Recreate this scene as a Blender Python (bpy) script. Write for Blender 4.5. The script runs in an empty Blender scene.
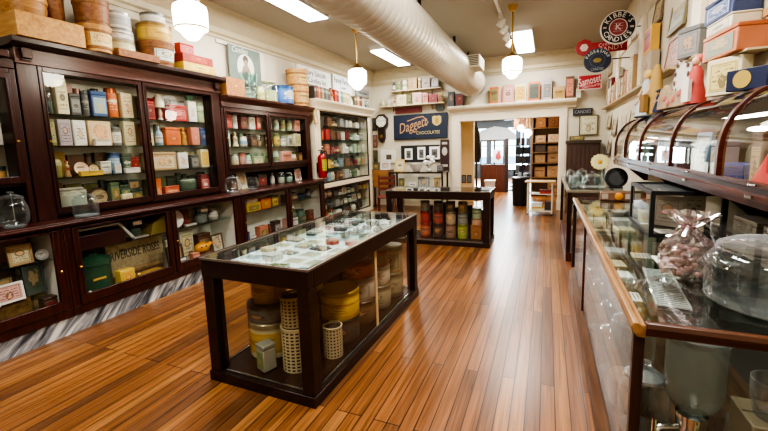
import bpy, bmesh, math, random
from mathutils import Matrix, Vector
random.seed(7)
PI = math.pi
SC = bpy.context.scene
COL = SC.collection
R = math.radians

# ------------------------------------------------------------------ materials
MATS = {}
def _new(name):
    m = bpy.data.materials.new(name); m.use_nodes = True
    nt = m.node_tree; nt.nodes.clear()
    out = nt.nodes.new('ShaderNodeOutputMaterial')
    return m, nt, out
def _bsdf(nt, out, col=(.5,.5,.5), rough=.5, metal=0.0, spec=.5):
    b = nt.nodes.new('ShaderNodeBsdfPrincipled')
    b.inputs['Base Color'].default_value = (*col, 1)
    b.inputs['Roughness'].default_value = rough
    b.inputs['Metallic'].default_value = metal
    b.inputs['Specular IOR Level'].default_value = spec
    nt.links.new(b.outputs[0], out.inputs[0])
    return b
def lin(c):
    f = lambda v: (v/255/12.92 if v/255 <= .04045 else ((v/255+.055)/1.055)**2.4)
    return tuple(f(v) for v in c)
def plain(rgb, rough=.5, metal=0.0, vary=.12, spec=.5, scale=9.0):
    """paint, card or metal with a little mottling; rgb in 0-255 display values"""
    key = ('p', rgb, rough, metal, vary, spec)
    if key in MATS: return MATS[key]
    m, nt, out = _new('paint_%02x%02x%02x' % tuple(int(v) for v in rgb))
    b = _bsdf(nt, out, lin(rgb), rough, metal, spec)
    if vary:
        tc = nt.nodes.new('ShaderNodeTexCoord'); n = nt.nodes.new('ShaderNodeTexNoise')
        n.inputs['Scale'].default_value = scale; n.inputs['Detail'].default_value = 5
        nt.links.new(tc.outputs['Object'], n.inputs['Vector'])
        mx = nt.nodes.new('ShaderNodeMix'); mx.data_type = 'RGBA'
        c = lin(rgb)
        mx.inputs[6].default_value = (*[v*(1-vary*2) for v in c], 1)
        mx.inputs[7].default_value = (*[min(1, v*(1+vary*1.6)) for v in c], 1)
        nt.links.new(n.outputs['Fac'], mx.inputs[0]); nt.links.new(mx.outputs[2], b.inputs['Base Color'])
    MATS[key] = m
    return m
def printed(rgb, ink, rough=.45, rows=9.0):
    """printed paper: ground colour, inked border, a medallion or a banner, and broken rows of ink"""
    key = ('q', rgb, ink, rows)
    if key in MATS: return MATS[key]
    m, nt, out = _new('print_%02x%02x%02x' % tuple(int(v) for v in rgb))
    b = _bsdf(nt, out, lin(rgb), rough)
    N = nt.nodes.new; L = nt.links.new
    def M(op, x, y=None, z=None, clamp=False):
        n = N('ShaderNodeMath'); n.operation = op; n.use_clamp = clamp
        for i, q in enumerate((x, y, z)):
            if q is None: continue
            if isinstance(q, (int, float)): n.inputs[i].default_value = q
            else: L(q, n.inputs[i])
        return n.outputs[0]
    h = sum((i+1)*int(v) for i, v in enumerate(tuple(rgb)+tuple(ink)))
    tc = N('ShaderNodeTexCoord'); sp = N('ShaderNodeSeparateXYZ'); L(tc.outputs['Generated'], sp.inputs[0])
    u = M('SUBTRACT', sp.outputs['X'], .5); v = M('SUBTRACT', sp.outputs['Z'], .5)
    au = M('ABSOLUTE', u); av = M('ABSOLUTE', v)
    border = M('MULTIPLY', M('GREATER_THAN', M('MAXIMUM', au, av), .42), M('LESS_THAN', M('MAXIMUM', au, av), .46))
    n = N('ShaderNodeTexNoise'); n.inputs['Scale'].default_value = 7.0; n.inputs['Detail'].default_value = 3
    oi = N('ShaderNodeObjectInfo'); ad = N('ShaderNodeVectorMath'); ad.operation = 'ADD'
    sc = N('ShaderNodeVectorMath'); sc.operation = 'SCALE'; sc.inputs['Scale'].default_value = 13.0; sc.inputs[0].default_value = (1, 1, 1)
    L(oi.outputs['Random'], sc.inputs['Scale']); s13 = N('ShaderNodeVectorMath'); s13.operation = 'SCALE'; s13.inputs['Scale'].default_value = 17.0
    L(sc.outputs[0], s13.inputs[0]); L(tc.outputs['Generated'], ad.inputs[0]); L(s13.outputs[0], ad.inputs[1]); L(ad.outputs[0], n.inputs['Vector'])
    st = h % 6
    cz = (.12, -.08, .0, .2, -.15, .1)[st]; vv = M('SUBTRACT', v, cz)
    fu, fv = ((9, 16), (14, 12), (7, 30), (2.2, 60), (26, 9), (5, 5))[st]
    r2 = M('ADD', M('MULTIPLY', M('MULTIPLY', u, u), fu), M('MULTIPLY', M('MULTIPLY', vv, vv), fv))
    rr = M('ADD', r2, M('MULTIPLY', M('SUBTRACT', n.outputs['Fac'], .5), (.5, .9, .3, .2, 1.6, 2.2)[st]))
    medal = M('LESS_THAN', rr, .62); inner = M('LESS_THAN', rr, (.3, .36, .0, .0, .1, .42)[st])
    txt = M('MULTIPLY', M('GREATER_THAN', M('SINE', M('MULTIPLY', v, rows*PI*1.3)), .25), M('GREATER_THAN', n.outputs['Fac'], .5))
    txt = M('MULTIPLY', M('MULTIPLY', txt, M('LESS_THAN', M('MAXIMUM', au, av), .38)), M('GREATER_THAN', rr, .9))
    f = M('MAXIMUM', M('MAXIMUM', M('MULTIPLY', border, (.6, 0, .4, 0, .5, 0)[st]), M('MULTIPLY', medal, .75)), M('MULTIPLY', txt, .7), clamp=True)
    mx = N('ShaderNodeMix'); mx.data_type = 'RGBA'
    mx.inputs[6].default_value = (*lin(rgb), 1); mx.inputs[7].default_value = (*lin(ink), 1)
    L(f, mx.inputs[0])
    m2 = N('ShaderNodeMix'); m2.data_type = 'RGBA'
    alt = [(min(255, r*.55+110), min(255, g*.5+88), min(255, bb*.45+64)) for r, g, bb in (rgb,)][0]
    m2.inputs[7].default_value = (*lin(alt), 1); L(M('MULTIPLY', inner, .85), m2.inputs[0]); L(mx.outputs[2], m2.inputs[6])
    L(m2.outputs[2], b.inputs['Base Color'])
    MATS[key] = m
    return m
def wood(a, c, rough=.35, scale=1.0, axis='Z', spec=.5):
    key = ('w', a, c, rough, scale, axis)
    if key in MATS: return MATS[key]
    m, nt, out = _new('wood_%02x%02x%02x' % tuple(int(v) for v in a))
    b = _bsdf(nt, out, lin(a), rough, 0, spec)
    N = nt.nodes.new; L = nt.links.new
    tc = N('ShaderNodeTexCoord'); mp = N('ShaderNodeMapping')
    sc = {'X': (1.5, 16, 16), 'Y': (16, 1.5, 16), 'Z': (16, 16, 1.5)}[axis]
    mp.inputs['Scale'].default_value = tuple(v*scale for v in sc)
    L(tc.outputs['Object'], mp.inputs[0])
    n = N('ShaderNodeTexNoise'); n.inputs['Scale'].default_value = 2.2; n.inputs['Detail'].default_value = 6; n.inputs['Distortion'].default_value = .6
    L(mp.outputs[0], n.inputs['Vector'])
    mx = N('ShaderNodeValToRGB'); e = mx.color_ramp.elements
    e[0].position = .3; e[0].color = (*lin(c), 1); e[1].position = .7; e[1].color = (*lin(a), 1)
    L(n.outputs['Fac'], mx.inputs[0]); L(mx.outputs[0], b.inputs['Base Color'])
    bp = N('ShaderNodeBump'); bp.inputs['Strength'].default_value = .12; bp.inputs['Distance'].default_value = .003
    L(n.outputs['Fac'], bp.inputs['Height']); L(bp.outputs[0], b.inputs['Normal'])
    MATS[key] = m
    return m
def glow(rgb, strength, name='lamp_glass'):
    m, nt, out = _new(name)
    e = nt.nodes.new('ShaderNodeEmission'); e.inputs[0].default_value = (*lin(rgb), 1); e.inputs[1].default_value = strength
    nt.links.new(e.outputs[0], out.inputs[0]); return m
def pane_glass(name, tint=(1, 1, 1), refl=.9, blend=.18, base=.0):
    """thin sheet: clear, with reflection that rises at grazing angles (same from either side)"""
    m, nt, out = _new(name); N = nt.nodes.new; L = nt.links.new
    t = N('ShaderNodeBsdfTransparent'); t.inputs[0].default_value = (*tint, 1)
    g = N('ShaderNodeBsdfGlossy'); g.inputs['Roughness'].default_value = .015; g.inputs[0].default_value = (refl, refl, refl, 1)
    lw = N('ShaderNodeLayerWeight'); lw.inputs[0].default_value = .5
    pw = N('ShaderNodeMath'); pw.operation = 'POWER'; pw.inputs[1].default_value = 4.5; L(lw.outputs['Facing'], pw.inputs[0])
    ad = N('ShaderNodeMath'); ad.operation = 'MULTIPLY_ADD'; ad.inputs[1].default_value = .75; ad.inputs[2].default_value = .03+base; ad.use_clamp = True
    L(pw.outputs[0], ad.inputs[0])
    mx = N('ShaderNodeMixShader'); L(ad.outputs[0], mx.inputs[0]); L(t.outputs[0], mx.inputs[1]); L(g.outputs[0], mx.inputs[2])
    L(mx.outputs[0], out.inputs[0]); return m
def vessel_glass(name, tint=(.86, .92, .92), body=(.62, .68, .68), amount=.5, floor_=.06):
    """blown glass: clear face on, pale and mirror-like where the wall is seen edge on"""
    m, nt, out = _new(name); N = nt.nodes.new; L = nt.links.new
    t = N('ShaderNodeBsdfTransparent'); t.inputs[0].default_value = (*tint, 1)
    g = N('ShaderNodeBsdfGlossy'); g.inputs['Roughness'].default_value = .03; g.inputs[0].default_value = (.9, .95, .95, 1)
    d = N('ShaderNodeBsdfDiffuse'); d.inputs[0].default_value = (*body, 1)
    m1 = N('ShaderNodeMixShader'); m1.inputs[0].default_value = .22; L(g.outputs[0], m1.inputs[1]); L(d.outputs[0], m1.inputs[2])
    lw = N('ShaderNodeLayerWeight'); lw.inputs[0].default_value = .5
    pw = N('ShaderNodeMath'); pw.operation = 'POWER'; pw.inputs[1].default_value = 2.6; L(lw.outputs['Facing'], pw.inputs[0])
    p = N('ShaderNodeMath'); p.operation = 'MULTIPLY_ADD'; p.inputs[1].default_value = amount*1.5; p.inputs[2].default_value = floor_; p.use_clamp = True
    L(pw.outputs[0], p.inputs[0])
    mx = N('ShaderNodeMixShader'); L(p.outputs[0], mx.inputs[0]); L(t.outputs[0], mx.inputs[1]); L(m1.outputs[0], mx.inputs[2])
    L(mx.outputs[0], out.inputs[0]); return m

def floor_mat():
    m, nt, out = _new('pine_floorboards'); b = _bsdf(nt, out, (.4, .2, .08), .2, 0, .5)
    N = nt.nodes.new; L = nt.links.new
    tc = N('ShaderNodeTexCoord'); mp = N('ShaderNodeMapping'); mp.inputs['Rotation'].default_value = (0, 0, R(90))
    L(tc.outputs['Object'], mp.inputs[0])
    br = N('ShaderNodeTexBrick')
    br.offset = .37; br.offset_frequency = 3; br.squash = 1
    br.inputs['Scale'].default_value = 1
    br.inputs['Brick Width'].default_value = 1.9; br.inputs['Row Height'].default_value = .083
    br.inputs['Mortar Size'].default_value = .0036; br.inputs['Mortar Smooth'].default_value = .25; br.inputs['Bias'].default_value = 0
    br.inputs['Color1'].default_value = (0, 0, 0, 1); br.inputs['Color2'].default_value = (1, 1, 1, 1); br.inputs['Mortar'].default_value = (.5, .5, .5, 1)
    L(mp.outputs[0], br.inputs['Vector'])
    rp = N('ShaderNodeValToRGB'); e = rp.color_ramp.elements
    e[0].position = 0; e[0].color = (*lin((108, 70, 42)), 1); e[1].position = 1; e[1].color = (*lin((160, 110, 64)), 1)
    k = e.new(.35); k.color = (*lin((132, 84, 48)), 1)
    k = e.new(.7); k.color = (*lin((146, 94, 52)), 1)
    L(br.outputs['Color'], rp.inputs[0])
    # grain running along the boards
    mg = N('ShaderNodeMapping'); mg.inputs['Scale'].default_value = (42, 1.1, 1); L(tc.outputs['Object'], mg.inputs[0])
    ad = N('ShaderNodeVectorMath'); ad.operation = 'ADD'; L(mg.outputs[0], ad.inputs[0])
    sc = N('ShaderNodeVectorMath'); sc.operation = 'SCALE'; sc.inputs['Scale'].default_value = 31.0
    L(br.outputs['Color'], sc.inputs[0]); L(sc.outputs[0], ad.inputs[1])
    n = N('ShaderNodeTexNoise'); n.inputs['Scale'].default_value = 1.3; n.inputs['Detail'].default_value = 7; n.inputs['Distortion'].default_value = .9
    L(ad.outputs[0], n.inputs['Vector'])
    gr = N('ShaderNodeMapRange'); gr.inputs[1].default_value = .3; gr.inputs[2].default_value = .72; gr.inputs[3].default_value = .42; gr.inputs[4].default_value = 1.2
    L(n.outputs['Fac'], gr.inputs[0])
    mul = N('ShaderNodeVectorMath'); mul.operation = 'SCALE'; L(rp.outputs[0], mul.inputs[0]); L(gr.outputs[0], mul.inputs['Scale'])
    # slow blotches of wear
    n2 = N('ShaderNodeTexNoise'); n2.inputs['Scale'].default_value = .9; n2.inputs['Detail'].default_value = 3; L(tc.outputs['Object'], n2.inputs['Vector'])
    g2 = N('ShaderNodeMapRange'); g2.inputs[1].default_value = .3; g2.inputs[2].default_value = .7; g2.inputs[3].default_value = .82; g2.inputs[4].default_value = 1.12
    L(n2.outputs['Fac'], g2.inputs[0])
    mul2 = N('ShaderNodeVectorMath'); mul2.operation = 'SCALE'; L(mul.outputs[0], mul2.inputs[0]); L(g2.outputs[0], mul2.inputs['Scale'])
    mx = N('ShaderNodeMix'); mx.data_type = 'RGBA'; mx.inputs[7].default_value = (*lin((40, 22, 14)), 1)
    L(br.outputs['Fac'], mx.inputs[0]); L(mul2.outputs[0], mx.inputs[6]); L(mx.outputs[2], b.inputs['Base Color'])
    rr = N('ShaderNodeMapRange'); rr.inputs[3].default_value = .22; rr.inputs[4].default_value = .42; L(n.outputs['Fac'], rr.inputs[0]); L(rr.outputs[0], b.inputs['Roughness'])
    bp = N('ShaderNodeBump'); bp.inputs['Strength'].default_value = .25; bp.inputs['Distance'].default_value = .002; bp.invert = True
    L(br.outputs['Fac'], bp.inputs['Height']); L(bp.outputs[0], b.inputs['Normal'])
    return m
def marble_mat():
    m, nt, out = _new('grey_veined_marble'); b = _bsdf(nt, out, (.6, .6, .6), .25)
    N = nt.nodes.new; L = nt.links.new
    tc = N('ShaderNodeTexCoord'); m0 = N('ShaderNodeMapping'); m0.inputs['Rotation'].default_value = (R(-48), 0, 0)
    mp = N('ShaderNodeMapping'); mp.inputs['Scale'].default_value = (1, 1.3, 9)
    L(tc.outputs['Object'], m0.inputs[0]); L(m0.outputs[0], mp.inputs[0])
    n = N('ShaderNodeTexNoise'); n.inputs['Scale'].default_value = 1.5; n.inputs['Detail'].default_value = 7; n.inputs['Distortion'].default_value = 1.2
    L(mp.outputs[0], n.inputs['Vector'])
    rp = N('ShaderNodeValToRGB'); e = rp.color_ramp.elements
    e[0].position = .36; e[0].color = (*lin((58, 62, 68)), 1); e[1].position = .66; e[1].color = (*lin((206, 204, 198)), 1)
    k = e.new(.5); k.color = (*lin((124, 126, 130)), 1)
    L(n.outputs['Fac'], rp.inputs[0]); L(rp.outputs[0], b.inputs['Base Color']); return m
def plaster(rgb, rough=.8):
    m = plain(rgb, rough, 0, .035, .3, 1.2); return m

MAHOG = wood((66, 28, 20), (38, 14, 11), .3)
MAHOG_Y = wood((74, 34, 25), (44, 18, 14), .3, 1, 'Y')
FRIEZE = wood((98, 64, 54), (76, 46, 40), .34, 1, 'Y')
EBONY = wood((46, 27, 19), (27, 15, 11), .28, 1, 'Y')
OAKRAIL = wood((160, 120, 78), (112, 76, 44), .35, 1, 'Y')
OAKRAIL_X = wood((96, 58, 36), (58, 32, 20), .34, 1, 'X')
CHERRY = wood((92, 44, 27), (58, 25, 15), .36, 1, 'Y', .35)
POSTW = wood((56, 33, 23), (36, 20, 14), .35)
PINE = wood((200, 156, 92), (164, 116, 62), .5, 1, 'Y')
PINE_X = wood((190, 144, 84), (150, 102, 54), .5, 1, 'X')
CIGAR = wood((156, 104, 62), (114, 70, 40), .5, 1, 'Y')
WALNUT = wood((84, 54, 40), (52, 31, 22), .4)
CREAM = plain((226, 214, 188), .45, 0, .04)
CREAMD = plain((190, 176, 146), .5, 0, .05)
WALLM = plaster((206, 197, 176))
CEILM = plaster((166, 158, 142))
FLOORM = floor_mat()
MARBLE = marble_mat()
PANE = pane_glass('cabinet_glass', (.97, .99, .98), .9, .2)
TOPGLASS = pane_glass('counter_top_glass', (.94, .98, .97), .95, .25, .02)
CURVED = pane_glass('curved_case_glass', (.95, .97, .96), .95, .25, .06)
SHELFG = pane_glass('shelf_glass', (.84, .93, .9), .8, .2, .03)
JARG = vessel_glass('jar_glass')
CUTG = vessel_glass('pressed_glass', (.9, .9, .9), (.8, .8, .8), .7)
PINKG = vessel_glass('pink_cellophane', (.93, .84, .84), (.78, .64, .64), .95, .3)
FROST = None
def frosted():
    m, nt, out = _new('frosted_glass'); b = _bsdf(nt, out, lin((120, 128, 120)), .14, 0, .9)
    N = nt.nodes.new; L = nt.links.new
    t = N('ShaderNodeBsdfTransparent'); t.inputs[0].default_value = (.85, .9, .87, 1)
    n = N('ShaderNodeTexVoronoi'); n.inputs['Scale'].default_value = 160; tc = N('ShaderNodeTexCoord'); L(tc.outputs['Object'], n.inputs['Vector'])
    bp = N('ShaderNodeBump'); bp.inputs['Strength'].default_value = .35; bp.inputs['Distance'].default_value = .002; L(n.outputs['Distance'], bp.inputs['Height']); L(bp.outputs[0], b.inputs['Normal'])
    mx = N('ShaderNodeMixShader'); mx.inputs[0].default_value = .46; L(t.outputs[0], mx.inputs[1]); L(b.outputs[0], mx.inputs[2]); L(mx.outputs[0], out.inputs[0]); return m
FROST = frosted()
STEEL = plain((188, 188, 186), .25, 1.0, .05)
CHROME = plain((215, 215, 215), .12, 1.0, .02)
BRASS = plain((190, 150, 80), .3, 1.0, .06)
IRON = plain((30, 29, 30), .4, 0, .1)
DUCTM = plain((206, 198, 180), .42, .35, .05)
BACKP = plain((234, 230, 218), .6, 0, .04)
WHITE = plain((236, 234, 226), .5, 0, .04)
GLOBE = glow((255, 244, 222), 7.0, 'opal_globe')
TUBE = glow((244, 250, 255), 9.0, 'fluorescent_diffuser')

# ------------------------------------------------------------------ mesh builder
class MB:
    def __init__(s): s.v = []; s.f = []; s.m = []; s.T = Matrix.Identity(4)
    def add(s, vs, fs, mi=0):
        b = len(s.v)
        s.v += [tuple(s.T @ Vector(p)) for p in vs]
        s.f += [tuple(b+i for i in f) for f in fs]; s.m += [mi]*len(fs); return s
    def box(s, x0, x1, y0, y1, z0, z1, mi=0):
        vs = [(x0,y0,z0),(x1,y0,z0),(x1,y1,z0),(x0,y1,z0),(x0,y0,z1),(x1,y0,z1),(x1,y1,z1),(x0,y1,z1)]
        return s.add(vs, [(0,3,2,1),(4,5,6,7),(0,1,5,4),(1,2,6,5),(2,3,7,6),(3,0,4,7)], mi)
    def lathe(s, prof, n=20, c=(0,0,0), mi=0, cap0=True, cap1=True, mis=None):
        vs = []; fs = []; ms = []; rings = []
        for r, z in prof:
            if r < 1e-5: rings.append([len(vs)]*n); vs.append((c[0], c[1], c[2]+z)); continue
            rings.append([len(vs)+k for k in range(n)])
            for k in range(n):
                a = 2*PI*k/n; vs.append((c[0]+r*math.cos(a), c[1]+r*math.sin(a), c[2]+z))
        for i in range(len(prof)-1):
            p, q = rings[i], rings[i+1]
            for k in range(n):
                k2 = (k+1) % n; f = []
                for v_ in (p[k], p[k2], q[k2], q[k]):
                    if v_ not in f: f.append(v_)
                if len(f) > 2: fs.append(tuple(f)); ms.append(mi)
        if cap0 and prof[0][0] > 1e-5: fs.append(tuple(rings[0][::-1])); ms.append(mi)
        if cap1 and prof[-1][0] > 1e-5: fs.append(tuple(rings[-1])); ms.append(mi)
        b = len(s.v); s.v += [tuple(s.T @ Vector(p)) for p in vs]
        s.f += [tuple(b+i for i in f) for f in fs]; s.m += ms; return s
    def tube(s, pts, r, n=8, mi=0, caps=True):
        pts = [Vector(p) for p in pts]; rs = r if isinstance(r, (list, tuple)) else [r]*len(pts)
        vs = []; fs = []; up = None
        for i, p in enumerate(pts):
            d = (pts[min(i+1, len(pts)-1)] - pts[max(i-1, 0)]).normalized()
            if up is None: up = Vector((0,0,1)) if abs(d.z) < .9 else Vector((1,0,0))
            a = d.cross(up).normalized(); up = a.cross(d).normalized()
            for k in range(n):
                t = 2*PI*k/n; vs.append(tuple(p + a*(rs[i]*math.cos(t)) + up*(rs[i]*math.sin(t))))
        for i in range(len(pts)-1):
            for k in range(n):
                k2 = (k+1) % n; fs.append((i*n+k, i*n+k2, (i+1)*n+k2, (i+1)*n+k))
        if caps: fs.append(tuple(range(n-1,-1,-1))); fs.append(tuple((len(pts)-1)*n+k for k in range(n)))
        return s.add(vs, fs, mi)
    def ext(s, poly, a0, a1, axis='y', mi=0):
        """extrude a polygon; axis y: poly is (x,z); axis x: (y,z); axis z: (x,y)"""
        f = {'y': lambda p, a: (p[0], a, p[1]), 'x': lambda p, a: (a, p[0], p[1]), 'z': lambda p, a: (p[0], p[1], a)}[axis]
        n = len(poly); vs = [f(p, a0) for p in poly] + [f(p, a1) for p in poly]
        fs = [tuple(range(n)), tuple(range(2*n-1, n-1, -1))] + [(i, i+n, (i+1) % n+n, (i+1) % n) for i in range(n)]
        return s.add(vs, fs, mi)
    def quad(s, a, b, c, d, mi=0): return s.add([a,b,c,d], [(0,1,2,3)], mi)
    def ell(s, c, r, n=14, m=9, mi=0):
        prof = []
        vs = []; fs = []
        rings = []
        for j in range(m+1):
            t = -PI/2 + PI*j/m
            if j in (0, m): rings.append([len(vs)]*n); vs.append((c[0], c[1], c[2]+r[2]*(1 if j else -1))); continue
            rings.append([len(vs)+k for k in range(n)])
            for k in range(n):
                a = 2*PI*k/n; vs.append((c[0]+r[0]*math.cos(t)*math.cos(a), c[1]+r[1]*math.cos(t)*math.sin(a), c[2]+r[2]*math.sin(t)))
        for j in range(m):
            p, q = rings[j], rings[j+1]
            for k in range(n):
                k2 = (k+1) % n; f = []
                for v_ in (p[k], p[k2], q[k2], q[k]):
                    if v_ not in f: f.append(v_)
                fs.append(tuple(f))
        return s.add(vs, fs, mi)
    def build(s, name, mats, parent=None, bevel=0.0, smooth=True, loc=None):
        me = bpy.data.meshes.new(name); me.from_pydata(s.v, [], s.f)
        if not isinstance(mats, (list, tuple)): mats = [mats]
        for m in mats: me.materials.append(m)
        me.polygons.foreach_set('material_index', s.m)
        bm = bmesh.new(); bm.from_mesh(me)
        bmesh.ops.recalc_face_normals(bm, faces=bm.faces)
        bm.to_mesh(me); bm.free()
        if smooth:
            me.polygons.foreach_set('use_smooth', [True]*len(me.polygons)); me.set_sharp_from_angle(angle=R(38))
        o = bpy.data.objects.new(name, me); COL.objects.link(o)
        if parent is not None: o.parent = parent
        if loc: o.location = loc
        if bevel:
            md = o.modifiers.new('edge', 'BEVEL'); md.width = bevel; md.segments = 2; md.limit_method = 'ANGLE'; md.angle_limit = R(50)
        return o

def tag(o, label=None, cat=None, group=None, kind=None):
    if label: o['label'] = label
    if cat: o['category'] = cat
    if group: o['group'] = group
    if kind: o['kind'] = kind
    return o
def thing(name, label, cat, loc=(0,0,0), rz=0.0, group=None, rx=0.0, ry=0.0):
    o = bpy.data.objects.new(name, None); COL.objects.link(o); o.empty_display_size = .05
    o.location = loc; o.rotation_euler = (rx, ry, rz)
    return tag(o, label, cat, group)
def structure(name, mb, mats, bevel=0.0, parent=None, smooth=False):
    o = mb.build(name, mats, parent, bevel, smooth)
    if parent is None: o['kind'] = 'structure'
    return o
def lettering(strings, mat, parent, y=-.002, shear=0.0, depth=.0012, name='lettering', bold=0.0):
    """flat raised letters that face -y; strings: (text, x centre, z centre, height, max width, tilt)"""
    v, f = [], []
    for t, cx, cz, h, wmax, tilt in strings:
        cu = bpy.data.curves.new('letters', 'FONT'); cu.body = t; cu.align_x = 'CENTER'; cu.align_y = 'CENTER'
        cu.size = h*1.4; cu.extrude = depth; cu.shear = shear; cu.offset = bold; cu.resolution_u = 2
        ob = bpy.data.objects.new('letters', cu); COL.objects.link(ob)
        dg = bpy.context.evaluated_depsgraph_get(); dg.update()
        me = ob.evaluated_get(dg).to_mesh()
        xs = [p.co.x for p in me.vertices] or [0]
        w = max(xs)-min(xs); k = min(1.0, wmax/w) if w > 0 else 1
        b = len(v); ca, sa = math.cos(tilt), math.sin(tilt)
        for p in me.vertices:
            x, z = p.co.x*k, p.co.y
            v.append((cx + x*ca - z*sa, y - p.co.z, cz + x*sa + z*ca))
        f += [tuple(b+i for i in pl.vertices) for pl in me.polygons]
        ob.evaluated_get(dg).to_mesh_clear(); bpy.data.objects.remove(ob); bpy.data.curves.remove(cu)
    m = MB(); m.v = v; m.f = f; m.m = [0]*len(f)
    return m.build(name, mat, parent, smooth=False)

ORD = ['first','second','third','fourth','fifth','sixth','seventh','eighth','ninth','tenth','eleventh','twelfth','thirteenth','fourteenth','fifteenth','sixteenth','seventeenth','eighteenth','nineteenth','twentieth']
# ------------------------------------------------------------------ camera, world, lights
_f, _cy = 386.089, 199.193
def _cam():
    yaw, pitch, roll = .399525, .132441, -.0306595
    cy, sy = math.cos(yaw), math.sin(yaw); cp, sp = math.cos(pitch), math.sin(pitch)
    fw = Vector((-sy*cp, cy*cp, -sp)); r = Vector((cy, sy, 0)); u = r.cross(fw)
    cr, sr = math.cos(roll), math.sin(roll)
    r2 = r*cr + u*sr; u2 = u*cr - r*sr
    cd = bpy.data.cameras.new('camera'); cd.sensor_width = 36; cd.lens = 36*_f/768; cd.shift_y = -(215.5-_cy)/768
    cd.clip_start = .05; cd.clip_end = 100
    o = bpy.data.objects.new('camera', cd); COL.objects.link(o)
    m = Matrix((r2, u2, -fw)).transposed().to_4x4(); m.translation = (0, 0, 1.6); o.matrix_world = m
    SC.camera = o
_cam()
w = bpy.data.worlds.new('daylight'); SC.world = w; w.use_nodes = True
bg = w.node_tree.nodes['Background']; bg.inputs[0].default_value = (.62, .84, 1, 1); bg.inputs[1].default_value = 5.0
SC.view_settings.view_transform = 'AgX'; SC.view_settings.look = 'AgX - High Contrast'; SC.view_settings.exposure = 0.52
SC.cycles.transparent_max_bounces = 40; SC.cycles.max_bounces = 8; SC.cycles.glossy_bounces = 4; SC.cycles.diffuse_bounces = 4
SC.cycles.sample_clamp_indirect = 4.0; SC.cycles.caustics_reflective = False; SC.cycles.caustics_refractive = False
def area(name, loc, sx, sy, power, col=(1, .96, .9), rot=(0,0,0)):
    d = bpy.data.lights.new(name, 'AREA'); d.shape = 'RECTANGLE'; d.size = sx; d.size_y = sy; d.energy = power; d.color = col
    o = bpy.data.objects.new(name, d); COL.objects.link(o); o.location = loc; o.rotation_euler = rot; return o
def point(name, loc, power, rad=.12, col=(1, .9, .74)):
    d = bpy.data.lights.new(name, 'POINT'); d.energy = power; d.shadow_soft_size = rad; d.color = col
    o = bpy.data.objects.new(name, d); COL.objects.link(o); o.location = loc; return o

# ------------------------------------------------------------------ setting
LW, RW, BW, CZ, FW = -4.5, 1.2, 10.0, 3.65, -3.0
structure('floor', MB().box(-5.2, 2.2, FW, 24, -.05, 0), FLOORM)
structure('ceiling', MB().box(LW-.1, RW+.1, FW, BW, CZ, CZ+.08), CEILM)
structure('wall_left', MB().box(LW-.12, LW, FW, BW, 0, CZ), WALLM)
structure('wall_right', MB().box(RW, RW+.12, FW, BW, 0, CZ), WALLM)
structure('wall_front', MB().box(LW-.12, RW+.12, FW-.12, FW, 0, CZ), WALLM)
OX0, OX1, OZ = -2.06, .26, 2.2
structure('wall_back', MB().box(LW-.12, OX0, BW, BW+.15, 0, CZ).box(OX1, RW+.12, BW, BW+.15, 0, CZ).box(OX0, OX1, BW, BW+.15, OZ, CZ), WALLM)
def crown_poly(d=1):
    return [(0, 3.27), (.02*d, 3.27), (.03*d, 3.31), (.06*d, 3.33), (.07*d, 3.40), (.13*d, 3.47), (.19*d, 3.56), (.21*d, 3.58), (.22*d, 3.65), (0, 3.65)]
structure('trim_1', MB().ext([(LW+a, b) for a, b in crown_poly()], FW, BW, 'y'), CREAMD)
structure('trim_2', MB().ext([(BW-a, b) for a, b in crown_poly()], LW, RW, 'x'), CREAMD)
structure('trim_3', MB().ext([(RW-a*.35, b) for a, b in crown_poly()], FW, BW, 'y'), CREAMD)
# cased opening to the next room
m = MB()
for x0, x1 in ((OX0-.2, OX0), (OX1, OX1+.16)):
    m.box(x0, x1, BW-.05, BW, 0, OZ).box(x0-.015, x1+.015, BW-.065, BW, 0, .22).box(x0+.03, x1-.03, BW-.06, BW, .3, OZ-.03)
m.box(OX0-.2, OX1+.16, BW-.05, BW, OZ, 2.42)
m.ext([(BW, 2.38), (BW-.06, 2.38), (BW-.08, 2.43), (BW-.2, 2.5), (BW-.22, 2.54), (BW-.22, 2.575), (BW, 2.575)], OX0-.27, OX1+.34, 'x')
structure('door_1', m, CREAM, .006)
structure('baseboard_back', MB().box(LW, OX0-.2, BW-.025, BW, 0, .16).box(OX1+.16, RW, BW-.025, BW, 0, .16), CREAM)
# pilaster and panel moulding on the left wall, high between the cabinets and the crown
m = MB().box(LW, LW+.05, 5.36, 5.5, 2.42, 3.25).box(LW, LW+.03, 4.5, 5.36, 3.2, 3.25).box(LW, LW+.04, 6.45, 6.56, .0, 3.25)
structure('trim_4', m, plain((214, 210, 196), .5, 0, .04), .006)

# marble plinth below the built-in cabinets
structure('baseboard_left', MB().box(LW, -3.965, FW+.01, 6.40, 0, .158), MARBLE)

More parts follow.
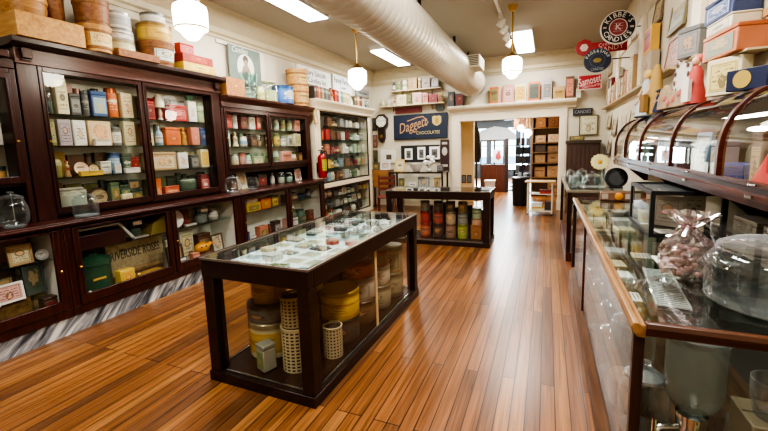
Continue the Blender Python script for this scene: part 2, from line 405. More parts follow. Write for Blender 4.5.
# ------------------------------------------------------------------ wall cabinets along the left
def glazed_door(name, root, x, y0, y1, z0, z1, st=.05, top=.05, bot=.05, mat=MAHOG, t=.03, knob=None, label=None):
    """door in the plane x (front face), with a pane and an optional brass knob"""
    m = MB().box(x-t, x, y0, y0+st, z0, z1).box(x-t, x, y1-st, y1, z0, z1).box(x-t, x, y0+st, y1-st, z0, z0+bot).box(x-t, x, y0+st, y1-st, z1-top, z1)
    m.box(x-.012, x+.006, y0+st-.012, y0+st, z0+bot, z1-top).box(x-.012, x+.006, y1-st, y1-st+.012, z0+bot, z1-top)
    d = m.build(name, mat, root, .004)
    MB().quad((x-t/2, y0+st, z0+bot), (x-t/2, y1-st, z0+bot), (x-t/2, y1-st, z1-top), (x-t/2, y0+st, z1-top)).build('glass_pane', PANE, d, smooth=False)
    if knob: MB().lathe([(.004, 0), (.004, .012), (.011, .016), (.012, .022), (.006, .028)], 10, (0,0,0)).build('knob', BRASS, d).matrix_local = Matrix.Translation((x, knob[0], knob[1])) @ Matrix.Rotation(R(90), 4, 'Y')
    return d
def shelf_part(root, x0, x1, y0, y1, z, mat=SHELFG, t=.012, name='shelf'):
    return MB().box(x0, x1, y0, y1, z-t, z).build(name, mat, root, smooth=False)

UX, LX, BK = -4.2, -3.95, LW+.012       # upper front, lower front, wall side
# lower units
LOWZ0, LOWZ1 = .16, 1.0
def lower_unit(y0, y1, doors, label):
    t = thing('base_cabinet', label, 'cabinet', (0, 0, 0), 0, 'glazed base cabinets along the wall')
    m = MB().box(BK, LX-.035, y0, y1, LOWZ0, .215).box(BK, LX-.035, y0, y1, .965, LOWZ1).box(BK, LX-.035, y0, y0+.03, .215, .965).box(BK, LX-.035, y1-.03, y1, .215, .965)
    m.build('carcass', MAHOG, t, .003)
    MB().box(BK, BK+.008, y0+.03, y1-.03, .215, .965).build('back_panel', BACKP, t)
    # front stiles and rails
    m = MB().box(LX-.035, LX, y0, y1, LOWZ0, .235).box(LX-.035, LX, y0, y1, .97, LOWZ1)
    ends = [y0] + [d[1]+.0 for d in doors] + [y1]
    m.box(LX-.035, LX, y0, doors[0][0], .235, .97)
    for a, b in zip(doors[:-1], doors[1:]): m.box(LX-.035, LX, a[1], b[0], .235, .97)
    m.box(LX-.035, LX, doors[-1][1], y1, .235, .97)
    m.build('face_frame', MAHOG, t, .004)
    for a, b, k in doors: glazed_door('door', t, LX+.012, a+.002, b-.002, .24, .968, .05, .018, .09, knob=(k, .6))
    shelf_part(t, BK+.01, LX-.13, y0+.0385, y1-.0385, .70, SHELFG, .012)
    MB().box(BK+.01, LX-.036, y0+.031, y0+.038, .216, .964).box(BK+.01, LX-.036, y1-.038, y1-.031, .216, .964).box(BK+.01, LX-.036, y0+.0385, y1-.0385, .2155, .2163).build('pale_lining', BACKP, t)
    return t
lower_unit(-2.9, 1.995, [(-.30, .78, .74), (.83, 1.955, 1.93)], 'dark mahogany base cabinet nearest the camera, framed pictures behind its glass')
lower_unit(2.0, 4.14, [(2.06, 3.055, 2.085), (3.075, 4.09, 3.1)], 'dark mahogany base cabinet holding the green canister and lettered crate')
lower_unit(4.145, 6.42, [(4.195, 5.26, 4.22), (5.28, 6.30, 5.3)], 'dark mahogany base cabinet beside the fire extinguisher, yellow tins inside')
lt = MB().box(BK, LX+.05, -2.95, 6.45, LOWZ1+.002, 1.022).box(BK, LX+.03, -2.95, 6.45, 1.022, 1.034).build('cabinet_ledge', MAHOG_Y, None, .005)
tag(lt, 'long dark mahogany ledge running on top of the base cabinets', 'ledge')

def upper_unit(name, label, y0, y1, z0, z1, doors, shelves, kz, cornice, front=UX):
    t = thing(name, label, 'cabinet', (0, 0, 0), 0)
    m = MB().box(BK, front-.03, y0, y0+.03, z0, z1).box(BK, front-.03, y1-.03, y1, z0, z1).box(BK, front-.03, y0+.03, y1-.03, z1-.03, z1)
    fz = doors[0][2]
    m.box(BK, front-.03, y0+.03, y1-.03, fz-.03, fz)
    m.build('carcass', MAHOG, t, .003)
    MB().box(BK, BK+.008, y0+.03, y1-.03, fz, z1-.03).build('back_panel', BACKP, t)
    m = MB()
    m.box(front-.03, front, y0, doors[0][0], z0, z1)
    for a, b in zip(doors[:-1], doors[1:]): m.box(front-.03, front, a[1], b[0], fz-.02, z1)
    m.box(front-.03, front, doors[-1][1], y1, z0, z1).box(front-.03, front, doors[0][0], doors[-1][1], doors[0][3], z1)
    m.build('face_frame', MAHOG, t, .005)
    for a, b, d0, d1, k in doors: glazed_door('door', t, front+.01, a+.002, b-.002, d0, d1, .035, .045, .06, knob=(k, kz))
    for z in shelves:
        for a, b, d0, d1, k in doors: shelf_part(t, BK+.01, front-.04, a, b, z)
    return t
# tall unit
tall = upper_unit('display_cabinet', 'tall mahogany wall cabinet with two glazed doors, crates along its top', 1.955, 4.19, 1.036, 2.42,
    [(2.10, 3.055, 1.075, 2.415, 2.12), (3.075, 4.07, 1.075, 2.415, 3.095)], (1.41, 1.71, 2.01), 1.75, True)
MB().box(BK, UX+.012, 1.945, 4.2, 2.42, 2.55).box(BK, UX+.02, 1.94, 4.205, 2.415, 2.435).build('frieze', FRIEZE, tall, .004)
m = MB().ext([(BK, 2.55), (UX+.02, 2.55), (UX+.09, 2.565), (UX+.11, 2.58), (UX+.115, 2.62), (BK, 2.62)], 1.90, 4.24, 'y')
m.build('cornice', wood((70, 52, 48), (46, 33, 32), .35, 1, 'Y'), tall, .004)
for y in (1.985, 4.095):
    MB().box(UX+.0125, UX+.05, y, y+.075, 2.46, 2.548).box(UX+.0125, UX+.03, y, y+.075, 2.44, 2.46).build('bracket', MAHOG, tall, .006)
# short unit, open niche below
short = upper_unit('display_cabinet', 'shorter mahogany wall cabinet with two glazed doors above an open niche', 4.205, 6.40, 1.036, 2.24,
    [(4.25, 5.18, 1.36, 2.22, 4.27), (5.20, 6.27, 1.36, 2.22, 5.22)], (1.68, 1.95), 1.8, True)
MB().box(BK, UX+.02, 4.206, 6.41, 2.24, 2.31).ext([(BK, 2.31), (UX+.03, 2.31), (UX+.05, 2.34), (UX+.1, 2.37), (UX+.11, 2.40), (BK, 2.40)], 4.245, 6.46, 'y').build('cornice', FRIEZE, short, .004)
MB().box(BK, BK+.01, 4.24, 6.36, 1.04, 1.33).build('niche_back', plain((58, 34, 26), .6), short)
MB().box(UX-.06, UX-.03, 4.235, 6.27, 1.29, 1.33).build('niche_rail', MAHOG_Y, short)
# end unit at the picture edge
end = upper_unit('display_cabinet', 'mahogany wall cabinet nearest the camera, cut off by the photo edge', -2.0, 1.94, 1.036, 2.36,
    [(-.9, .45, 1.39, 2.32, .4), (.48, 1.90, 1.39, 2.32, 1.88)], (1.72, 2.0), 1.75, True)
MB().box(BK, UX+.012, -2.0, 1.938, 2.36, 2.44).box(BK, UX+.06, -2.0, 1.895, 2.44, 2.5).build('cornice', MAHOG_Y, end, .006)
MB().box(BK, BK+.01, -1.9, 1.9, 1.04, 1.36).build('niche_back', plain((36, 20, 17), .6), end)

# cream built-in case further down the wall
case = thing('built_in_bookcase', 'cream painted built-in case with glazed upper and lower doors', 'bookcase')
CX = -4.2
m = MB().box(BK, CX, 6.57, 6.78, 0, 2.4).box(BK, CX, 9.05, 9.2, 0, 2.4).box(BK, CX, 6.78, 9.05, 0, .1).box(BK, CX, 6.78, 9.05, .80, .90).box(BK, CX, 6.78, 9.05, 2.38, 2.4)
m.box(CX, CX+.015, 6.6, 6.75, .2, 2.3).box(CX, CX+.015, 9.08, 9.18, .2, 2.3)
m.build('carcass', CREAM, case, .005)
MB().ext([(BK, 2.4), (CX+.03, 2.4), (CX+.04, 2.46), (CX+.1, 2.53), (CX+.12, 2.56), (CX+.12, 2.585), (BK, 2.585)], 6.50, 9.26, 'y').build('cornice', CREAM, case, .004)
MB().box(BK, BK+.008, 6.78, 9.05, .1, 2.38).build('back_panel', plain((120, 116, 104), .7), case)
for z0, z1 in ((.1, .80), (.90, 2.38)):
    m = MB().box(CX-.03, CX-.005, 6.78, 6.81, z0, z1).box(CX-.03, CX-.005, 9.02, 9.05, z0, z1).box(CX-.03, CX-.005, 6.81, 9.02, z0, z0+.03).box(CX-.03, CX-.005, 6.81, 9.02, z1-.03, z1)
    d = m.build('door', plain((40, 30, 26), .4), case)
    MB().quad((CX-.018, 6.81, z0+.03), (CX-.018, 9.02, z0+.03), (CX-.018, 9.02, z1-.03), (CX-.018, 6.81, z1-.03)).build('glass_pane', PANE, d, smooth=False)
for z in (.34, .57, 1.20, 1.50, 1.80, 2.09): shelf_part(case, BK+.01, CX-.04, 6.785, 9.045, z)

# ------------------------------------------------------------------ ceiling: duct, lamps, tracks
duct = thing('ventilation_duct', 'large round spiral duct in dull silver paint under the ceiling', 'duct', (-1.66, 0, 3.06))
n = 40; prof = []
y = -2.9
m = MB(); vs, fs = [], []
rad = .312
prof = []
while y < 9.28:
    prof += [(rad, y), (rad, y+.118), (rad+.0028, y+.122), (rad+.0028, y+.13), (rad, y+.134)]; y += .134
prof += [(rad, 9.3)]
for dd, rr in ((.0, rad+.012), (.05, rad+.012), (.052, rad)): prof.append((rr, 9.3+dd))
T = Matrix.Rotation(R(-90), 4, 'X')
m.T = T; m.lathe(prof, 44, (0, 0, 0), cap0=False, cap1=False); m.build('spiral_pipe', DUCTM, duct)
m = MB(); m.T = T
m.lathe([(rad, 9.352), (rad, 9.5), (rad*.97, 9.68), (rad*.88, 9.82), (rad*.66, 9.92), (rad*.34, 9.965), (0, 9.972)], 44, cap0=False)
m.build('end_cap', plain((176, 178, 174), .35, .5, .05), duct)
vb = MB().box(rad-.06, rad+.17, 7.5, 8.1, -.02, .2).build('register_box', plain((214, 204, 184), .5), duct, .01)
m = MB()
for k in range(6): m.box(rad-.03, rad+.145, 7.494, 7.5, .01+k*.03, .025+k*.03)
m.build('register_slats', plain((80, 76, 68), .6), duct)
m = MB()
for yy in (.6, 3.0, 5.4, 7.6, 9.0):
    m.box(-.02, .02, yy-.015, yy+.015, .312, .588)
m.build('hanger', IRON, duct)

def fluorescent(x, y0, y1, w, label, power, lit=True):
    t = thing('fluorescent_light', label, 'ceiling light', (x, (y0+y1)/2, 3.60), 0, None)
    L = (y1-y0)/2
    MB().box(-w/2-.02, w/2+.02, -L-.02, L+.02, .012, .05).box(-w/2-.02, -w/2, -L-.02, L+.02, -.01, .012).box(w/2, w/2+.02, -L-.02, L+.02, -.01, .012).build('housing', WHITE, t)
    MB().box(-w/2, w/2, -L, L, -.02, .01).build('diffuser', TUBE, t)
    area('fluorescent_or_fill_lamp', (x, (y0+y1)/2, 3.55), w, y1-y0, power, (1, .975, .93))
fluorescent(-3.3, 3.6, 5.42, .34, 'long fluorescent ceiling light between the duct and the wall cabinets', 66)
fluorescent(-3.27, 7.65, 9.27, .3, 'fluorescent ceiling light above the cream bookcase', 50)
fluorescent(-.47, 7.75, 9.4, .34, 'fluorescent ceiling light behind the pendant, towards the doorway', 50)
for x, y0, y1 in ((-3.3, -.6, 1.1), (-.2, -.4, 1.3), (-.2, 3.7, 5.3)):
    pass
area('fluorescent_or_fill_lamp', (-2.6, .2, 3.6), .34, 1.7, 60, (1, .975, .93))  # unseen bare area light without a housing, added as fill
area('fluorescent_or_fill_lamp', (-.2, .4, 3.6), .34, 1.7, 95, (1, .975, .93))  # unseen fill light, added to brighten the cabinet interiors
area('fluorescent_or_fill_lamp', (-.2, 3.4, 3.6), .34, 1.6, 85, (1, .975, .93))  # added fill towards the left cabinets, out of view, no fixture
def pendant(x, y, zb, k, label, pw):
    t = thing('pendant_lamp', label, 'pendant lamp', (x, y, 0), 0)
    MB().lathe([(.012, zb+.37*k), (.012, 3.56), (.035, 3.57), (.06, 3.60), (.075, 3.65)], 16).build('stem', BRASS, t)
    MB().lathe([(.10*k, zb+.335*k), (.085*k, zb+.365*k), (.05*k, zb+.385*k), (.02*k, zb+.42*k)], 20).build('fitter', BRASS, t)
    MB().lathe([(0, zb), (.045*k, zb+.012*k), (.075*k, zb+.04*k), (.10*k, zb+.075*k), (.138*k, zb+.105*k), (.146*k, zb+.112*k), (.15*k, zb+.13*k), (.153*k, zb+.27*k), (.145*k, zb+.31*k), (.10*k, zb+.34*k)], 28).build('globe', GLOBE, t)
    MB().lathe([(.1465*k, zb+.104*k), (.152*k, zb+.110*k), (.150*k, zb+.118*k)], 28, cap0=False, cap1=False).build('rim_band', plain((205, 180, 120), .4), t)
    point('pendant_light', (x, y, zb-.1), pw, .12)
pendant(-3.07, 2.80, 2.64, .98, 'opal glass pendant lamp hanging close in front of the tall cabinet', 20)
pendant(-3.07, 6.25, 2.61, 1.05, 'opal glass pendant lamp on a brass stem before the cream bookcase', 20)
pendant(-.515, 6.4, 2.58, .95, 'opal glass pendant lamp hanging in front of the doorway', 20)

trk = thing('track_light', 'white ceiling track with a row of small spot heads beside the duct', 'track light', (-.72, 0, 3.62))
MB().box(-.02, .02, 4.2, 8.7, 0, .03).build('track', WHITE, trk)
for yy in (6.6, 7.0, 7.5, 8.0):
    hd = MB().box(-.025, .025, yy-.05, yy+.05, -.05, 0)
    hd.T = Matrix.Translation((0.02, yy, -.13)) @ Matrix.Rotation(R(35), 4, 'Y')
    hd.lathe([(.02, .07), (.045, .06), (.055, -.05), (.05, -.07)], 16)
    h = hd.build('spot_head', WHITE, trk)
pp = MB().tube([(-2.35, 9.9, 3.4), (-2.35, 7.7, 3.4), (-2.35, 6.9, 3.42), (-2.55, 6.7, 3.45), (-3.0, 6.6, 3.62)], .03, 10).build('conduit_pipe', plain((200, 190, 168), .5))
tag(pp, 'pale conduit pipe running beside the duct near the middle pendant', 'pipe')
# ------------------------------------------------------------------ small goods
def wl(n_words, s): return s
LABELS = set()
def put(kind, x, y, z, rz, w, d, h, cA, cB, label, cat=None, group=None, ink=(70, 50, 40), parts=True, tilt=0.0):
    """one article of merchandise standing at (x, y, z); its front faces local -y. cA body, cB label or lid"""
    g = 'rx'
    names = {'tin': ('candy_tin', 'tin'), 'can': ('round_tin', 'tin'), 'box': ('carton', 'box'), 'jar': ('glass_jar', 'jar'), 'bottle': ('bottle', 'bottle'), 'flat': ('flat_box', 'box'),
             'book': ('book', 'book'), 'plate': ('plate', 'plate'), 'card': ('card', 'card'), 'frame': ('framed_picture', 'picture'), 'bowl': ('bowl', 'bowl'), 'crock': ('crock', 'crock'),
             'crate': ('wooden_crate', 'crate'), 'pail': ('wooden_pail', 'pail'), 'oval': ('oval_tin', 'tin'), 'figure': ('figurine', 'figurine'), 'dial': ('standing_dial', 'dial'), 'lamp': ('lamp_shade_ornament', 'ornament'), 'tray': ('tray', 'tray'), 'crocklid': ('lidded_jar', 'jar'), 'mold': ('candy_mold', 'mold'), 'paper': ('paper_card', 'card')}
    nm, ct = names[kind]
    t = thing(nm, label, cat or ct, (x, y, z + {'card': .003, 'frame': .003, 'dial': .006, 'plate': .004}.get(kind, .0008)), rz, group, rx=tilt)
    fade = lambda q: tuple(round(v*.82+g*.18) for v, g in zip(q, (146, 138, 122)))
    cA, cB = fade(cA), fade(cB)
    A = plain(cA, .42, 0, .08); P = printed(cB, ink)
    hw, hd = w/2, d/2
    if kind in ('tin', 'box'):
        lz = h*.84 if kind == 'tin' else h
        MB().box(-hw, hw, -hd, hd, 0, lz - (.001 if kind == 'tin' else 0)).build('body', A, t, min(.006, w*.06))
        if kind == 'tin':
            MB().box(-hw-.002, hw+.002, -hd-.002, hd+.002, lz, h).build('lid', plain(cA, .3, .2, .08), t, min(.006, w*.06))
        else:
            MB().box(-hw*.96, hw*.96, -.004, .004, h, h+.0015).build('flap_seam', plain(tuple(v*.7 for v in cA)), t)
        if parts: MB().box(-hw*.8, hw*.8, -hd-.0025, -hd, h*.12, h*(.74 if kind == 'tin' else .88)).build('printed_label', P, t)
    elif kind == 'can':
        n = 20; r = hw
        MB().lathe([(r*.97, 0), (r, .006), (r, h*.86), (r*.985, h*.865)], n).build('body', A, t)
        MB().lathe([(r*1.02, h*.84), (r*1.025, h*.97), (r*.98, h), (0, h)], n, cap0=False).build('lid', plain(tuple(v*.8 for v in cA), .3, .3), t)
        if parts: MB().lathe([(r*1.004, h*.16), (r*1.008, h*.17), (r*1.008, h*.72), (r*1.004, h*.73)], n, cap0=False, cap1=False).build('printed_label', P, t)
    elif kind == 'oval':
        m = MB(); m.T = Matrix.Diagonal((1, hd/hw, 1, 1))
        m.lathe([(hw*.9, 0), (hw, h*.08), (hw, h*.7), (hw*.98, h*.72)], 24).build('body', A, t)
        m = MB(); m.T = Matrix.Diagonal((1, hd/hw, 1, 1))
        m.lathe([(hw*1.02, h*.68), (hw*1.02, h*.85), (hw*.8, h), (0, h)], 24, cap0=False).build('lid', P, t)
    elif kind == 'flat':
        MB().box(-hw, hw, -hd, hd, 0, h*.6).build('body', A, t, .002)
        MB().box(-hw-.002, hw+.002, -hd-.002, hd+.002, h*.6+.0005, h).build('lid', P, t, .002)
    elif kind in ('jar', 'crocklid'):
        r = hw
        MB().lathe([(r*.9, 0), (r, h*.05), (r, h*.66), (r*.92, h*.74), (r*.7, h*.8), (r*.7, h*.86)], 20, cap1=False).build('body', JARG if kind == 'jar' else A, t)
        if kind == 'jar': MB().lathe([(r*.86, h*.02), (r*.9, h*.04), (r*.9, h*.5), (r*.3, h*.54), (0, h*.54)], 16).build('contents', plain(cB, .6, 0, .25, .5, 60), t)
        MB().lathe([(r*.76, h*.86), (r*.78, h*.92), (r*.5, h*.95), (r*.14, h*.96), (r*.2, h*.99), (0, h)], 18).build('lid', A if kind == 'jar' else P, t)
    elif kind == 'crock':
        r = hw
        MB().lathe([(r*.8, 0), (r, h*.1), (r*1.02, h*.5), (r*.86, h*.84), (r*.74, h*.9), (r*.82, h), (r*.66, h), (r*.6, h*.88)], 20, cap1=False).build('body', A, t)
        MB().lathe([(r*1.022, h*.3), (r*1.03, h*.34), (r*1.03, h*.56), (r*1.0, h*.6)], 20, cap0=False, cap1=False).build('painted_band', P, t)
    elif kind == 'bottle':
        r = hw
        MB().lathe([(r*.9, 0), (r, h*.03), (r, h*.58), (r*.8, h*.68), (r*.34, h*.78), (r*.3, h*.9)], 18).build('body', A, t)
        MB().lathe([(r*.36, h*.9), (r*.4, h*.92), (r*.4, h*.99), (r*.3, h)], 14).build('cap', P, t)
        MB().lathe([(r*1.004, h*.15), (r*1.01, h*.16), (r*1.01, h*.48), (r*1.004, h*.49)], 18, cap0=False, cap1=False).build('printed_label', P, t)
    elif kind == 'book':
        MB().box(-hw, -hw+.004, -hd, hd, 0, h).box(hw-.004, hw, -hd, hd, 0, h).box(-hw+.004, hw-.004, -hd, -hd+.005, 0, h).build('cover', A, t, .0015)
        MB().box(-hw+.0045, hw-.0045, -hd+.006, hd-.006, .004, h-.006).build('pages', plain((226, 216, 190)), t)
        if parts: MB().box(-hw*.8, hw*.8, -hd-.001, -hd, h*.62, h*.82).build('spine_label', P, t)
    elif kind == 'plate':
        r = hw; m = MB(); m.T = Matrix.Translation((0, 0, r)) @ Matrix.Rotation(R(78), 4, 'X')
        m.lathe([(0, 0), (r*.6, 0), (r*.96, .018), (r, .02), (r*.97, .026), (r*.62, .01), (0, .008)], 32).build('body', A, t)
        m = MB(); m.T = Matrix.Translation((0, 0, r)) @ Matrix.Rotation(R(78), 4, 'X')
        m.lathe([(r*.1, .0092), (r*.56, .0105), (r*.58, .012)], 32, cap0=False, cap1=False).build('painted_centre', P, t)
        MB().box(-r*.5, r*.5, .0, .02, 0, .008).build('stand', plain((80, 60, 40)), t)
    elif kind == 'dial':
        r = hw; m = MB(); m.T = Matrix.Translation((0, 0, r)) @ Matrix.Rotation(R(86), 4, 'X')
        m.lathe([(r, -.04), (r, .0), (r*.93, .012), (r*.86, .012), (r*.84, .004)], 30, cap1=False).build('case', A, t)
        m = MB(); m.T = Matrix.Translation((0, 0, r)) @ Matrix.Rotation(R(86), 4, 'X')
        m.lathe([(r*.845, .003), (r*.2, .006), (0, .006)], 30).build('painted_face', P, t)
    elif kind in ('card', 'frame'):
        th = .012 if kind == 'frame' else .003; b = min(w, h)*.11
        m = MB(); m.T = Matrix.Translation((0, 0, 0)) @ Matrix.Rotation(R(-7), 4, 'X')
        if kind == 'frame':
            m.box(-hw, -hw+b, -th, th, 0, h).box(hw-b, hw, -th, th, 0, h).box(-hw+b, hw-b, -th, th, 0, b).box(-hw+b, hw-b, -th, th, h-b, h).build('moulding', A, t)
        else: m.box(-hw, hw, -th, th, 0, h).build('board', A, t)
        m = MB(); m.T = Matrix.Rotation(R(-7), 4, 'X')
        m.box(-hw+b, hw-b, -th-.001 if kind == 'card' else -th*.4, th*.5, b, h-b).build('print', P, t)
    elif kind == 'bowl':
        r = hw
        MB().lathe([(r*.45, 0), (r*.5, h*.06), (r*.8, h*.4), (r, h), (r*.94, h), (r*.74, h*.42), (0, h*.14)], 24).build('body', A, t)
        MB().lathe([(r*.7, h*.42), (r*.5, h*.62), (r*.2, h*.72), (0, h*.74)], 18).build('contents', P, t)
    elif kind == 'figure':
        MB().lathe([(hw*.8, 0), (hw*.9, h*.05), (hw*.55, h*.35), (hw*.5, h*.55), (hw*.62, h*.66), (hw*.26, h*.76)], 16).ell((0, 0, h*.86), (hw*.42, hw*.42, h*.13)).build('body', A, t)
        MB().ell((0, -.0, h*.93), (hw*.46, hw*.46, h*.075)).box(-hw*.4, hw*.4, -hw*.66, -hw*.4, h*.42, h*.56).build('painted_hat', P, t)
    elif kind == 'tray':
        MB().box(-hw, hw, -hd, hd, 0, .006).box(-hw, hw, -hd, -hd+.006, .006, h).box(-hw, hw, hd-.006, hd, .006, h).box(-hw, -hw+.006, -hd+.006, hd-.006, .006, h).box(hw-.006, hw, -hd+.006, hd-.006, .006, h).build('body', A, t)
        MB().box(-hw+.008, hw-.008, -hd+.008, hd-.008, .0065, h*.55).build('contents', P, t)
    elif kind == 'lamp':
        r = hw
        MB().lathe([(r*.5, 0), (r*.52, h*.05), (r*.3, h*.1), (r*.42, h*.3), (r*.2, h*.5)], 16).build('base', P, t)
        MB().lathe([(r, h*.5), (r*.96, h*.62), (r*.6, h*.96), (r*.5, h)], 18).build('shade', A, t)
    elif kind == 'mold':
        MB().box(-hw, hw, -hd, hd, 0, h*.4).build('plate', A, t, .002)
        m = MB(); k = max(2, int(w/.035)); k2 = max(2, int(d/.035))
        for i in range(k):
            for j in range(k2): m.ell((-hw+(i+.5)*w/k, -hd+(j+.5)*d/k2, h*.5), (w/k*.38, d/k2*.38, h*.48), 8, 5)
        m.build('shaped_cavities', P, t)
    elif kind == 'paper':
        MB().box(-hw, hw, -hd, hd, 0, max(h, .0015)).build('sheet', A, t)
        m = MB()
        for i in range(5): m.box(-hw*.8, hw*(.8 if i % 2 else .5), hd*(.75-.34*i)-.0, hd*(.75-.34*i)+hd*.1, max(h, .0015), max(h, .0015)+.0004)
        m.build('printed_lines', plain(ink), t)
    return t

def crate(x, y, z, rz, w, d, h, mat, label, group=None, lab=None, words=None, cat='crate', ink=(60, 30, 20)):
    """open-top nailed wooden box; optional paper label or stencilled words on the front"""
    t = thing('wooden_crate', label, cat, (x, y, z+.0008), rz, group)
    hw, hd, s = w/2, d/2, .012
    MB().box(-hw, hw, -hd, -hd+s, 0, h).build('front_board', mat, t, .002)
    MB().box(-hw, hw, hd-s, hd, 0, h).build('rear_board', mat, t, .002)
    for e0 in (-hw, hw-s): MB().box(e0, e0+s, -hd+s, hd-s, 0, h).build('end_board', mat, t, .002)
    MB().box(-hw+s, hw-s, -hd+s, hd-s, 0, s).box(-hw+s, hw-s, -hd+s, hd-s, h-s*1.2, h-.001).build('lid', mat, t)
    if lab: MB().box(-hw*.55, hw*.55, -hd-.0015, -hd, h*.2, h*.8).build('printed_label', printed(lab, ink, rows=7), t)
    if words: lettering([(words, 0, h*.52, h*.3, w*.86, 0)], plain(ink, .7, 0, .2), t, y=-hd-.001)
    return t
def pail(x, y, z, rz, r, h, mat, label, lab=None, group=None, hoops=True, ink=(60, 45, 30), lid=True):
    t = thing('wooden_pail', label, 'pail', (x, y, z+.0008), rz, group)
    r0 = r*.9
    MB().lathe([(r0, 0), (r, h*.92)], 28).build('staves', mat, t)
    if hoops:
        for zz in (.1, .72):
            rr = r0+(r-r0)*zz
            MB().lathe([(rr+.001, h*zz), (rr+.006, h*zz+.004), (rr+.007, h*(zz+.09)), (rr+.002, h*(zz+.1))], 28, cap0=False, cap1=False).build('hoop', wood((150, 106, 60), (110, 70, 36), .5), t)
    if lid: MB().lathe([(r*1.03, h*.9), (r*1.035, h), (r*.9, h*1.005), (0, h*1.005)], 28, cap0=False).build('lid', mat, t)
    if lab:
        m = MB(); n = 9; a0, a1 = -PI/2-.75, -PI/2+.75; vs, fs = [], []
        for i in range(n+1):
            a = a0+(a1-a0)*i/n
            for zz in (.22, .68):
                rr = r0+(r-r0)*zz/.92+.0035; vs.append((rr*math.cos(a), rr*math.sin(a), h*zz))
        for i in range(n): fs.append((2*i, 2*i+2, 2*i+3, 2*i+1))
        m.add(vs, fs).build('paper_label', printed(lab, ink, rows=6), t)
    return t

TALL = {2.01: 1.22, 1.71: 1.14, 1.41: 1.14, 1.075: 1.2, 1.95: 1.05, 1.68: 1.12, 1.36: 1.15, 1.362: 1.15}
def row(a0, a1, front, z, items, place, axis='y', rz=R(90), group=None, jit=.012, parts=True):
    """stand ITEMS (kind, w, d, h, colour A, colour B, words[, ink]) side by side between a0 and a1 along AXIS, their fronts about FRONT"""
    tot = sum(i[1] for i in items); gap = (a1-a0-tot)/(len(items)+1)
    if gap < .004:
        k = (a1-a0-.005*(len(items)+1))/tot; gap = .005
    else: k = 1
    p = a0+gap
    for n, it in enumerate(items):
        kind, w, d, h, cA, cB, words = it[:7]; h = h*TALL.get(round(z, 3), 1) if axis == 'y' and front < -4.2 and front > -4.32 else h; ink = it[7] if len(it) > 7 else (70, 50, 40)
        w2 = w*k; c = p+w2/2; p += w2+gap
        if axis == 'y' and -4.32 < front < -4.2 and z > 1.05 and a1 < 6.5:
            d = min(d, .11)
            if kind in ('can', 'jar', 'crock', 'bottle', 'bowl', 'figure', 'crocklid', 'lamp'): w2 = min(w2, .112)
        dd = w2 if kind in ('can', 'jar', 'crock', 'bottle', 'bowl', 'figure', 'crocklid', 'lamp') else d
        off = dd/2 + random.random()*jit
        rot = rz + (random.uniform(-.05, .05) if gap > .02 else 0)
        lab = f'{words}, {ORD[n]} from left, {place}'
        if axis == 'y':
            s = -1 if rz > 0 else 1
            x, y = front + s*off, c
        else: x, y = c, front+off
        put(kind, x, y, z, rot, w2, d, h, cA, cB, lab, ink=ink, group=group, parts=parts)
    return

C = dict(cream=(228, 214, 170), white=(232, 230, 222), red=(176, 40, 38), dred=(120, 30, 30), orange=(212, 98, 40), blue=(52, 84, 140), lblue=(140, 172, 196), green=(92, 120, 84), dgreen=(52, 72, 56),
         olive=(128, 122, 66), yellow=(220, 182, 72), gold=(180, 138, 62), grey=(128, 130, 128), dgrey=(62, 64, 66), brown=(104, 68, 46), dbrown=(62, 42, 32), pink=(216, 160, 150), salmon=(206, 122, 98),
         lilac=(176, 164, 172), tan=(190, 156, 110), pale=(206, 204, 186), lgreen=(168, 184, 140), navy=(34, 44, 78), black=(32, 30, 32), silver=(176, 178, 178), mint=(170, 200, 180))
c = C
FU = UX-.07
P1 = '{} shelf, tall cabinet, first door'
row(2.14, 3.01, FU, 2.01, [('jar', .085, .08, .2, c['dgrey'], c['dgreen'], 'dark glass jar with grey lid'), ('box', .10, .09, .26, c['cream'], c['cream'], 'cream carton with dark oval print', (60, 50, 40)),
    ('tin', .09, .08, .17, c['dgrey'], c['grey'], 'dark grey upright tin'), ('can', .07, .07, .2, c['dgrey'], c['dgrey'], 'black round canister', (150, 150, 140)), ('tin', .15, .10, .21, c['blue'], c['lblue'], 'blue tin with yellow emblem', (200, 180, 80)), ('can', .115, .1, .25, c['orange'], c['orange'], 'orange tin with tall lettering', (230, 220, 190)),
    ('box', .12, .09, .22, c['cream'], c['cream'], 'cream carton under red lid', (150, 60, 40)), ], P1.format('top'))
row(2.13, 3.01, FU, 1.71, [('box', .07, .09, .22, c['olive'], c['lgreen'], 'yellow-green narrow carton'), ('box', .11, .08, .22, c['lilac'], c['lilac'], 'lilac grey carton with dark bottle print', (50, 44, 60)), ('box', .115, .08, .22, c['white'], c['white'], 'white carton with black scroll print', (40, 40, 44)),
    ('box', .22, .09, .22, (222, 190, 150), (226, 200, 160), 'wide peach carton', (180, 90, 80)), ('can', .105, .1, .17, c['grey'], c['white'], 'grey canister with white label', (90, 90, 90)), ('box', .12, .08, .23, c['cream'], c['cream'], 'cream carton with dark head print', (50, 36, 30))], P1.format('second'))
put('flat', -4.235, 2.60, 1.71, R(90), .15, .04, .07, c['white'], c['pale'], 'small white box before the wide peach carton in the tall cabinet')
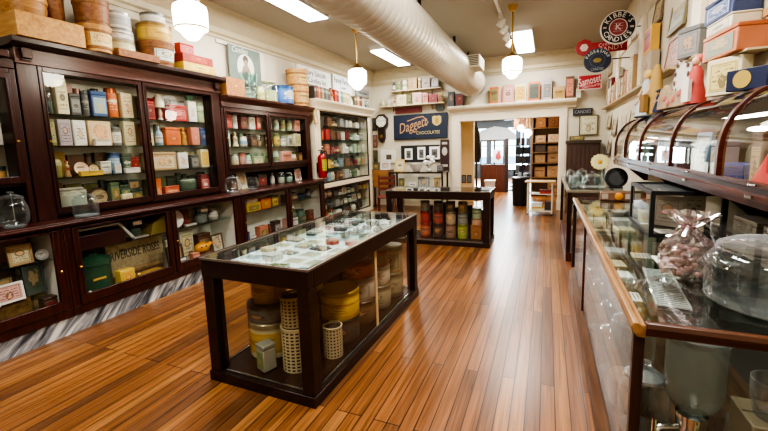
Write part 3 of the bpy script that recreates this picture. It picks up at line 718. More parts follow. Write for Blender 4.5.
row(2.13, 3.01, FU-.005, 1.41, [('oval', .12, .08, .15, c['olive'], c['lgreen'], 'ornate green oval tin'), ('figure', .07, .07, .14, c['tan'], c['red'], 'small painted figure'), ('plate', .14, .03, .12, (232, 206, 190), (226, 190, 170), 'pale pink plate'), ('dial', .12, .04, .13, c['brown'], c['cream'], 'round brown standing dial'),
    ('tin', .11, .08, .12, c['pale'], c['white'], 'pale squat tin'), ('can', .12, .1, .2, c['blue'], c['lblue'], 'large blue round tin', (220, 220, 220)), ('tin', .10, .08, .18, c['dgreen'], c['dgreen'], 'dark green tin with cream disc', (220, 214, 190)), ('tin', .09, .08, .15, c['red'], c['red'], 'bright red tin', (120, 20, 20))], P1.format('third'))
put('flat', -4.24, 2.46, 1.41, R(90), .21, .05, .05, c['yellow'], c['yellow'], 'long yellow box lying at the front of the tall cabinet')
put('box', -4.236, 2.72, 1.41, R(90), .075, .03, .11, c['lblue'], c['white'], 'small pale blue carton before the large blue round tin', ink=(40, 60, 120))
put('flat', -4.238, 2.88, 1.41, R(90), .16, .04, .055, c['white'], c['white'], 'flat white box before the dark green tin in tall cabinet')
row(2.13, 3.01, FU-.005, 1.075, [('oval', .30, .12, .19, (170, 176, 158), (196, 200, 180), 'big pale green dished oval tin'), ('dial', .20, .05, .2, c['dbrown'], (170, 150, 110), 'round brown tin standing on edge'), ('tin', .09, .07, .2, c['green'], c['olive'], 'green upright tin'), ('tin', .11, .07, .17, c['dgreen'], c['green'], 'dull green tin'), ('tin', .13, .08, .12, c['dgreen'], c['olive'], 'dark green squat tin')], P1.format('bottom'))
put('box', -4.246, 2.79, 1.075, R(90), .11, .04, .11, c['cream'], c['cream'], 'small cream carton at the bottom front of the tall cabinet')
put('tin', -4.345, 2.93, 1.2205, R(90), .13, .08, .11, c['dgreen'], c['tan'], 'dark green tin stacked on the dark green squat tin')
put('flat', -4.246, 2.63, 1.075, R(90), .14, .035, .05, c['red'], c['dred'], 'flat red box at the foot of the round brown tin')
P2 = '{} shelf, tall cabinet, second door'
row(3.11, 4.03, FU, 2.01, [('tin', .12, .09, .17, c['red'], c['dred'], 'plain red tin'), ('lamp', .15, .15, .25, (240, 230, 200), c['pale'], 'cream shaded little lamp'), ('tin', .24, .10, .16, c['red'], c['red'], 'wide red tin with pale scrolls', (236, 190, 180)), ('box', .125, .08, .22, c['white'], c['white'], 'white carton with fine print', (120, 120, 120)), ('can', .11, .1, .21, c['lgreen'], c['lgreen'], 'light green round tin', (100, 130, 80))], P2.format('top'))
put('flat', -4.33, 3.60, 2.207, R(90), .19, .07, .06, c['grey'], c['dgrey'], 'grey box lying on the wide red tin')
put('bowl', -4.315, 3.79, 2.2805, 0, .11, .11, .06, (70, 130, 96), (90, 150, 110), 'green glass dish on top of the white carton')
row(3.11, 4.03, FU, 1.71, [('can', .09, .09, .16, c['lgreen'], c['pale'], 'pale green tin'), ('bottle', .085, .08, .2, c['lblue'], c['white'], 'light blue bottle'), ('tin', .20, .09, .19, c['orange'], c['orange'], 'wide orange tin with dark medallion', (90, 40, 24)), ('figure', .10, .1, .2, c['gold'], c['yellow'], 'golden standing figure'), ('box', .13, .08, .2, c['salmon'], c['salmon'], 'salmon pink carton', (170, 80, 60)), ('can', .10, .1, .2, c['blue'], c['navy'], 'dark blue ribbed canister', (90, 110, 150))], P2.format('second'))
row(3.11, 4.03, FU, 1.41, [('tin', .33, .09, .19, c['tan'], (226, 206, 170), 'wide tan tin with cream oval panel', (110, 90, 70)), ('box', .14, .08, .18, c['white'], c['white'], 'white carton with red and dark bands', (120, 30, 30)), ('tin', .12, .08, .15, c['dgrey'], c['grey'], 'dark grey tin'), ('box', .13, .08, .21, c['cream'], c['yellow'], 'pale yellow carton', (180, 150, 60))], P2.format('third'))
row(3.11, 4.03, FU-.01, 1.075, [('tin', .085, .08, .2, c['orange'], c['orange'], 'narrow orange tin', (230, 180, 120)), ('tin', .2, .08, .11, (196, 76, 40), (210, 90, 50), 'low red-orange tin', (236, 200, 160)), ('oval', .24, .10, .17, c['dgreen'], c['dgreen'], 'dark green oval tin', (190, 190, 170)), ('tin', .14, .07, .2, c['dred'], c['red'], 'dark red tin with white letter mark', (236, 230, 220))], P2.format('bottom'))
P3 = '{} shelf, short cabinet, first door'
row(4.28, 5.15, FU, 1.95, [('tin', .15, .08, .19, c['red'], c['red'], 'red tin', (220, 120, 100)), ('can', .10, .1, .2, c['white'], c['white'], 'white round tin', (90, 90, 90)), ('tin', .14, .08, .17, c['dred'], c['brown'], 'maroon tin'), ('box', .12, .08, .18, c['white'], c['pale'], 'white carton with dark border', (50, 60, 50)), ('box', .10, .08, .2, c['red'], c['salmon'], 'red narrow carton', (230, 200, 180))], P3.format('top'))
row(4.28, 5.15, FU, 1.68, [('can', .14, .1, .21, c['mint'], c['mint'], 'mint green round tin', (110, 140, 120)), ('figure', .10, .1, .19, c['cream'], c['tan'], 'cream standing figure'), ('crock', .15, .1, .14, c['white'], c['lblue'], 'white and blue jar', (80, 110, 150)), ('tin', .13, .08, .15, c['dbrown'], c['brown'], 'dark brown tin'), ('jar', .08, .1, .16, c['pale'], c['tan'], 'clear jar with pale lid')], P3.format('middle'))
row(4.28, 5.15, FU, 1.36+.002, [('jar', .11, .1, .17, c['dgrey'], c['brown'], 'dark-lidded glass jar'), ('crock', .12, .1, .18, c['pale'], c['cream'], 'cream stoneware jar'), ('can', .09, .1, .19, c['salmon'], c['pink'], 'faded pink tin'), ('crock', .11, .1, .17, c['mint'], c['white'], 'pale green jar'), ('tin', .22, .08, .14, c['lgreen'], c['cream'], 'wide light green tin', (120, 130, 90))], P3.format('bottom'))
P4 = '{} shelf, short cabinet, second door'
row(5.23, 6.24, FU, 1.95, [('crock', .13, .1, .16, c['grey'], c['dgrey'], 'grey jar'), ('crock', .13, .1, .17, c['pale'], c['mint'], 'pale jar'), ('can', .12, .1, .17, c['lgreen'], c['olive'], 'yellow-green tin'), ('can', .13, .1, .18, c['green'], c['lgreen'], 'leaf green tin'), ('box', .15, .08, .19, c['pink'], c['salmon'], 'pink carton')], P4.format('top'))
row(5.23, 6.24, FU, 1.68, [('bottle', .12, .1, .21, c['white'], c['brown'], 'white jar with brown base'), ('can', .15, .1, .19, c['olive'], c['yellow'], 'olive round tin'), ('can', .10, .1, .15, c['silver'], c['white'], 'silver tin'), ('tin', .13, .08, .17, c['pale'], c['grey'], 'pale grey tin'), ('box', .2, .08, .2, c['cream'], c['lgreen'], 'big cream and green carton')], P4.format('middle'))
row(5.23, 6.24, FU, 1.362, [('can', .13, .1, .14, (122, 160, 74), c['lgreen'], 'bright green tin'), ('crock', .12, .1, .2, c['mint'], c['green'], 'tall green jar'), ('box', .3, .08, .2, c['pink'], c['salmon'], 'large pink carton'), ('crock', .12, .1, .15, c['pale'], c['tan'], 'tan jar'), ('tin', .11, .08, .17, c['brown'], c['gold'], 'brown tin')], P4.format('bottom'))
P5 = '{} shelf of the end cabinet'
row(1.2, 1.87, FU, 2.0, [('tin', .16, .08, .17, c['dgrey'], c['grey'], 'grey tin'), ('box', .13, .08, .19, c['cream'], c['pale'], 'cream carton'), ('tin', .13, .08, .13, c['dred'], c['red'], 'dark red tin')], P5.format('top'))
row(1.2, 1.87, FU, 1.72, [('tin', .14, .08, .17, c['brown'], c['tan'], 'brown tin'), ('box', .15, .08, .2, c['lilac'], c['white'], 'lilac carton'), ('tin', .19, .08, .19, c['white'], (226, 220, 224), 'white tin sprigged with red flowers', (180, 50, 60))], P5.format('second'))
row(1.2, 1.87, FU, 1.392, [('tin', .14, .08, .17, c['green'], c['olive'], 'green tin'), ('jar', .12, .1, .19, c['grey'], c['lgreen'], 'grey-lidded jar'), ('can', .12, .1, .17, c['olive'], c['cream'], 'olive and cream canister'), ('can', .11, .1, .15, c['dgreen'], c['gold'], 'dark green canister')], P5.format('bottom'))
def rear(a0, a1, z, n, hmax, palette, place, x=-4.398):
    it = []
    for q in range(n):
        a = random.choice(palette); b = random.choice(palette+['cream', 'white'])
        k = random.choice(['tin', 'box', 'box', 'can'])
        it.append((k, random.uniform(.08, .16) if k != 'can' else .068, .065, hmax*random.uniform(.82, 1), c[a], c[b], f'rear-row {CN[a]} {nounk[k]}'))
    row(a0, a1, x, z, it, place, jit=.003, parts=False)
CN = dict(cream='cream', white='white', red='red', dred='maroon', orange='orange', blue='blue', lblue='light blue', green='green', dgreen='dark green', olive='olive', yellow='yellow', gold='golden', grey='grey', dgrey='charcoal', brown='brown', dbrown='dark brown', pink='pink', salmon='salmon', tan='tan', pale='pale', lgreen='pale green', silver='silver', mint='mint', black='black', navy='navy', lilac='lilac')
nounk = {'tin': 'tin', 'can': 'round tin', 'crock': 'stoneware jar', 'box': 'carton', 'bottle': 'bottle', 'jar': 'glass jar', 'bowl': 'bowl', 'frame': 'framed picture', 'figure': 'figurine', 'plate': 'plate'}
random.seed(33)
rear(2.14, 3.02, 2.01, 7, .31, ['dgrey', 'grey', 'dgreen', 'brown', 'pink'], 'tall cabinet top shelf, first door')
rear(2.14, 3.02, 1.71, 7, .26, ['olive', 'tan', 'grey', 'cream', 'salmon'], 'tall cabinet second shelf, first door')
rear(2.14, 3.02, 1.41, 7, .25, ['olive', 'dgreen', 'brown', 'gold', 'dgrey'], 'tall cabinet third shelf, first door')
rear(2.14, 3.02, 1.075, 6, .28, ['dgreen', 'olive', 'brown', 'grey', 'tan'], 'tall cabinet bottom shelf, first door')
rear(3.11, 4.04, 2.01, 7, .31, ['dgreen', 'red', 'grey', 'dgrey', 'brown'], 'tall cabinet top shelf, second door')
rear(3.11, 4.04, 1.71, 7, .26, ['olive', 'blue', 'orange', 'grey', 'gold'], 'tall cabinet second shelf, second door')
rear(3.11, 4.04, 1.41, 7, .25, ['brown', 'tan', 'dgrey', 'olive', 'cream'], 'tall cabinet third shelf, second door')
rear(3.11, 4.04, 1.075, 7, .28, ['dgreen', 'dgrey', 'brown', 'olive', 'green'], 'tall cabinet bottom shelf, second door')
for q, (zz, nm) in enumerate(((1.95, 'top'), (1.68, 'middle'), (1.362, 'bottom'))):
    rear(4.28, 5.16, zz, 6, .23, ['dgreen', 'brown', 'mint', 'grey', 'dred'], f'short cabinet {nm} shelf, first door')
    rear(5.23, 6.25, zz, 7, .23, ['olive', 'lgreen', 'brown', 'grey', 'cream'], f'short cabinet {nm} shelf, second door')
# niche of the short cabinet
for y, k, w, h, a, b, s in ((4.42, 'tin', .12, .14, c['dbrown'], c['brown'], 'dark brown tin in the open niche beside the pillar'), (4.62, 'card', .2, .25, c['cream'], c['pale'], 'tall cream card standing in the open niche'), (5.05, 'tin', .2, .19, c['dbrown'], c['dred'], 'dark wooden tin in the middle of the open niche'), (5.32, 'bottle', .08, .2, c['grey'], c['silver'], 'grey bottle in the open niche'),
        (5.55, 'jar', .14, .2, c['silver'], c['pale'], 'glass jar with silver lid in the open niche'), (5.78, 'jar', .14, .18, c['silver'], c['mint'], 'second glass jar with mint sweets in open niche'), (6.08, 'card', .2, .22, c['white'], c['pink'], 'white card at the far end of the open niche')):
    put(k, -4.3, y, 1.036, R(90), w, .06, h, a, b, s)

# glass candy jars standing on the ledge
def candy_jar(x, y, z, r, h, label, lid=True, knob=.05, group=None, straight=False, glass=None, sweets=None, lidmat=None):
    t = thing('candy_jar', label, 'jar', (x, y, z+.0008), 0, group); G = glass or JARG
    if straight: p = [(r*.9, 0), (r, h*.03), (r, h*.8), (r*.94, h*.87), (r*.8, h*.92), (r*.8, h*.96)]
    else: p = [(r*.6, 0), (r*.66, h*.03), (r*.92, h*.2), (r, h*.42), (r*.94, h*.64), (r*.76, h*.84), (r*.7, h*.9), (r*.74, h*.94)]
    MB().lathe(p, 32, cap1=False).build('body', G, t)
    MB().lathe([(p[0][0]*.98, .012), (p[1][0]*.9, .018), (0, .02)], 24).build('thick_base', CUTG, t)
    rt = p[-1][0]
    MB().lathe([(rt*1.04, -h*.015+p[-1][1]), (rt*1.05, h*.015+p[-1][1]), (rt*.98, h*.02+p[-1][1])], 28, cap0=False, cap1=False).build('rim', CUTG, t)
    if lid:
        z0 = p[-1][1]+h*.025
        l = MB().lathe([(rt*1.0, z0), (rt*.96, z0+h*.03), (rt*.6, z0+h*.08), (rt*.2, z0+h*.1)], 28, cap0=False).build('lid', lidmat or G, t)
        MB().lathe([(rt*.14, z0+h*.1), (rt*.12, z0+h*.12), (rt*.3, z0+h*.15), (rt*.3, z0+h*.18), (0, z0+h*.2)], 16).build('knob', CUTG, l)
    if sweets: MB().lathe([(p[0][0]*.9, .022), (r*.9, h*.2), (r*.92, h*.35), (r*.5, h*.4), (0, h*.41)], 20).build('sweets', plain(sweets, .5, 0, .3, .5, 50), t)
    return t
LZ = 1.034
candy_jar(-4.06, 1.72, LZ, .105, .26, 'round bellied glass jar with knob lid at the photo edge')
candy_jar(-4.065, 2.27, LZ, .1, .2, 'short wide glass jar on the ledge before the tall cabinet', straight=True)
candy_jar(-4.055, 4.17, LZ, .115, .21, 'heavy glass jar on the ledge between the tall and short cabinets', glass=CUTG)
candy_jar(-4.07, 4.58, LZ, .085, .19, 'small round glass jar on the ledge before the open niche', lid=False)
gb = thing('glass_goblet', 'small stemmed glass on the ledge near the fire extinguisher', 'goblet', (-4.05, 5.75, LZ+.0008))
MB().lathe([(.045, 0), (.04, .008), (.01, .014), (.009, .06), (.03, .09), (.042, .15)], 20, cap1=False).build('bowl', CUTG, gb)

# inside the base cabinets
F2 = LX-.14; S = .70; B0 = .217
P6 = 'the upper shelf of the lettered-crate base cabinet'
# camera-side cabinet
put('flat', -4.18, 1.02, S, R(90), .34, .2, .1, c['blue'], c['white'], 'flat blue box with white lid in the base cabinet nearest the camera')
put('flat', -4.17, 1.42, S, R(90), .3, .2, .12, c['lblue'], c['blue'], 'pale blue box on the upper shelf nearest the camera')
put('frame', -4.12, 1.75, S, R(90), .17, .03, .17, c['tan'], c['cream'], 'small tan framed flower picture on the upper shelf nearest the camera')
put('frame', -4.07, 1.42, .41, R(90), .26, .03, .19, c['white'], c['salmon'], 'white framed picture leaning in the base cabinet nearest the camera')
put('frame', -4.1, 1.63, .41, R(90), .2, .03, .16, c['white'], c['pink'], 'second white framed picture, beside the dark framed one')
put('frame', -4.14, 1.83, .41, R(90), .15, .03, .26, c['dgrey'], c['dgreen'], 'dark framed picture standing at the cabinet end nearest the camera')
crate(-4.26, 1.38, B0, R(90), .8, .26, .19, wood((120, 92, 52), (84, 60, 32), .5, 1, 'Y'), 'low brown wooden case below the white framed pictures')
put('oval', -4.052, 1.70, B0, R(90), .2, .1, .06, c['silver'], c['green'], 'oval dish at the bottom of the base cabinet nearest the camera')
put('bowl', -4.06, 1.46, B0, R(90), .12, .12, .05, c['pale'], c['lgreen'], 'little pale bowl beside the oval dish')
put('flat', -4.055, 1.22, B0, R(90), .22, .1, .04, c['salmon'], c['tan'], 'flat salmon box at the bottom nearest the camera')
put('tin', -4.05, 1.86, B0, R(90), .1, .1, .17, c['dbrown'], c['dred'], 'dark brown stacked tin below the dark framed picture')
put('box', -4.4, 1.5, S, R(90), .3, .1, .2, c['dgreen'], c['olive'], 'dark green carton behind the pale blue box')
put('tin', -4.4, 1.8, S, R(90), .2, .1, .22, c['salmon'], c['tan'], 'salmon tin at the rear of the upper shelf nearest the camera')
put('box', -4.438, 1.52, B0, R(90), .34, .08, .36, c['white'], c['pink'], 'white carton with red print behind the low brown case')
put('tin', -4.42, 1.872, B0, R(90), .15, .1, .4, c['pale'], c['white'], 'tall pale tin in the rear corner nearest the camera')
put('figure', -4.02, 1.58, B0, R(90), .07, .07, .09, c['white'], c['tan'], 'little white figure between the bowl and the oval dish')
put('plate', -4.1, 1.9-.02, S, R(90), .1, .03, .1, c['silver'], c['white'], 'small silver plate by the cabinet end nearest the camera')
put('tin', -4.3, 1.60, .41+.0, R(90), .3, .1, .24, c['dbrown'], c['tan'], 'dark brown tin behind the white framed pictures')
put('crock', -4.24, 1.88, B0, R(90), .12, .12, .2, c['olive'], c['tan'], 'olive jar between the stacked tins nearest the camera')
put('bowl', -4.03, 1.33, B0, R(90), .07, .07, .06, c['white'], c['pink'], 'tiny white cup beside the little pale bowl')
# green canister cabinet
sc = thing('scale_scoop', 'grey metal scale scoop with a sloping side over a dark red base', 'scale', (-4.25, 2.42, S+.0008), 0)
MB().box(-.17, .17, -.24, .2, 0, .15).build('base', plain((58, 22, 24), .4), sc, .01)
MB().ext([(-.25, .215), (.16, .215), (.30, .03), (.27, .02), (.14, .195), (-.25, .195)], -.17, .17, 'x').build('scoop', plain((196, 202, 196), .35, .3), sc, .004)
jt = put('jar', -4.205, 2.80, S, R(90), .13, .1, .2, c['dgreen'], c['dgreen'], 'dark green glass jar with a white tag, beside the scale scoop')
MB().box(-.05, .05, -.072, -.07, .14, .185).build('price_tag', WHITE, jt)
put('flat', -4.112, 2.80, S, R(90), .17, .045, .018, c['silver'], c['silver'], 'flat silver tray at the shelf edge before the green jar')
tr = thing('seed_scoop_box', 'olive wooden tray with sloping grey ends on the upper shelf', 'tray', (-4.22, 3.1+.0, S+.0008), R(90))
MB().ext([(-.0-.1, 0), (.16, 0), (.16, .22), (.1, .22), (-.06, .12)], -.14, .12, 'y').build('body', plain((138, 124, 64), .5), tr, .006)
tr.location.y = 3.03-.03; 
grn = thing('green_canister', 'large round green canister in the base cabinet under the scale scoop', 'canister', (-4.23, 2.34, B0+.0008), R(90))
MB().lathe([(.155, 0), (.165, .01), (.165, .3), (.172, .305), (.172, .33), (.165, .335), (.165, .36), (.12, .385), (.06, .4)], 32).build('body', plain((44, 78, 58), .35), grn)
MB().lathe([(.06, .4), (.062, .425), (0, .43)], 20).build('lid', plain((36, 76, 52), .35), grn)
MB().box(-.09, .03, -.169, -.163, .17, .19).build('painted_mark', plain((190, 150, 70)), grn)
put('flat', -4.36, 2.86, B0, R(90), .64, .1, .12, c['brown'], c['tan'], 'plain brown board box under the lettered crate')
crate(-4.36, 2.86, B0+.125, R(90), .66, .12, .33, wood((176, 160, 126), (142, 124, 92), .55, 1, 'Y'), 'weathered crate board with large stencilled dark letters', words='RIVERSIDE ROSES', ink=(62, 56, 52))
put('flat', -4.2, 2.78+.02, B0, R(90), .50, .1, .06, c['tan'], c['gold'], 'flat tan board box lying before the lettered crate')
put('box', -4.07, 2.56, B0+.0, R(90), .15, .1, .2, c['yellow'], c['yellow'], 'bright yellow carton with red mark before the green canister', ink=(196, 70, 30))
put('tray', -4.022, 2.36, B0, R(90), .22, .05, .05, c['lblue'], c['lblue'], 'pale blue tray in front of the green canister')
put('figure', -4.04, 2.11, B0, R(90), .08, .08, .12, c['tan'], c['brown'], 'small tan figure in the cabinet corner by the green canister')
put('figure', -4.03, 2.19, B0, R(90), .06, .08, .1, c['yellow'], c['white'], 'tiny yellow figure beside the tan one')
kb = MB().lathe([(.02, 0), (.03, .02), (.012, .05), (.03, .075), (.034, .1), (.02, .125), (0, .13)], 18, (-4.03, 2.68, B0+.001)).build('brass_knob', BRASS); tag(kb, 'round brass knob standing before the lettered crate', 'knob')
# second door
put('plate', -4.16, 3.27, S, R(90), .23, .04, .2, c['white'], (226, 226, 224), 'round white plate standing on the upper shelf behind glass', ink=(200, 200, 205))
put('tin', -4.22, 3.46, S, R(90), .1, .08, .2, c['dred'], c['dred'], 'dark red tin beside the round white plate')
jt = put('jar', -4.17, 3.66, S, R(90), .17, .1, .2, c['silver'], c['grey'], 'square-shouldered glass jar with tag beside the dark red tin')
put('flat', -4.14, 3.48, S, R(90), .16, .04, .02, c['white'], c['white'], 'thin white card lying before the dark red tin')
put('crock', -4.18, 3.88, S, R(90), .13, .1, .16, c['silver'], c['white'], 'silver jug at the end of the upper shelf')
MB().box(-.055, .055, -.09, -.088, .15, .19).build('price_tag', WHITE, jt)
put('box', -4.33, 3.29, B0, R(90), .14, .1, .34, c['pale'], c['pale'], 'tall pale carton behind the ornate brown frame', ink=(150, 140, 120))
put('box', -4.33, 3.52, B0, R(90), .2, .1, .4, c['pale'], c['cream'], 'taller pale carton in the middle of the base cabinet')
put('tin', -4.33, 3.8, B0, R(90), .2, .1, .3, c['brown'], c['tan'], 'brown tin at the rear of the base cabinet')
put('frame', -4.17, 3.26, B0, R(90), .22, .03, .27, c['dbrown'], c['tan'], 'ornate brown framed picture in the base cabinet', ink=(70, 50, 40))
put('frame', -4.17, 3.92, B0, R(90), .2, .03, .27, c['brown'], c['pale'], 'brown framed picture at the end of the base cabinet')
put('card', -4.03, 3.24, B0, R(90), .12, .02, .14, c['dgrey'], c['white'], 'dark card with a white horse shape at the front')
put('tin', -4.05, 3.42, B0, R(90), .1, .07, .15, c['salmon'], c['pink'], 'pink tin beside the white horse card')
pk = thing('pumpkin_figure', 'orange rounded pumpkin figure with a curled tail', 'figurine', (-4.1, 3.58, B0+.1), R(80))
MB().ell((0, 0, .07), (.1, .075, .069), 18, 12).tube([(.08, 0, .08), (.13, 0, .11), (.17, 0, .09)], [.035, .02, .004], 10).build('body', plain((206, 140, 40), .45), pk)
MB().ell((-.04, -.07, .09), (.012, .008, .012), 10, 6).ell((.02, -.072, .095), (.012, .008, .012), 10, 6).build('eyes', IRON, pk)
put('flat', -4.1, 3.58, B0, R(90), .2, .16, .098, c['dbrown'], c['brown'], 'dark box carrying the orange pumpkin figure')
put('tin', -4.448, 2.5, S, R(90), .26, .05, .2, c['dgreen'], c['brown'], 'dark tin behind the scale scoop')
put('box', -4.42, 2.86, S, R(90), .3, .08, .22, c['dgreen'], c['olive'], 'green carton behind the dark green glass jar')
put('box', -4.42, 3.6, S, R(90), .3, .08, .22, c['pale'], c['cream'], 'cream carton behind the square-shouldered jar')
put('box', -4.42, 3.9, S, R(90), .16, .08, .24, c['white'], c['lblue'], 'white carton behind the silver jug')
put('figure', -4.02, 2.47, B0, R(90), .05, .06, .07, c['brown'], c['tan'], 'tiny brown toy before the yellow carton')
put('bowl', -4.065, 2.83, B0, R(90), .12, .1, .05, c['tan'], c['salmon'], 'small tan bowl before the lettered crate')
put('flat', -4.05, 2.97, B0, R(90), .1, .08, .05, c['olive'], c['cream'], 'small olive box near the door divider')
# base cabinet by the extinguisher
row(4.27, 5.2, F2+.01, S, [('card', .13, .03, .2, c['white'], c['white'], 'white card'), ('tin', .28, .12, .13, c['yellow'], c['olive'], 'long yellow-green tin', (120, 110, 40)), ('tin', .24, .1, .17, c['orange'], c['gold'], 'orange tin', (200, 120, 50)), ('tin', .16, .1, .18, c['olive'], c['yellow'], 'olive yellow tin')], 'upper base shelf beside the extinguisher')
put('flat', -4.145, 4.588, S+.132, R(90), .24, .08, .07, c['white'], c['pink'], 'white box with red print on the long yellow-green tin')
row(4.27, 5.2, F2+.02, B0, [('tin', .14, .1, .2, c['navy'], c['blue'], 'navy tin'), ('bowl', .16, .1, .1, c['white'], c['blue'], 'white bowl'), ('tin', .2, .1, .22, c['salmon'], c['olive'], 'mottled tin'), ('figure', .1, .1, .22, c['dred'], c['brown'], 'dark red figure'), ('tin', .15, .1, .24, c['dbrown'], c['lilac'], 'dark tin')], 'floor of the yellow-tin base cabinet')
row(5.32, 6.24, F2+.01, S, [('tin', .2, .1, .15, c['brown'], c['olive'], 'brown tin'), ('crock', .14, .1, .16, c['dbrown'], c['tan'], 'brown stoneware jar'), ('bowl', .24, .1, .1, (40, 70, 110), c['blue'], 'blue bowl'), ('crock', .12, .1, .17, c['dgrey'], c['grey'], 'dark jar')], 'upper shelf behind last base door')
row(5.32, 6.24, F2+.01, B0, [('tin', .17, .1, .22, c['pink'], c['cream'], 'cream and pink tin'), ('bottle', .16, .1, .4, c['dgreen'], c['white'], 'dark green bottle with white top'), ('crock', .22, .1, .3, (40, 82, 70), c['dgreen'], 'green glazed jar'), ('tin', .14, .1, .26, c['brown'], c['dred'], 'reddish brown tin')], 'floor behind last base door')

# ------------------------------------------------------------------ on top of the wall cabinets
TZ = 2.62
crate(-4.22, 2.19, TZ, R(90), .52, .34, .20, PINE, 'long pale pine box at the near end of the cabinet top')
lidb = thing('wooden_tub', 'rounded pale wooden tub resting on the long pine box', 'tub', (-4.31, 2.12, TZ+.202), R(90))
MB().lathe([(.15, 0), (.165, .1), (.165, .14)], 30).build('staves', PINE_X, lidb); MB().lathe([(.172, .14), (.172, .2), (.15, .215), (0, .215)], 30).build('lid', PINE, lidb)
pail(-4.18, 2.615, TZ, R(90), .15, .25, PINE, 'lower wooden pail with a cream paper label, beside the pine box', (216, 196, 140))
pail(-4.18, 2.615, TZ+.2535, R(90), .15, .26, CIGAR, 'wooden pail stacked on the labelled pail')
pail(-4.36, 2.385, TZ+.2025, R(90), .085, .3, CIGAR, 'dark slim wooden pail standing behind on the pine box', hoops=False)
put('can', -4.31, 2.94, TZ, R(90), .30, .30, .2, (216, 206, 166), (220, 212, 170), 'cream round tub with green printed words on the cabinet top', ink=(110, 120, 80))
put('can', -4.31, 2.94, TZ+.2015, R(90), .29, .29, .12, c['silver'], c['white'], 'silver-white tin stacked on the cream tub')
put('can', -4.31, 2.94, TZ+.323, R(90), .27, .27, .17, c['white'], c['silver'], 'topmost white tin of the stack on the cream tub', ink=(150, 150, 150))
crate(-4.09, 2.99, TZ, R(90), .46, .07, .075, CIGAR, 'low reddish cigar box at the front edge of the cabinet top')
pail(-4.28, 3.36, TZ, R(90), .19, .27, CIGAR, 'brown pail with black and white printed label on the cabinet top', (200, 206, 200), ink=(40, 40, 46))
put('can', -4.28, 3.36, TZ+.2735, R(90), .36, .36, .2, c['gold'], c['yellow'], 'golden tub stacked on the brown labelled pail', ink=(160, 110, 40))
put('can', -4.28, 3.36, TZ+.4752, R(90), .26, .26, .12, c['grey'], c['white'], 'pale tin topmost on the golden tub', ink=(160, 160, 160))
crate(-4.19, 3.815, TZ, R(90), .50, .2, .10, wood((214, 182, 90), (190, 156, 70), .5, 1, 'Y'), 'yellow cigar box with printed front on the cabinet top', lab=(228, 200, 110), ink=(120, 110, 50))
crate(-4.19, 3.795, TZ+.1015, R(90), .46, .2, .10, wood((168, 62, 44), (130, 44, 32), .5, 1, 'Y'), 'red cigar box on top of the yellow one', lab=(186, 84, 60), ink=(90, 30, 24))
put('tin', -4.2, 3.69, TZ+.203, R(90), .2, .1, .13, (190, 60, 60), (200, 80, 76), 'pinkish red tin standing on the red cigar box')
TZ2 = 2.40
crate(-4.24, 4.455, TZ2, R(90), .36, .22, .25, wood((182, 132, 82), (142, 92, 50), .5, 1, 'Y'), 'square wooden box with a faint mark at the end of the short cabinet', lab=(170, 118, 70), ink=(120, 76, 40))
pst = thing('advertising_sign', 'grey-green poster with a woman in a pale oval above the short cabinet', 'poster', (-4.43, 5.02, 2.66), R(90))
pst.scale = (1.13, 1, 1.27)
MB().box(-.31, .31, -.006, .006, 0, .44).build('board', plain((112, 124, 114), .5), pst)
m = MB(); m.T = Matrix.Translation((-.0, -.007, .2)) @ Matrix.Rotation(R(90), 4, 'X') @ Matrix.Diagonal((1, 1.0, 1, 1))
m.lathe([(.165, 0), (.165, .002)], 30).build('oval_ground', plain((222, 220, 206), .5), pst)
m = MB().ell((0, -.012, .27), (.04, .006, .05)).ell((0, -.012, .14), (.085, .006, .1)); m.build('figure_print', plain((150, 130, 116), .5), pst)
MB().ell((0, -.011, .30), (.052, .006, .05)).build('hair_print', plain((90, 74, 62), .5), pst)
for k, (w, x) in enumerate(((.05, -.15), (.06, -.08), (.04, -.02), (.07, .05))): pass
lettering([('Candies', -.1, .395, .07, .3, .04)], plain((214, 214, 196)), pst, -.007, .25)
for k, (y, col, lab) in enumerate(((4.735, c['mint'], 'tall ribbed glass vase on the short cabinet before the poster'), (4.90, (190, 206, 200), 'second ribbed glass vase, beside the yellow flowered crock'))):
    t = thing('glass_vase', lab, 'vase', (-4.2, y, TZ2+.0008), 0)
    MB().lathe([(.055, 0), (.068, .01), (.062, .1), (.07, .28), (.08, .38), (.075, .38), (.066, .28)], 24, cap1=False).build('body', vessel_glass('vase_glass', (.72, .84, .82), (.6, .7, .68), .8), t)
    m = MB()
    for q in range(3): m.lathe([(.063, .06+q*.08), (.068, .065+q*.08), (.064, .075+q*.08)], 24, cap0=False, cap1=False)
    m.build('raised_rings', CUTG, t)
put('crock', -4.22, 5.068, TZ2, R(90), .14, .14, .22, (212, 200, 140), (190, 186, 110), 'yellow flowered crock on the short cabinet', ink=(120, 120, 60))
put('jar', -4.24, 5.31, TZ2, R(90), .29, .2, .36, (210, 206, 160), (206, 200, 140), 'wide glass jar of pale sweets on the short cabinet')
put('can', -4.24, 5.68, TZ2, R(90), .36, .2, .30, (44, 92, 160), (60, 110, 180), 'bright blue can with white lettering on the short cabinet', ink=(236, 236, 236))
pail(-4.24, 6.13, TZ2, R(90), .2, .32, PINE, 'wooden pail at the far end of the short cabinet', (180, 150, 90))
pail(-4.24, 6.13, TZ2+.323, R(90), .195, .32, PINE, 'wooden pail stacked on the one at the far end', (196, 166, 96))
put('frame', -4.13, 6.535, 2.1, R(90), .12, .03, .26, c['gold'], c['cream'], 'small gilt frame hung on the cabinet end by the extinguisher')

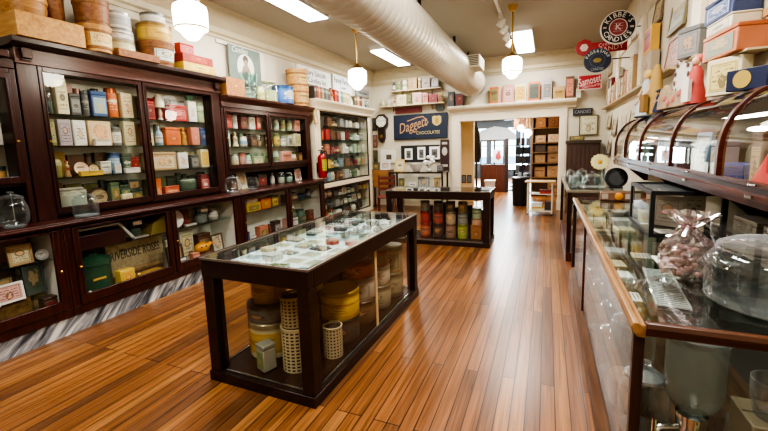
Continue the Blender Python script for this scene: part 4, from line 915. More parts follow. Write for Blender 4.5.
# signs on the left wall
def wall_board(x, y, z, w, h, rz, col, label, words, ink, name='sign_board', tilt=0, edge=None):
    t = thing(name, label, 'sign', (x, y, z), rz)
    MB().box(-w/2, w/2, -.012, .012, 0, h).build('board', plain(col, .5, 0, .05), t, .003)
    if edge:
        MB().box(-w/2, w/2, -.016, -.0125, 0, .02).box(-w/2, w/2, -.016, -.0125, h-.02, h).box(-w/2, -w/2+.02, -.016, -.0125, .02, h-.02).box(w/2-.02, w/2, -.016, -.0125, .02, h-.02).build('border', plain(edge), t)
    for w_ in words: lettering([w_], plain(ink, .6, 0, .05), t, -.0135)
    return t
wall_board(-4.47, 7.12, 2.92, 1.2, .34, R(90), (232, 230, 222), 'white sign with two lines of black lettering over the bookcase', [('Mary Lincoln', .0, .235, .11, 1.1, 0), ('Candies Inc', .05, .09, .11, 1.0, 0)], (56, 60, 74))
wall_board(-4.47, 8.28, 2.92, .9, .36, R(90), (230, 232, 230), 'white sign with bold black script, partly behind the middle pendant', [('Fanny Farmer', .0, .24, .12, .82, 0), ('Candies', .02, .1, .06, .6, 0)], (40, 46, 60))
wall_board(-4.47, 9.36, 2.93, .8, .2, R(90), (150, 150, 146), 'small grey sign near the corner beyond the white signs', [('Chocolates', 0, .1, .08, .7, 0)], (60, 60, 66))

# books along the top of the cream case
yy = 6.58; bi = 0
cols = [((70, 50, 40), 'dark brown'), ((150, 40, 36), 'red'), ((206, 150, 60), 'yellow'), ((120, 74, 44), 'tan'), ((90, 96, 84), 'grey-green'), ((80, 84, 96), 'slate'), ((190, 186, 172), 'pale grey')]
def books(y0, specs, start):
    y = y0
    for k, (w, h, col, nm) in enumerate(specs):
        put('book', -4.26, y+w/2, 2.585, R(90), w, .13, h, col, tuple(min(255, v+60) for v in col), f'{nm} book on the cream bookcase top, {ORD[start+k]} from the left', group='books along the bookcase top', ink=(230, 210, 150))
        y += w+.004
    return y
y = books(6.62, [(.075, .25, (60, 52, 48), 'near-black'), (.07, .27, (140, 36, 34), 'red'), (.06, .25, (196, 140, 60), 'ochre'), (.075, .26, (130, 60, 40), 'rust'), (.06, .25, (170, 160, 130), 'beige'), (.07, .26, (64, 66, 62), 'charcoal'), (.075, .25, (110, 116, 110), 'grey'), (.08, .24, (84, 80, 70), 'dark olive')], 0)
fg = put('figure', -4.24, y+.1, 2.585, R(90), .15, .15, .3, (206, 150, 130), (190, 70, 50), 'pink and red figurine standing between books on the bookcase')
y = books(y+.2, [(.09, .28, (176, 60, 36), 'orange-red'), (.08, .27, (120, 34, 30), 'maroon'), (.09, .26, (200, 196, 180), 'ivory'), (.09, .27, (80, 120, 116), 'teal'), (.08, .26, (150, 176, 170), 'pale teal'), (.09, .27, (212, 178, 80), 'yellow'), (.08, .25, (190, 170, 120), 'straw')], 8)
pl = put('plate', -4.26, y+.16, 2.585, R(90), .22, .04, .2, (200, 200, 186), (180, 190, 180), 'pale plate standing beside the books on the bookcase')
y = books(y+.3, [(.08, .24, (96, 84, 64), 'brown-grey'), (.07, .23, (70, 60, 44), 'umber'), (.08, .25, (180, 150, 110), 'buff'), (.07, .24, (140, 60, 44), 'brick'), (.07, .25, (40, 40, 40), 'black')], 15)
put('jar', -4.25, 9.12, 2.585, R(90), .11, .1, .22, c['silver'], c['grey'], 'glass jar at the far end of the bookcase top')

# goods inside the cream case: six shelves
random.seed(21)
kinds = ['tin', 'can', 'crock', 'box', 'bottle', 'jar']
nounk = {'tin': 'tin', 'can': 'round tin', 'crock': 'stoneware jar', 'box': 'carton', 'bottle': 'bottle', 'jar': 'glass jar', 'bowl': 'bowl', 'frame': 'framed picture', 'figure': 'figurine', 'plate': 'plate'}
CN = dict(cream='cream', white='white', red='red', dred='maroon', orange='orange', blue='blue', lblue='light blue', green='green', dgreen='dark green', olive='olive', yellow='yellow', gold='golden', grey='grey', dgrey='charcoal', brown='brown', dbrown='dark brown', pink='pink', salmon='salmon', tan='tan', pale='pale', lgreen='pale green', silver='silver', mint='mint', black='black', navy='navy', lilac='lilac')
def rand_row(a0, a1, front, z, n, palette, ks, hmax, place, axis='y', rz=R(90), wmin=.1, wmax=.2, parts=False):
    it = []
    for i in range(n):
        k = random.choice(ks); a = palette[min(len(palette)-1, int((i+random.random()*1.6-.3)*len(palette)/n)) if i else 0]; b = random.choice(['cream', 'white', 'pale', a, 'tan'])
        h = hmax*random.uniform(.6, .98)
        it.append((k, random.uniform(wmin, wmax), .1, h, c[a], c[b], f'{CN[a]} {nounk[k]}'))
    it = [(k, min(w, .165) if k in ('can', 'crock', 'jar', 'bottle', 'bowl') else w, *r) for k, w, *r in it]
    row(a0, a1, front, z, it, place, axis, rz, parts=parts)
fr = CX-.06
warm = ['red', 'dred', 'orange', 'brown', 'red', 'green', 'pale', 'mint', 'white']
rand_row(6.83, 9.0, fr, 2.09, 8, ['dgrey', 'brown', 'grey', 'silver', 'pale', 'grey'], kinds, .2, 'the top shelf of the cream bookcase')
rand_row(6.83, 9.0, fr, 1.80, 10, ['orange', 'red', 'brown', 'red', 'white', 'dred', 'green', 'mint', 'pale'], kinds, .23, 'the second shelf of the cream bookcase')
rand_row(6.83, 9.0, fr, 1.50, 10, ['red', 'salmon', 'dred', 'pale', 'white', 'green', 'mint', 'lgreen', 'pale'], kinds, .23, 'the third shelf of the cream bookcase')
rand_row(6.83, 9.0, fr, 1.20, 10, ['dred', 'orange', 'yellow', 'green', 'lblue', 'brown', 'dred', 'mint', 'lgreen', 'tan'], kinds, .23, 'the fourth shelf of the cream bookcase')
rand_row(6.83, 9.0, fr, .932, 10, ['grey', 'lblue', 'pale', 'brown', 'silver', 'green', 'salmon', 'pale'], kinds, .21, 'the fifth shelf of the cream bookcase')
dark = ['brown', 'dgrey', 'dgreen', 'grey', 'dbrown', 'olive', 'silver', 'dgreen', 'brown', 'grey']
kk = ['tin', 'crock', 'jar', 'tin', 'frame', 'jar', 'can']
rand_row(6.83, 9.0, fr, .57, 10, ['grey', 'brown', 'dgrey', 'silver', 'white', 'dgreen', 'olive', 'brown', 'gold'], kk, .19, "upper shelf, bookcase's lower glass", wmin=.12, wmax=.21)
rand_row(6.83, 9.0, fr, .34, 9, dark, kk, .18, "middle shelf, bookcase's lower glass", wmin=.12, wmax=.21)
rand_row(6.83, 9.0, fr, .132, 8, ['orange', 'white', 'grey', 'dgrey', 'brown', 'pale', 'dbrown', 'silver'], kk, .17, "bottom shelf, bookcase's lower glass", wmin=.15, wmax=.24)

# fire extinguisher at the end of the mahogany cabinets
fe = thing('fire_extinguisher', 'red fire extinguisher with a yellow-green label at the cabinet end', 'fire extinguisher', (-4.07, 6.565, 1.05))
MB().lathe([(.075, 0), (.085, .02), (.085, .38), (.07, .43), (.04, .46), (.025, .47)], 24).build('cylinder', plain((150, 20, 24), .35, 0, .03), fe)
MB().lathe([(.03, .47), (.03, .5), (.02, .53)], 14).box(-.012, .012, -.1, .02, .53, .55).box(-.012, .012, -.09, .02, .50, .512).build('valve_handle', IRON, fe)
MB().tube([(.03, 0, .5), (.1, 0, .52), (.13, 0, .44), (.12, 0, .2), (.1, 0, .08)], .011, 8).build('hose', IRON, fe)
m = MB(); n = 8
vs, fs = [], []
for i in range(n+1):
    a = -PI*.32 + PI*.5*i/n
    for zz in (.14, .36): vs.append((.0865*math.cos(a), .0865*math.sin(a), zz))
for i in range(n): fs.append((2*i, 2*i+2, 2*i+3, 2*i+1))
m.add(vs, fs).build('label', printed((176, 176, 60), (60, 90, 40)), fe)
MB().box(-.11, -.086, -.04, .04, .1, .3).build('bracket', IRON, fe)
# ------------------------------------------------------------------ glass showcases on the floor
def showcase(label, cx, cy, rz, w, d, H, bed, post=.09):
    t = thing('floor_showcase', label, 'display case', (cx, cy, 0), rz)
    hw, hd = w/2, d/2
    MB().box(-hw-.008, hw+.008, -hd-.008, hd+.008, .0, .072).box(-hw+.03, hw-.03, -hd+.03, hd-.03, .072, .078).build('plinth', EBONY, t, .006)
    for sx in (-1, 1):
        for sy in (-1, 1):
            x0, x1 = (hw-post, hw) if sx > 0 else (-hw, -hw+post); y0, y1 = (hd-post, hd) if sy > 0 else (-hd, -hd+post)
            MB().box(x0, x1, y0, y1, .073, H-.13).build('corner_post', EBONY, t, .005)
    a0, a1 = H-.135, H-.012
    m = MB().box(-hw-.004, hw+.004, -hd-.004, -hd+.05, a0, a1).box(-hw-.004, hw+.004, hd-.05, hd+.004, a0, a1).box(-hw-.004, -hw+.05, -hd+.05, hd-.05, a0, a1).box(hw-.05, hw+.004, -hd+.05, hd-.05, a0, a1)
    m.build('apron', EBONY, t, .005)
    MB().box(-hw+.05, hw-.05, -hd+.05, hd-.05, H-.085, H-.075).build('lined_bed', bed, t)
    MB().box(-hw-.006, hw+.006, -hd-.006, hd+.006, H-.0115, H-.001).build('glass_top', TOPGLASS, t, smooth=False)
    m = MB()
    for s in (-1, 1): m.box(-hw-.008, hw+.008, s*(hd+.004)-.006, s*(hd+.004)+.006, H-.013, H+.001).box(s*(hw+.004)-.006, s*(hw+.004)+.006, -hd, hd, H-.013, H+.001)
    m.build('metal_edge', plain((150, 140, 128), .3, .8, .05), t)
    for s in (-1, 1):
        MB().quad((-hw+post, s*(hd-.03), .085), (hw-post, s*(hd-.03), .085), (hw-post, s*(hd-.03), a0), (-hw+post, s*(hd-.03), a0)).build('glass_pane', SIDEGLASS, t, smooth=False)
        MB().quad((s*(hw-.03), -hd+post, .085), (s*(hw-.03), hd-post, .085), (s*(hw-.03), hd-post, a0), (s*(hw-.03), -hd+post, a0)).build('glass_pane', SIDEGLASS, t, smooth=False)
    m = MB()
    for s in (-1, 1): m.box(-hw+post, hw-post, s*(hd-.03)-.008, s*(hd-.03)+.008, .073, .086).box(s*(hw-.03)-.008, s*(hw-.03)+.008, -hd+post, hd-post, .073, .086)
    m.build('glass_track', STEEL, t)
    return t
SIDEGLASS = pane_glass('showcase_side_glass', (.93, .93, .9), .9, .25, .02)
BED = plain((236, 244, 244), .7, 0, .03)
T1X, T1Y, T1R, T1H = -1.715, 2.871, -.0149, .895
t1 = showcase('dark wooden showcase in mid floor with a flat glass top of small cards', T1X, T1Y, T1R, .872, 2.005, T1H, BED)
MB().box(.401, .409, -.006, .03, .086, .76).build('pane_edge_strip', plain((196, 168, 124), .5), t1)
MB().box(-.384, .384, -.03, -.018, .821, .8825).build('glass_divider', SHELFG, t1, smooth=False)
def loc1(lx, ly): return T1X + lx*math.cos(T1R) - ly*math.sin(T1R), T1Y + lx*math.sin(T1R) + ly*math.cos(T1R)
# cards and moulds on the bed, near half then far half
random.seed(5)
BZ = T1H-.0745
def strew(items, x0, x1, y0, y1, nx, ny, place):
    cells = [(i, j) for j in range(ny) for i in range(nx)]
    for n, ((i, j), it) in enumerate(zip(cells, items)):
        kind, w, d, h, a, b, words = it
        cx = x0+(i+.5)*(x1-x0)/nx + random.uniform(-.012, .012); cy = y0+(j+.5)*(y1-y0)/ny+random.uniform(-.012, .012)
        w = min(w, (x1-x0)/nx*.8); d = min(d, (y1-y0)/ny*.74)
        x, y = loc1(cx, cy)
        put(kind, x, y, BZ, T1R+random.uniform(-.22, .22), w, d, h, c[a] if isinstance(a, str) else a, c[b] if isinstance(b, str) else b, f'{words} {place(i, j)}')
rowword = ['front row', 'second row', 'third row', 'fourth row', 'fifth row', 'sixth row', 'seventh row']
near = [('paper', .14, .1, .002, 'white', 'white', 'white card'), ('paper', .16, .11, .002, 'lblue', 'white', 'pale blue card'), ('tray', .14, .1, .02, 'lgreen', 'olive', 'green tray'), ('paper', .16, .12, .002, (150, 178, 180), 'white', 'grey-blue card'),
    ('paper', .14, .1, .002, (180, 206, 220), 'white', 'sky blue card'), ('flat', .11, .1, .045, 'white', 'white', 'white printed box'), ('paper', .2, .1, .002, 'cream', 'white', 'cream card'), ('paper', .2, .13, .002, (200, 206, 170), 'white', 'pale green card'),
    ('flat', .1, .08, .03, 'tan', 'cream', 'tan box'), ('mold', .14, .09, .02, 'grey', 'silver', 'grey candy mould'), ('paper', .22, .11, .002, (206, 210, 170), 'white', 'long cream-green card'), ('paper', .18, .11, .002, 'pale', 'white', 'pale card'),
    ('paper', .12, .1, .002, (216, 208, 160), 'white', 'yellowish card'), ('flat', .12, .09, .02, 'silver', 'lgreen', 'silver tin'), ('mold', .16, .1, .025, 'dgrey', 'grey', 'dark candy mould'), ('paper', .2, .12, .002, (226, 222, 196), 'white', 'ivory card'),
    ('mold', .14, .1, .03, 'dgrey', 'silver', 'silver candy mould'), ('paper', .14, .1, .002, 'cream', 'white', 'cream slip'), ('oval', .12, .1, .04, (176, 60, 50), 'salmon', 'red oval tin'), ('oval', .12, .1, .04, (206, 110, 100), 'pink', 'pink oval tin')]
strew(near, -.37, .37, -.93, -.06, 4, 5, lambda i, j: f'under the showcase glass, {ORD[i]} from the left in the {rowword[j]}')
far = []
random.seed(9)
for i in range(28):
    k = random.choice(['mold', 'mold', 'paper', 'flat', 'bowl', 'can']); a = random.choice(['grey', 'dgrey', 'lilac', 'lblue', 'silver', 'navy', 'white', 'silver'])
    nm = {'mold': 'candy mould', 'paper': 'card', 'flat': 'small box', 'bowl': 'small dish', 'can': 'tiny tin'}[k]
    far.append((k, random.uniform(.07, .12), random.uniform(.06, .09), {'paper': .002, 'bowl': .04, 'can': .06}.get(k, .035), a, random.choice(['white', 'lilac', 'grey', 'silver', 'navy']), f'{CN[a]} {nm}'))
strew(far, -.37, .37, .0, .93, 4, 7, lambda i, j: f'in the far half of the showcase top, {ORD[i]} across, {rowword[j]}')
# tins standing inside, below
FZ = .079
def in1(kind, wx, wy, z, w, h, a, b, label, rz=0.0, d=None, ink=(70, 50, 40), **kw): return put(kind, wx, wy, z, rz, w, d or w, h, a, b, label, ink=ink, **kw)
in1('can', -1.925, 2.26, FZ, .34, .27, (206, 194, 150), (206, 164, 62), 'large cream tin with a broad yellow band inside the mid-floor showcase', ink=(160, 116, 40))
in1('can', -1.925, 2.26, FZ+.272, .34, .13, (92, 94, 90), (110, 112, 108), 'grey lidded tin stacked on the large cream and yellow tin')
in1('can', -1.935, 2.26, FZ+.404, .25, .24, (176, 134, 52), (186, 144, 60), 'golden round tin topmost on the grey lidded tin', ink=(140, 96, 36))
in1('tin', -1.79, 2.02, FZ, .1, .19, (150, 152, 136), (120, 140, 90), 'small silver and green upright tin before the large cream tin', rz=R(-20), ink=(70, 90, 50))
def lattice(x, y, z, r, h, label, col):
    t = thing('lattice_basket', label, 'basket', (x, y, z+.0008), 0)
    m = MB(); n = 18
    for k in range(n):
        a = 2*PI*k/n; m.box(-.006, .006, -.001, .001, 0, h)
        b = len(m.v)-8
        T = Matrix.Translation((r*math.cos(a), r*math.sin(a), 0)) @ Matrix.Rotation(a+PI/2, 4, 'Z')
        for q in range(8): m.v[b+q] = tuple(T @ Vector(m.v[b+q]))
    q = 0
    while q*.024 < h: m.lathe([(r+.0015, q*.024), (r+.0025, q*.024+.006), (r+.0015, q*.024+.012)], 24, cap0=False, cap1=False); q += 1
    m.build('woven_wall', plain(col, .5), t)
    MB().lathe([(r*.94, .002), (r*.94, h*.96), (0, h*.96)], 20).build('inner_can', plain((50, 42, 34), .7), t)
    MB().lathe([(r+.004, h), (r+.006, h+.012), (r-.004, h+.014)], 24, cap0=False, cap1=False).build('rim', plain(col, .5), t)
    return t
lattice(-1.60, 2.12, FZ, .1, .3, 'tall cream lattice basket inside the showcase, by the near corner post', (186, 174, 138))
lattice(-1.61, 2.12, FZ+.316, .085, .2, 'smaller lattice basket stacked on the tall one', (170, 156, 120))
lattice(-1.435, 2.34, FZ, .07, .22, 'short lattice basket against the long glass side of the showcase', (176, 164, 132))
in1('can', -1.52, 2.62, FZ, .3, .19, (70, 56, 50), (60, 50, 44), 'dark tin under the yellow one inside the showcase')
in1('can', -1.52, 2.62, FZ+.192, .31, .22, (212, 172, 60), (214, 176, 70), 'yellow round tin with dark rim inside the showcase', ink=(150, 90, 40))
in1('tin', -1.74, 2.50, FZ+.412, .2, .2, (186, 150, 70), (196, 160, 80), 'tall yellow-brown tin high behind the yellow round tin', d=.14)
in1('can', -1.74, 2.50, FZ, .165, .405, (120, 90, 56), (140, 110, 70), 'tall brown tin carrying the yellow-brown one')
in1('can', -1.52, 2.97, FZ, .29, .2, (112, 78, 50), (120, 86, 56), 'brown tin at the foot of the red-lidded stack')
in1('can', -1.52, 2.97, FZ+.202, .28, .2, (170, 160, 140), (176, 166, 148), 'grey-white printed tin in the middle of the red-lidded stack', ink=(90, 86, 80))
in1('can', -1.52, 2.97, FZ+.404, .27, .14, (150, 58, 44), (160, 70, 54), 'red lidded tin topmost of its stack in the showcase')
in1('can', -1.5, 3.31, FZ, .27, .22, (150, 140, 112), (160, 150, 120), 'grey-green printed tin beyond the middle pane strip', ink=(80, 90, 60))
in1('can', -1.5, 3.31, FZ+.222, .26, .18, (176, 168, 144), (180, 170, 150), 'pale printed tin stacked on the grey-green one', ink=(130, 60, 50))
in1('can', -1.5, 3.31, FZ+.404, .24, .16, (140, 62, 48), (120, 100, 70), 'rust-red tin topmost beyond the middle pane strip')
in1('can', -1.48, 3.62, FZ, .26, .25, (132, 126, 96), (150, 142, 110), 'olive tin at the far end of the showcase', ink=(70, 70, 50))
in1('can', -1.48, 3.62, FZ+.252, .25, .27, (160, 150, 110), (150, 140, 104), 'tall buff tin stacked on the olive tin', ink=(90, 84, 60))
in1('can', -1.85, 3.0, FZ, .28, .5, (70, 56, 44), (90, 70, 50), 'tall dark drum at the rear of the showcase')
in1('can', -1.86, 3.4, FZ, .28, .46, (96, 78, 52), (110, 90, 60), 'tall brown drum at the rear of the showcase')

# second showcase, further back
T2X, T2Y, T2R, T2H = -1.64, 6.325, R(1.0), .885
t2 = showcase('dark wooden showcase further back before the blue sign', T2X, T2Y, T2R, 1.70, .66, T2H, plain((226, 234, 230), .7, 0, .04), .1)
MB().box(-.02, -.008, -.26, .26, .798, .86).build('glass_divider', SHELFG, t2, smooth=False)
def loc2(lx, ly): return T2X + lx*math.cos(T2R) - ly*math.sin(T2R), T2Y + lx*math.sin(T2R) + ly*math.cos(T2R)
def in2(kind, lx, ly, z, w, h, a, b, label, d=None, ink=(70, 50, 40)):
    x, y = loc2(lx, ly); return put(kind, x, y, z, T2R, w, d or w, h, a, b, label, ink=ink)
stk = [(-.247, (176, 66, 54), (196, 110, 80), 'red and pink tin', 'red tin', (168, 36, 36), 'pale-topped tin', (120, 124, 110)), (-.02, (74, 46, 36), (80, 50, 40), 'dark brown tin', 'dull red tin', (160, 66, 52), 'dark tin', (80, 62, 50)),
    (.19, (150, 116, 92), (150, 116, 96), 'brown striped tin', 'buff tin', (176, 152, 120), 'dark olive tin', (84, 72, 54)), (.39, (160, 168, 66), (172, 180, 84), 'bright yellow-green tin', 'grey-green tin', (128, 132, 122), 'dull gold tin', (140, 112, 60)), (.615, (150, 88, 44), (156, 94, 50), 'orange-brown tin', 'pinkish tin', (210, 156, 126), 'mint green tin', (156, 172, 136))]
for lx, a, b, n1, n2, a2, n3, a3 in stk:
    k = 'can' if lx < .3 else 'tin'
    in2('tin' if lx > .5 else 'can', lx, -.06, FZ, .17, .235, a, b, f'{n1} at the foot of its stack in the back showcase', d=.15, ink=(30, 34, 30) if lx == .39 else (90, 60, 44))
    in2('can', lx, -.06, FZ+.237, .165, .2 if lx < .5 else .1, a2, tuple(min(255, v+16) for v in a2), f'{n2} stacked on the {n1}')
    in2('can', lx, -.06, FZ+.237+(.202 if lx < .5 else .102), .15, .17, a3, tuple(min(255, v+20) for v in a3), f'{n3} topmost over the {n1}')
in2('jar', -.50, -.06, FZ, .2, .4, c['silver'], c['dgreen'], 'tall clear glass jar at the darker end of the back showcase')
in2('jar', -.69, .13, FZ, .16, .3, c['grey'], c['grey'], 'grey glass jar behind the tall clear one')
for k, (lx, a, h_) in enumerate(((-.26, 'dbrown', .5), (-.03, 'dgreen', .55), (.2, 'brown', .48), (.42, 'dgrey', .52), (.63, 'dbrown', .45))):  # added dark drums stand in for the dark reflections of the rear pane
    in2('can', lx, .17, FZ, .18, h_, c[a], tuple(v*.8 for v in c[a]), f'tall {CN[a]} drum added to darken the rear of the back showcase, {ORD[k]} along', ink=(40, 30, 26))
random.seed(3)
for n in range(6):
    lx = -.64+n*.25; 
    if abs(lx+.014) < .09: lx += .1
    a = random.choice(['white', 'lblue', 'cream', 'silver', 'lgreen']); x, y = loc2(lx, random.uniform(-.12, .12))
    put(random.choice(['paper', 'flat', 'mold']), x, y, T2H-.0745, T2R+random.uniform(-.2, .2), .12, .14, .004 if n % 2 else .03, c[a], c[random.choice(['white', 'cream', 'grey'])], f'{CN[a]} card or box under the back showcase top, {ORD[n]} from the left')

# ------------------------------------------------------------------ the long glass counter on the right
X0, X1, Y0, Y1, CT = .30, 1.15, 1.525, 4.90, .965
ctr = thing('glass_counter', 'long glass-topped counter with oak edge holding candy jars', 'counter')
m = MB().box(X0-.015, X1, Y0-.015, Y1+.01, 0, .10)
m.ext([(X0-.015, .10), (X0+.02, .15), (X0+.05, .15), (X0+.05, .10)], Y0, Y1, 'y').ext([(Y0-.015, .10), (Y0+.02, .15), (Y0+.05, .15), (Y0+.05, .10)], X0, X1, 'x').box(X0+.03, X1, Y0+.03, Y1, .10, .15)
m.build('plinth', wood((104, 74, 52), (66, 44, 32), .4, 1, 'Y'), ctr, .004)
for x0, y0 in ((X0, Y0), (X0, Y1-.035), (X1-.035, Y0), (X1-.035, Y1-.035)):
    MB().box(x0, x0+.035, y0, y0+.035, .15, CT-.045).build('corner_post', POSTW, ctr, .004)
MB().box(X0+.008, X0+.03, 3.585, 3.615, .15, CT-.045).build('stile', CHERRY, ctr)
MB().ext([(X0-.012, CT-.014), (X0-.004, CT+.003), (X0+.012, CT+.003), (X0+.02, CT-.004), (X0+.034, CT-.004), (X0+.034, CT-.05), (X0+.008, CT-.05), (X0-.008, CT-.03)], Y0-.012, Y1, 'y').build('side_rail', OAKRAIL, ctr, .003)
MB().ext([(Y0-.012, CT-.014), (Y0-.004, CT+.003), (Y0+.012, CT+.003), (Y0+.02, CT-.004), (Y0+.034, CT-.004), (Y0+.034, CT-.05), (Y0+.008, CT-.05), (Y0-.008, CT-.03)], X0+.0345, X1, 'x').build('front_rail', OAKRAIL_X, ctr, .003)
MB().box(X0+.036, X1, Y1-.03, Y1, CT-.05, CT+.002).box(X1-.03, X1, Y0+.04, Y1-.03, CT-.05, CT+.002).build('rear_rail', CHERRY, ctr)
MB().box(X0+.0345, X1-.031, Y0+.0345, Y1-.031, CT-.012, CT-.002).build('glass_top', TOPGLASS, ctr, smooth=False)
FG = pane_glass('counter_front_glass', (.95, .94, .92), .8, .25, .0)
for a, b in ((Y0+.036, 3.584), (3.616, Y1-.036)): MB().quad((X0+.016, a, .15), (X0+.016, b, .15), (X0+.016, b, CT-.05), (X0+.016, a, CT-.05)).build('side_pane', FG, ctr, smooth=False)
MB().quad((X0+.036, Y0+.016, .15), (X1-.036, Y0+.016, .15), (X1-.036, Y0+.016, CT-.05), (X0+.036, Y0+.016, CT-.05)).build('front_pane', PANE, ctr, smooth=False)
MB().box(X0+.05, X1-.05, 2.06, Y1-.05, .80, .808).build('shelf', SHELFG, ctr, smooth=False)
MB().box(X1-.02, X1-.012, Y0+.04, Y1-.04, .15, CT-.05).build('back_board', plain((66, 62, 56), .6), ctr)
CB = .151
BIGJ = vessel_glass('big_jar_glass', (.93, .96, .96), (.6, .66, .66), .32)
# inside, seen through the near end
dp = thing('glass_drink_dispenser', 'big frosted glass bowl of a drink dispenser on a chrome stand inside the counter', 'dispenser', (.575, 1.82, CB+.0008))
MB().lathe([(.075, 0), (.08, .012), (.06, .03), (.03, .06), (.03, .19), (.05, .24), (.055, .33)], 24).build('base', CHROME, dp)
MB().lathe([(.03, .335), (.075, .37), (.098, .42), (.102, .5), (.102, .62), (.1, .65)], 32, cap1=False).build('bowl', FROST, dp)
MB().lathe([(.098, .645), (.106, .655), (.1, .668), (.0, .67)], 28, cap0=False).build('rim', CUTG, dp)
MB().tube([(-.05, -.02, .27), (-.12, -.05, .27), (-.14, -.06, .25)], .012, 10).tube([(-.14, -.06, .31), (-.14, -.06, .2)], .009, 8).build('tap', CHROME, dp)
candy_jar(.43, 1.93, CB, .1, .40, 'tall glass jar with glass lid beside the frosted dispenser', straight=True, lidmat=plain((150, 152, 150), .25, .7, .05), sweets=(70, 66, 60))
candy_jar(.44, 2.30, CB, .11, .5, 'second tall glass jar behind the lidded one in the counter', straight=True, sweets=(120, 96, 70))
for k, (x, y, r, h, lab) in enumerate(((.80, 1.75, .075, .14, 'clear glass mug at the near end inside the counter'), (.80, 1.74, .07, .14, 'clear glass tumbler stacked on the block by the dispenser'), (1.0, 1.99, .07, .2, 'glass goblet near the rear of the counter'), (.73, 2.05, .05, .22, 'slim glass behind the drink dispenser'))):
    z = CB + (.0 if k not in (0, 1) else (.0 if k == 0 else 0))
    if k == 1: continue
    t = thing('glass_tumbler', lab, 'glass', (x, y, z+.0008 + (.42 if k == 0 else 0)))
    MB().lathe([(r*.8, 0), (r*.84, .01), (r, h*.5), (r*1.02, h), (r*.96, h), (r*.9, h*.5)], 24, cap1=False).build('wall', CUTG, t)
    MB().tube([(r, 0, h*.8), (r+.045, 0, h*.74), (r+.05, 0, h*.4), (r*.96, 0, h*.25)], .007, 8).build('handle', CUTG, t)
blk = put('box', .80, 1.76, CB, 0, .19, .19, .418, (120, 108, 84), (140, 126, 96), 'tall grey-brown box under the clear glass mug')
put('crock', .655, 1.63, CB, 0, .11, .11, .2, (206, 190, 130), (200, 180, 120), 'cream yellow pot at the foot of the drink dispenser')
put('crock', .975, 1.65, CB, 0, .12, .12, .24, (196, 176, 116), (206, 190, 140), 'yellow pot beside the tall grey-brown box')
for k, (x, y) in enumerate(((.42, 2.62), (.45, 2.95), (.43, 3.25), (.44, 3.85), (.43, 4.2), (.44, 4.55))):
    candy_jar(x, y, CB, .1, .3+.04*(k % 3), f'glass jar low in the counter, {ORD[k]} along from the dispenser beyond the tall jars', straight=k % 2 == 0)
# on the glass shelf just under the top
SZ = .8085
random.seed(12)
def grill_tray(x, y, z, rz, w, d, label):
    t = thing('wire_rack', label, 'rack', (x, y, z+.0008), rz)
    m = MB().box(-w/2, -w/2+.008, -d/2, d/2, 0, .012).box(w/2-.008, w/2, -d/2, d/2, 0, .012)
    n = int(d/.026)
    for i in range(n): m.box(-w/2+.008, w/2-.008, -d/2+i*d/n, -d/2+i*d/n+.011, .004, .012)
    m.build('bars', plain((206, 206, 200), .4), t); MB().box(-w/2+.01, w/2-.01, -d/2, d/2, 0, .003).build('base', IRON, t)
grill_tray(.60, 2.42, SZ, R(-6), .14, .62, 'ribbed metal rack lying under the counter glass near the pink bag')
for k, (kind, x, y, w, d, h, a, b, lab) in enumerate((('paper', .405, 2.22, .12, .1, .002, 'white', 'white', 'white card under the counter glass at the near edge'), ('flat', .405, 2.50, .12, .11, .03, 'mint', 'white', 'pale green box beside the ribbed rack'), ('paper', .43, 2.82, .14, .1, .002, 'cream', 'white', 'cream card beyond the pale green box'), ('flat', .45, 3.02, .13, .12, .04, 'grey', 'silver', 'grey box under the counter glass'),
    ('mold', .44, 3.25, .15, .13, .03, 'dgrey', 'grey', 'dark candy mould under the counter glass'), ('paper', .62, 3.06, .13, .12, .002, 'pale', 'white', 'pale card by the tall glass box'), ('tray', .46, 3.52, .17, .15, .05, 'dgrey', 'dgrey', 'dark tray under the counter glass beside the tall glass box'), ('flat', .62, 3.75, .16, .14, .05, 'lgreen', 'cream', 'pale green box in the far part of the counter'),
    ('paper', .46, 3.82, .15, .13, .002, 'cream', 'white', 'cream sheet in the far part of the counter'), ('flat', .46, 4.12, .14, .14, .06, 'tan', 'cream', 'tan box in the far part of the counter'), ('flat', .66, 4.15, .16, .14, .06, 'white', 'white', 'white box in the far part of the counter'), ('can', .5, 4.45, .12, .12, .1, 'yellow', 'gold', 'yellow tin near the far end of the counter'), ('bowl', .7, 4.5, .16, .16, .08, 'silver', 'white', 'silver bowl near the far end of the counter'))):
    put(kind, x, y, SZ, R(-90)+random.uniform(-.15, .15), w, d, h, c[a], c[b], lab)
# on the counter
TT = CT-.0015
big = thing('candy_jar', 'large straight-sided glass jar with a domed glass lid at the near end of the counter', 'jar', (.82, 1.86, TT+.001))
MB().lathe([(.205, 0), (.218, .01), (.22, .03), (.22, .15), (.212, .175), (.19, .192), (.18, .198)], 48, cap1=False).build('body', BIGJ, big)
MB().lathe([(.198, .012), (.208, .018), (.198, .026)], 44, cap0=False, cap1=False).build('thick_base', CUTG, big)
MB().lathe([(.186, .194), (.194, .2), (.194, .208), (.184, .21)], 40, cap0=False, cap1=False).build('rim', CUTG, big)
l = MB().lathe([(.188, .211), (.19, .22), (.15, .24), (.08, .25), (.03, .255)], 40, cap0=False).build('lid', CUTG, big)
MB().lathe([(.024, .255), (.02, .262), (.046, .274), (.048, .286), (.024, .296), (0, .297)], 20).build('knob', CUTG, l)
MB().lathe([(.2215, .146), (.224, .152), (.2215, .158)], 48, cap0=False, cap1=False).build('shoulder_ring', CUTG, big)
bag = thing('candy_bag', 'crumpled clear bag of pink sweets tied at the top beside the big jar', 'bag', (.605, 2.13, TT+.001))
random.seed(8)
vs, fs = [], []
n, mm = 26, 15
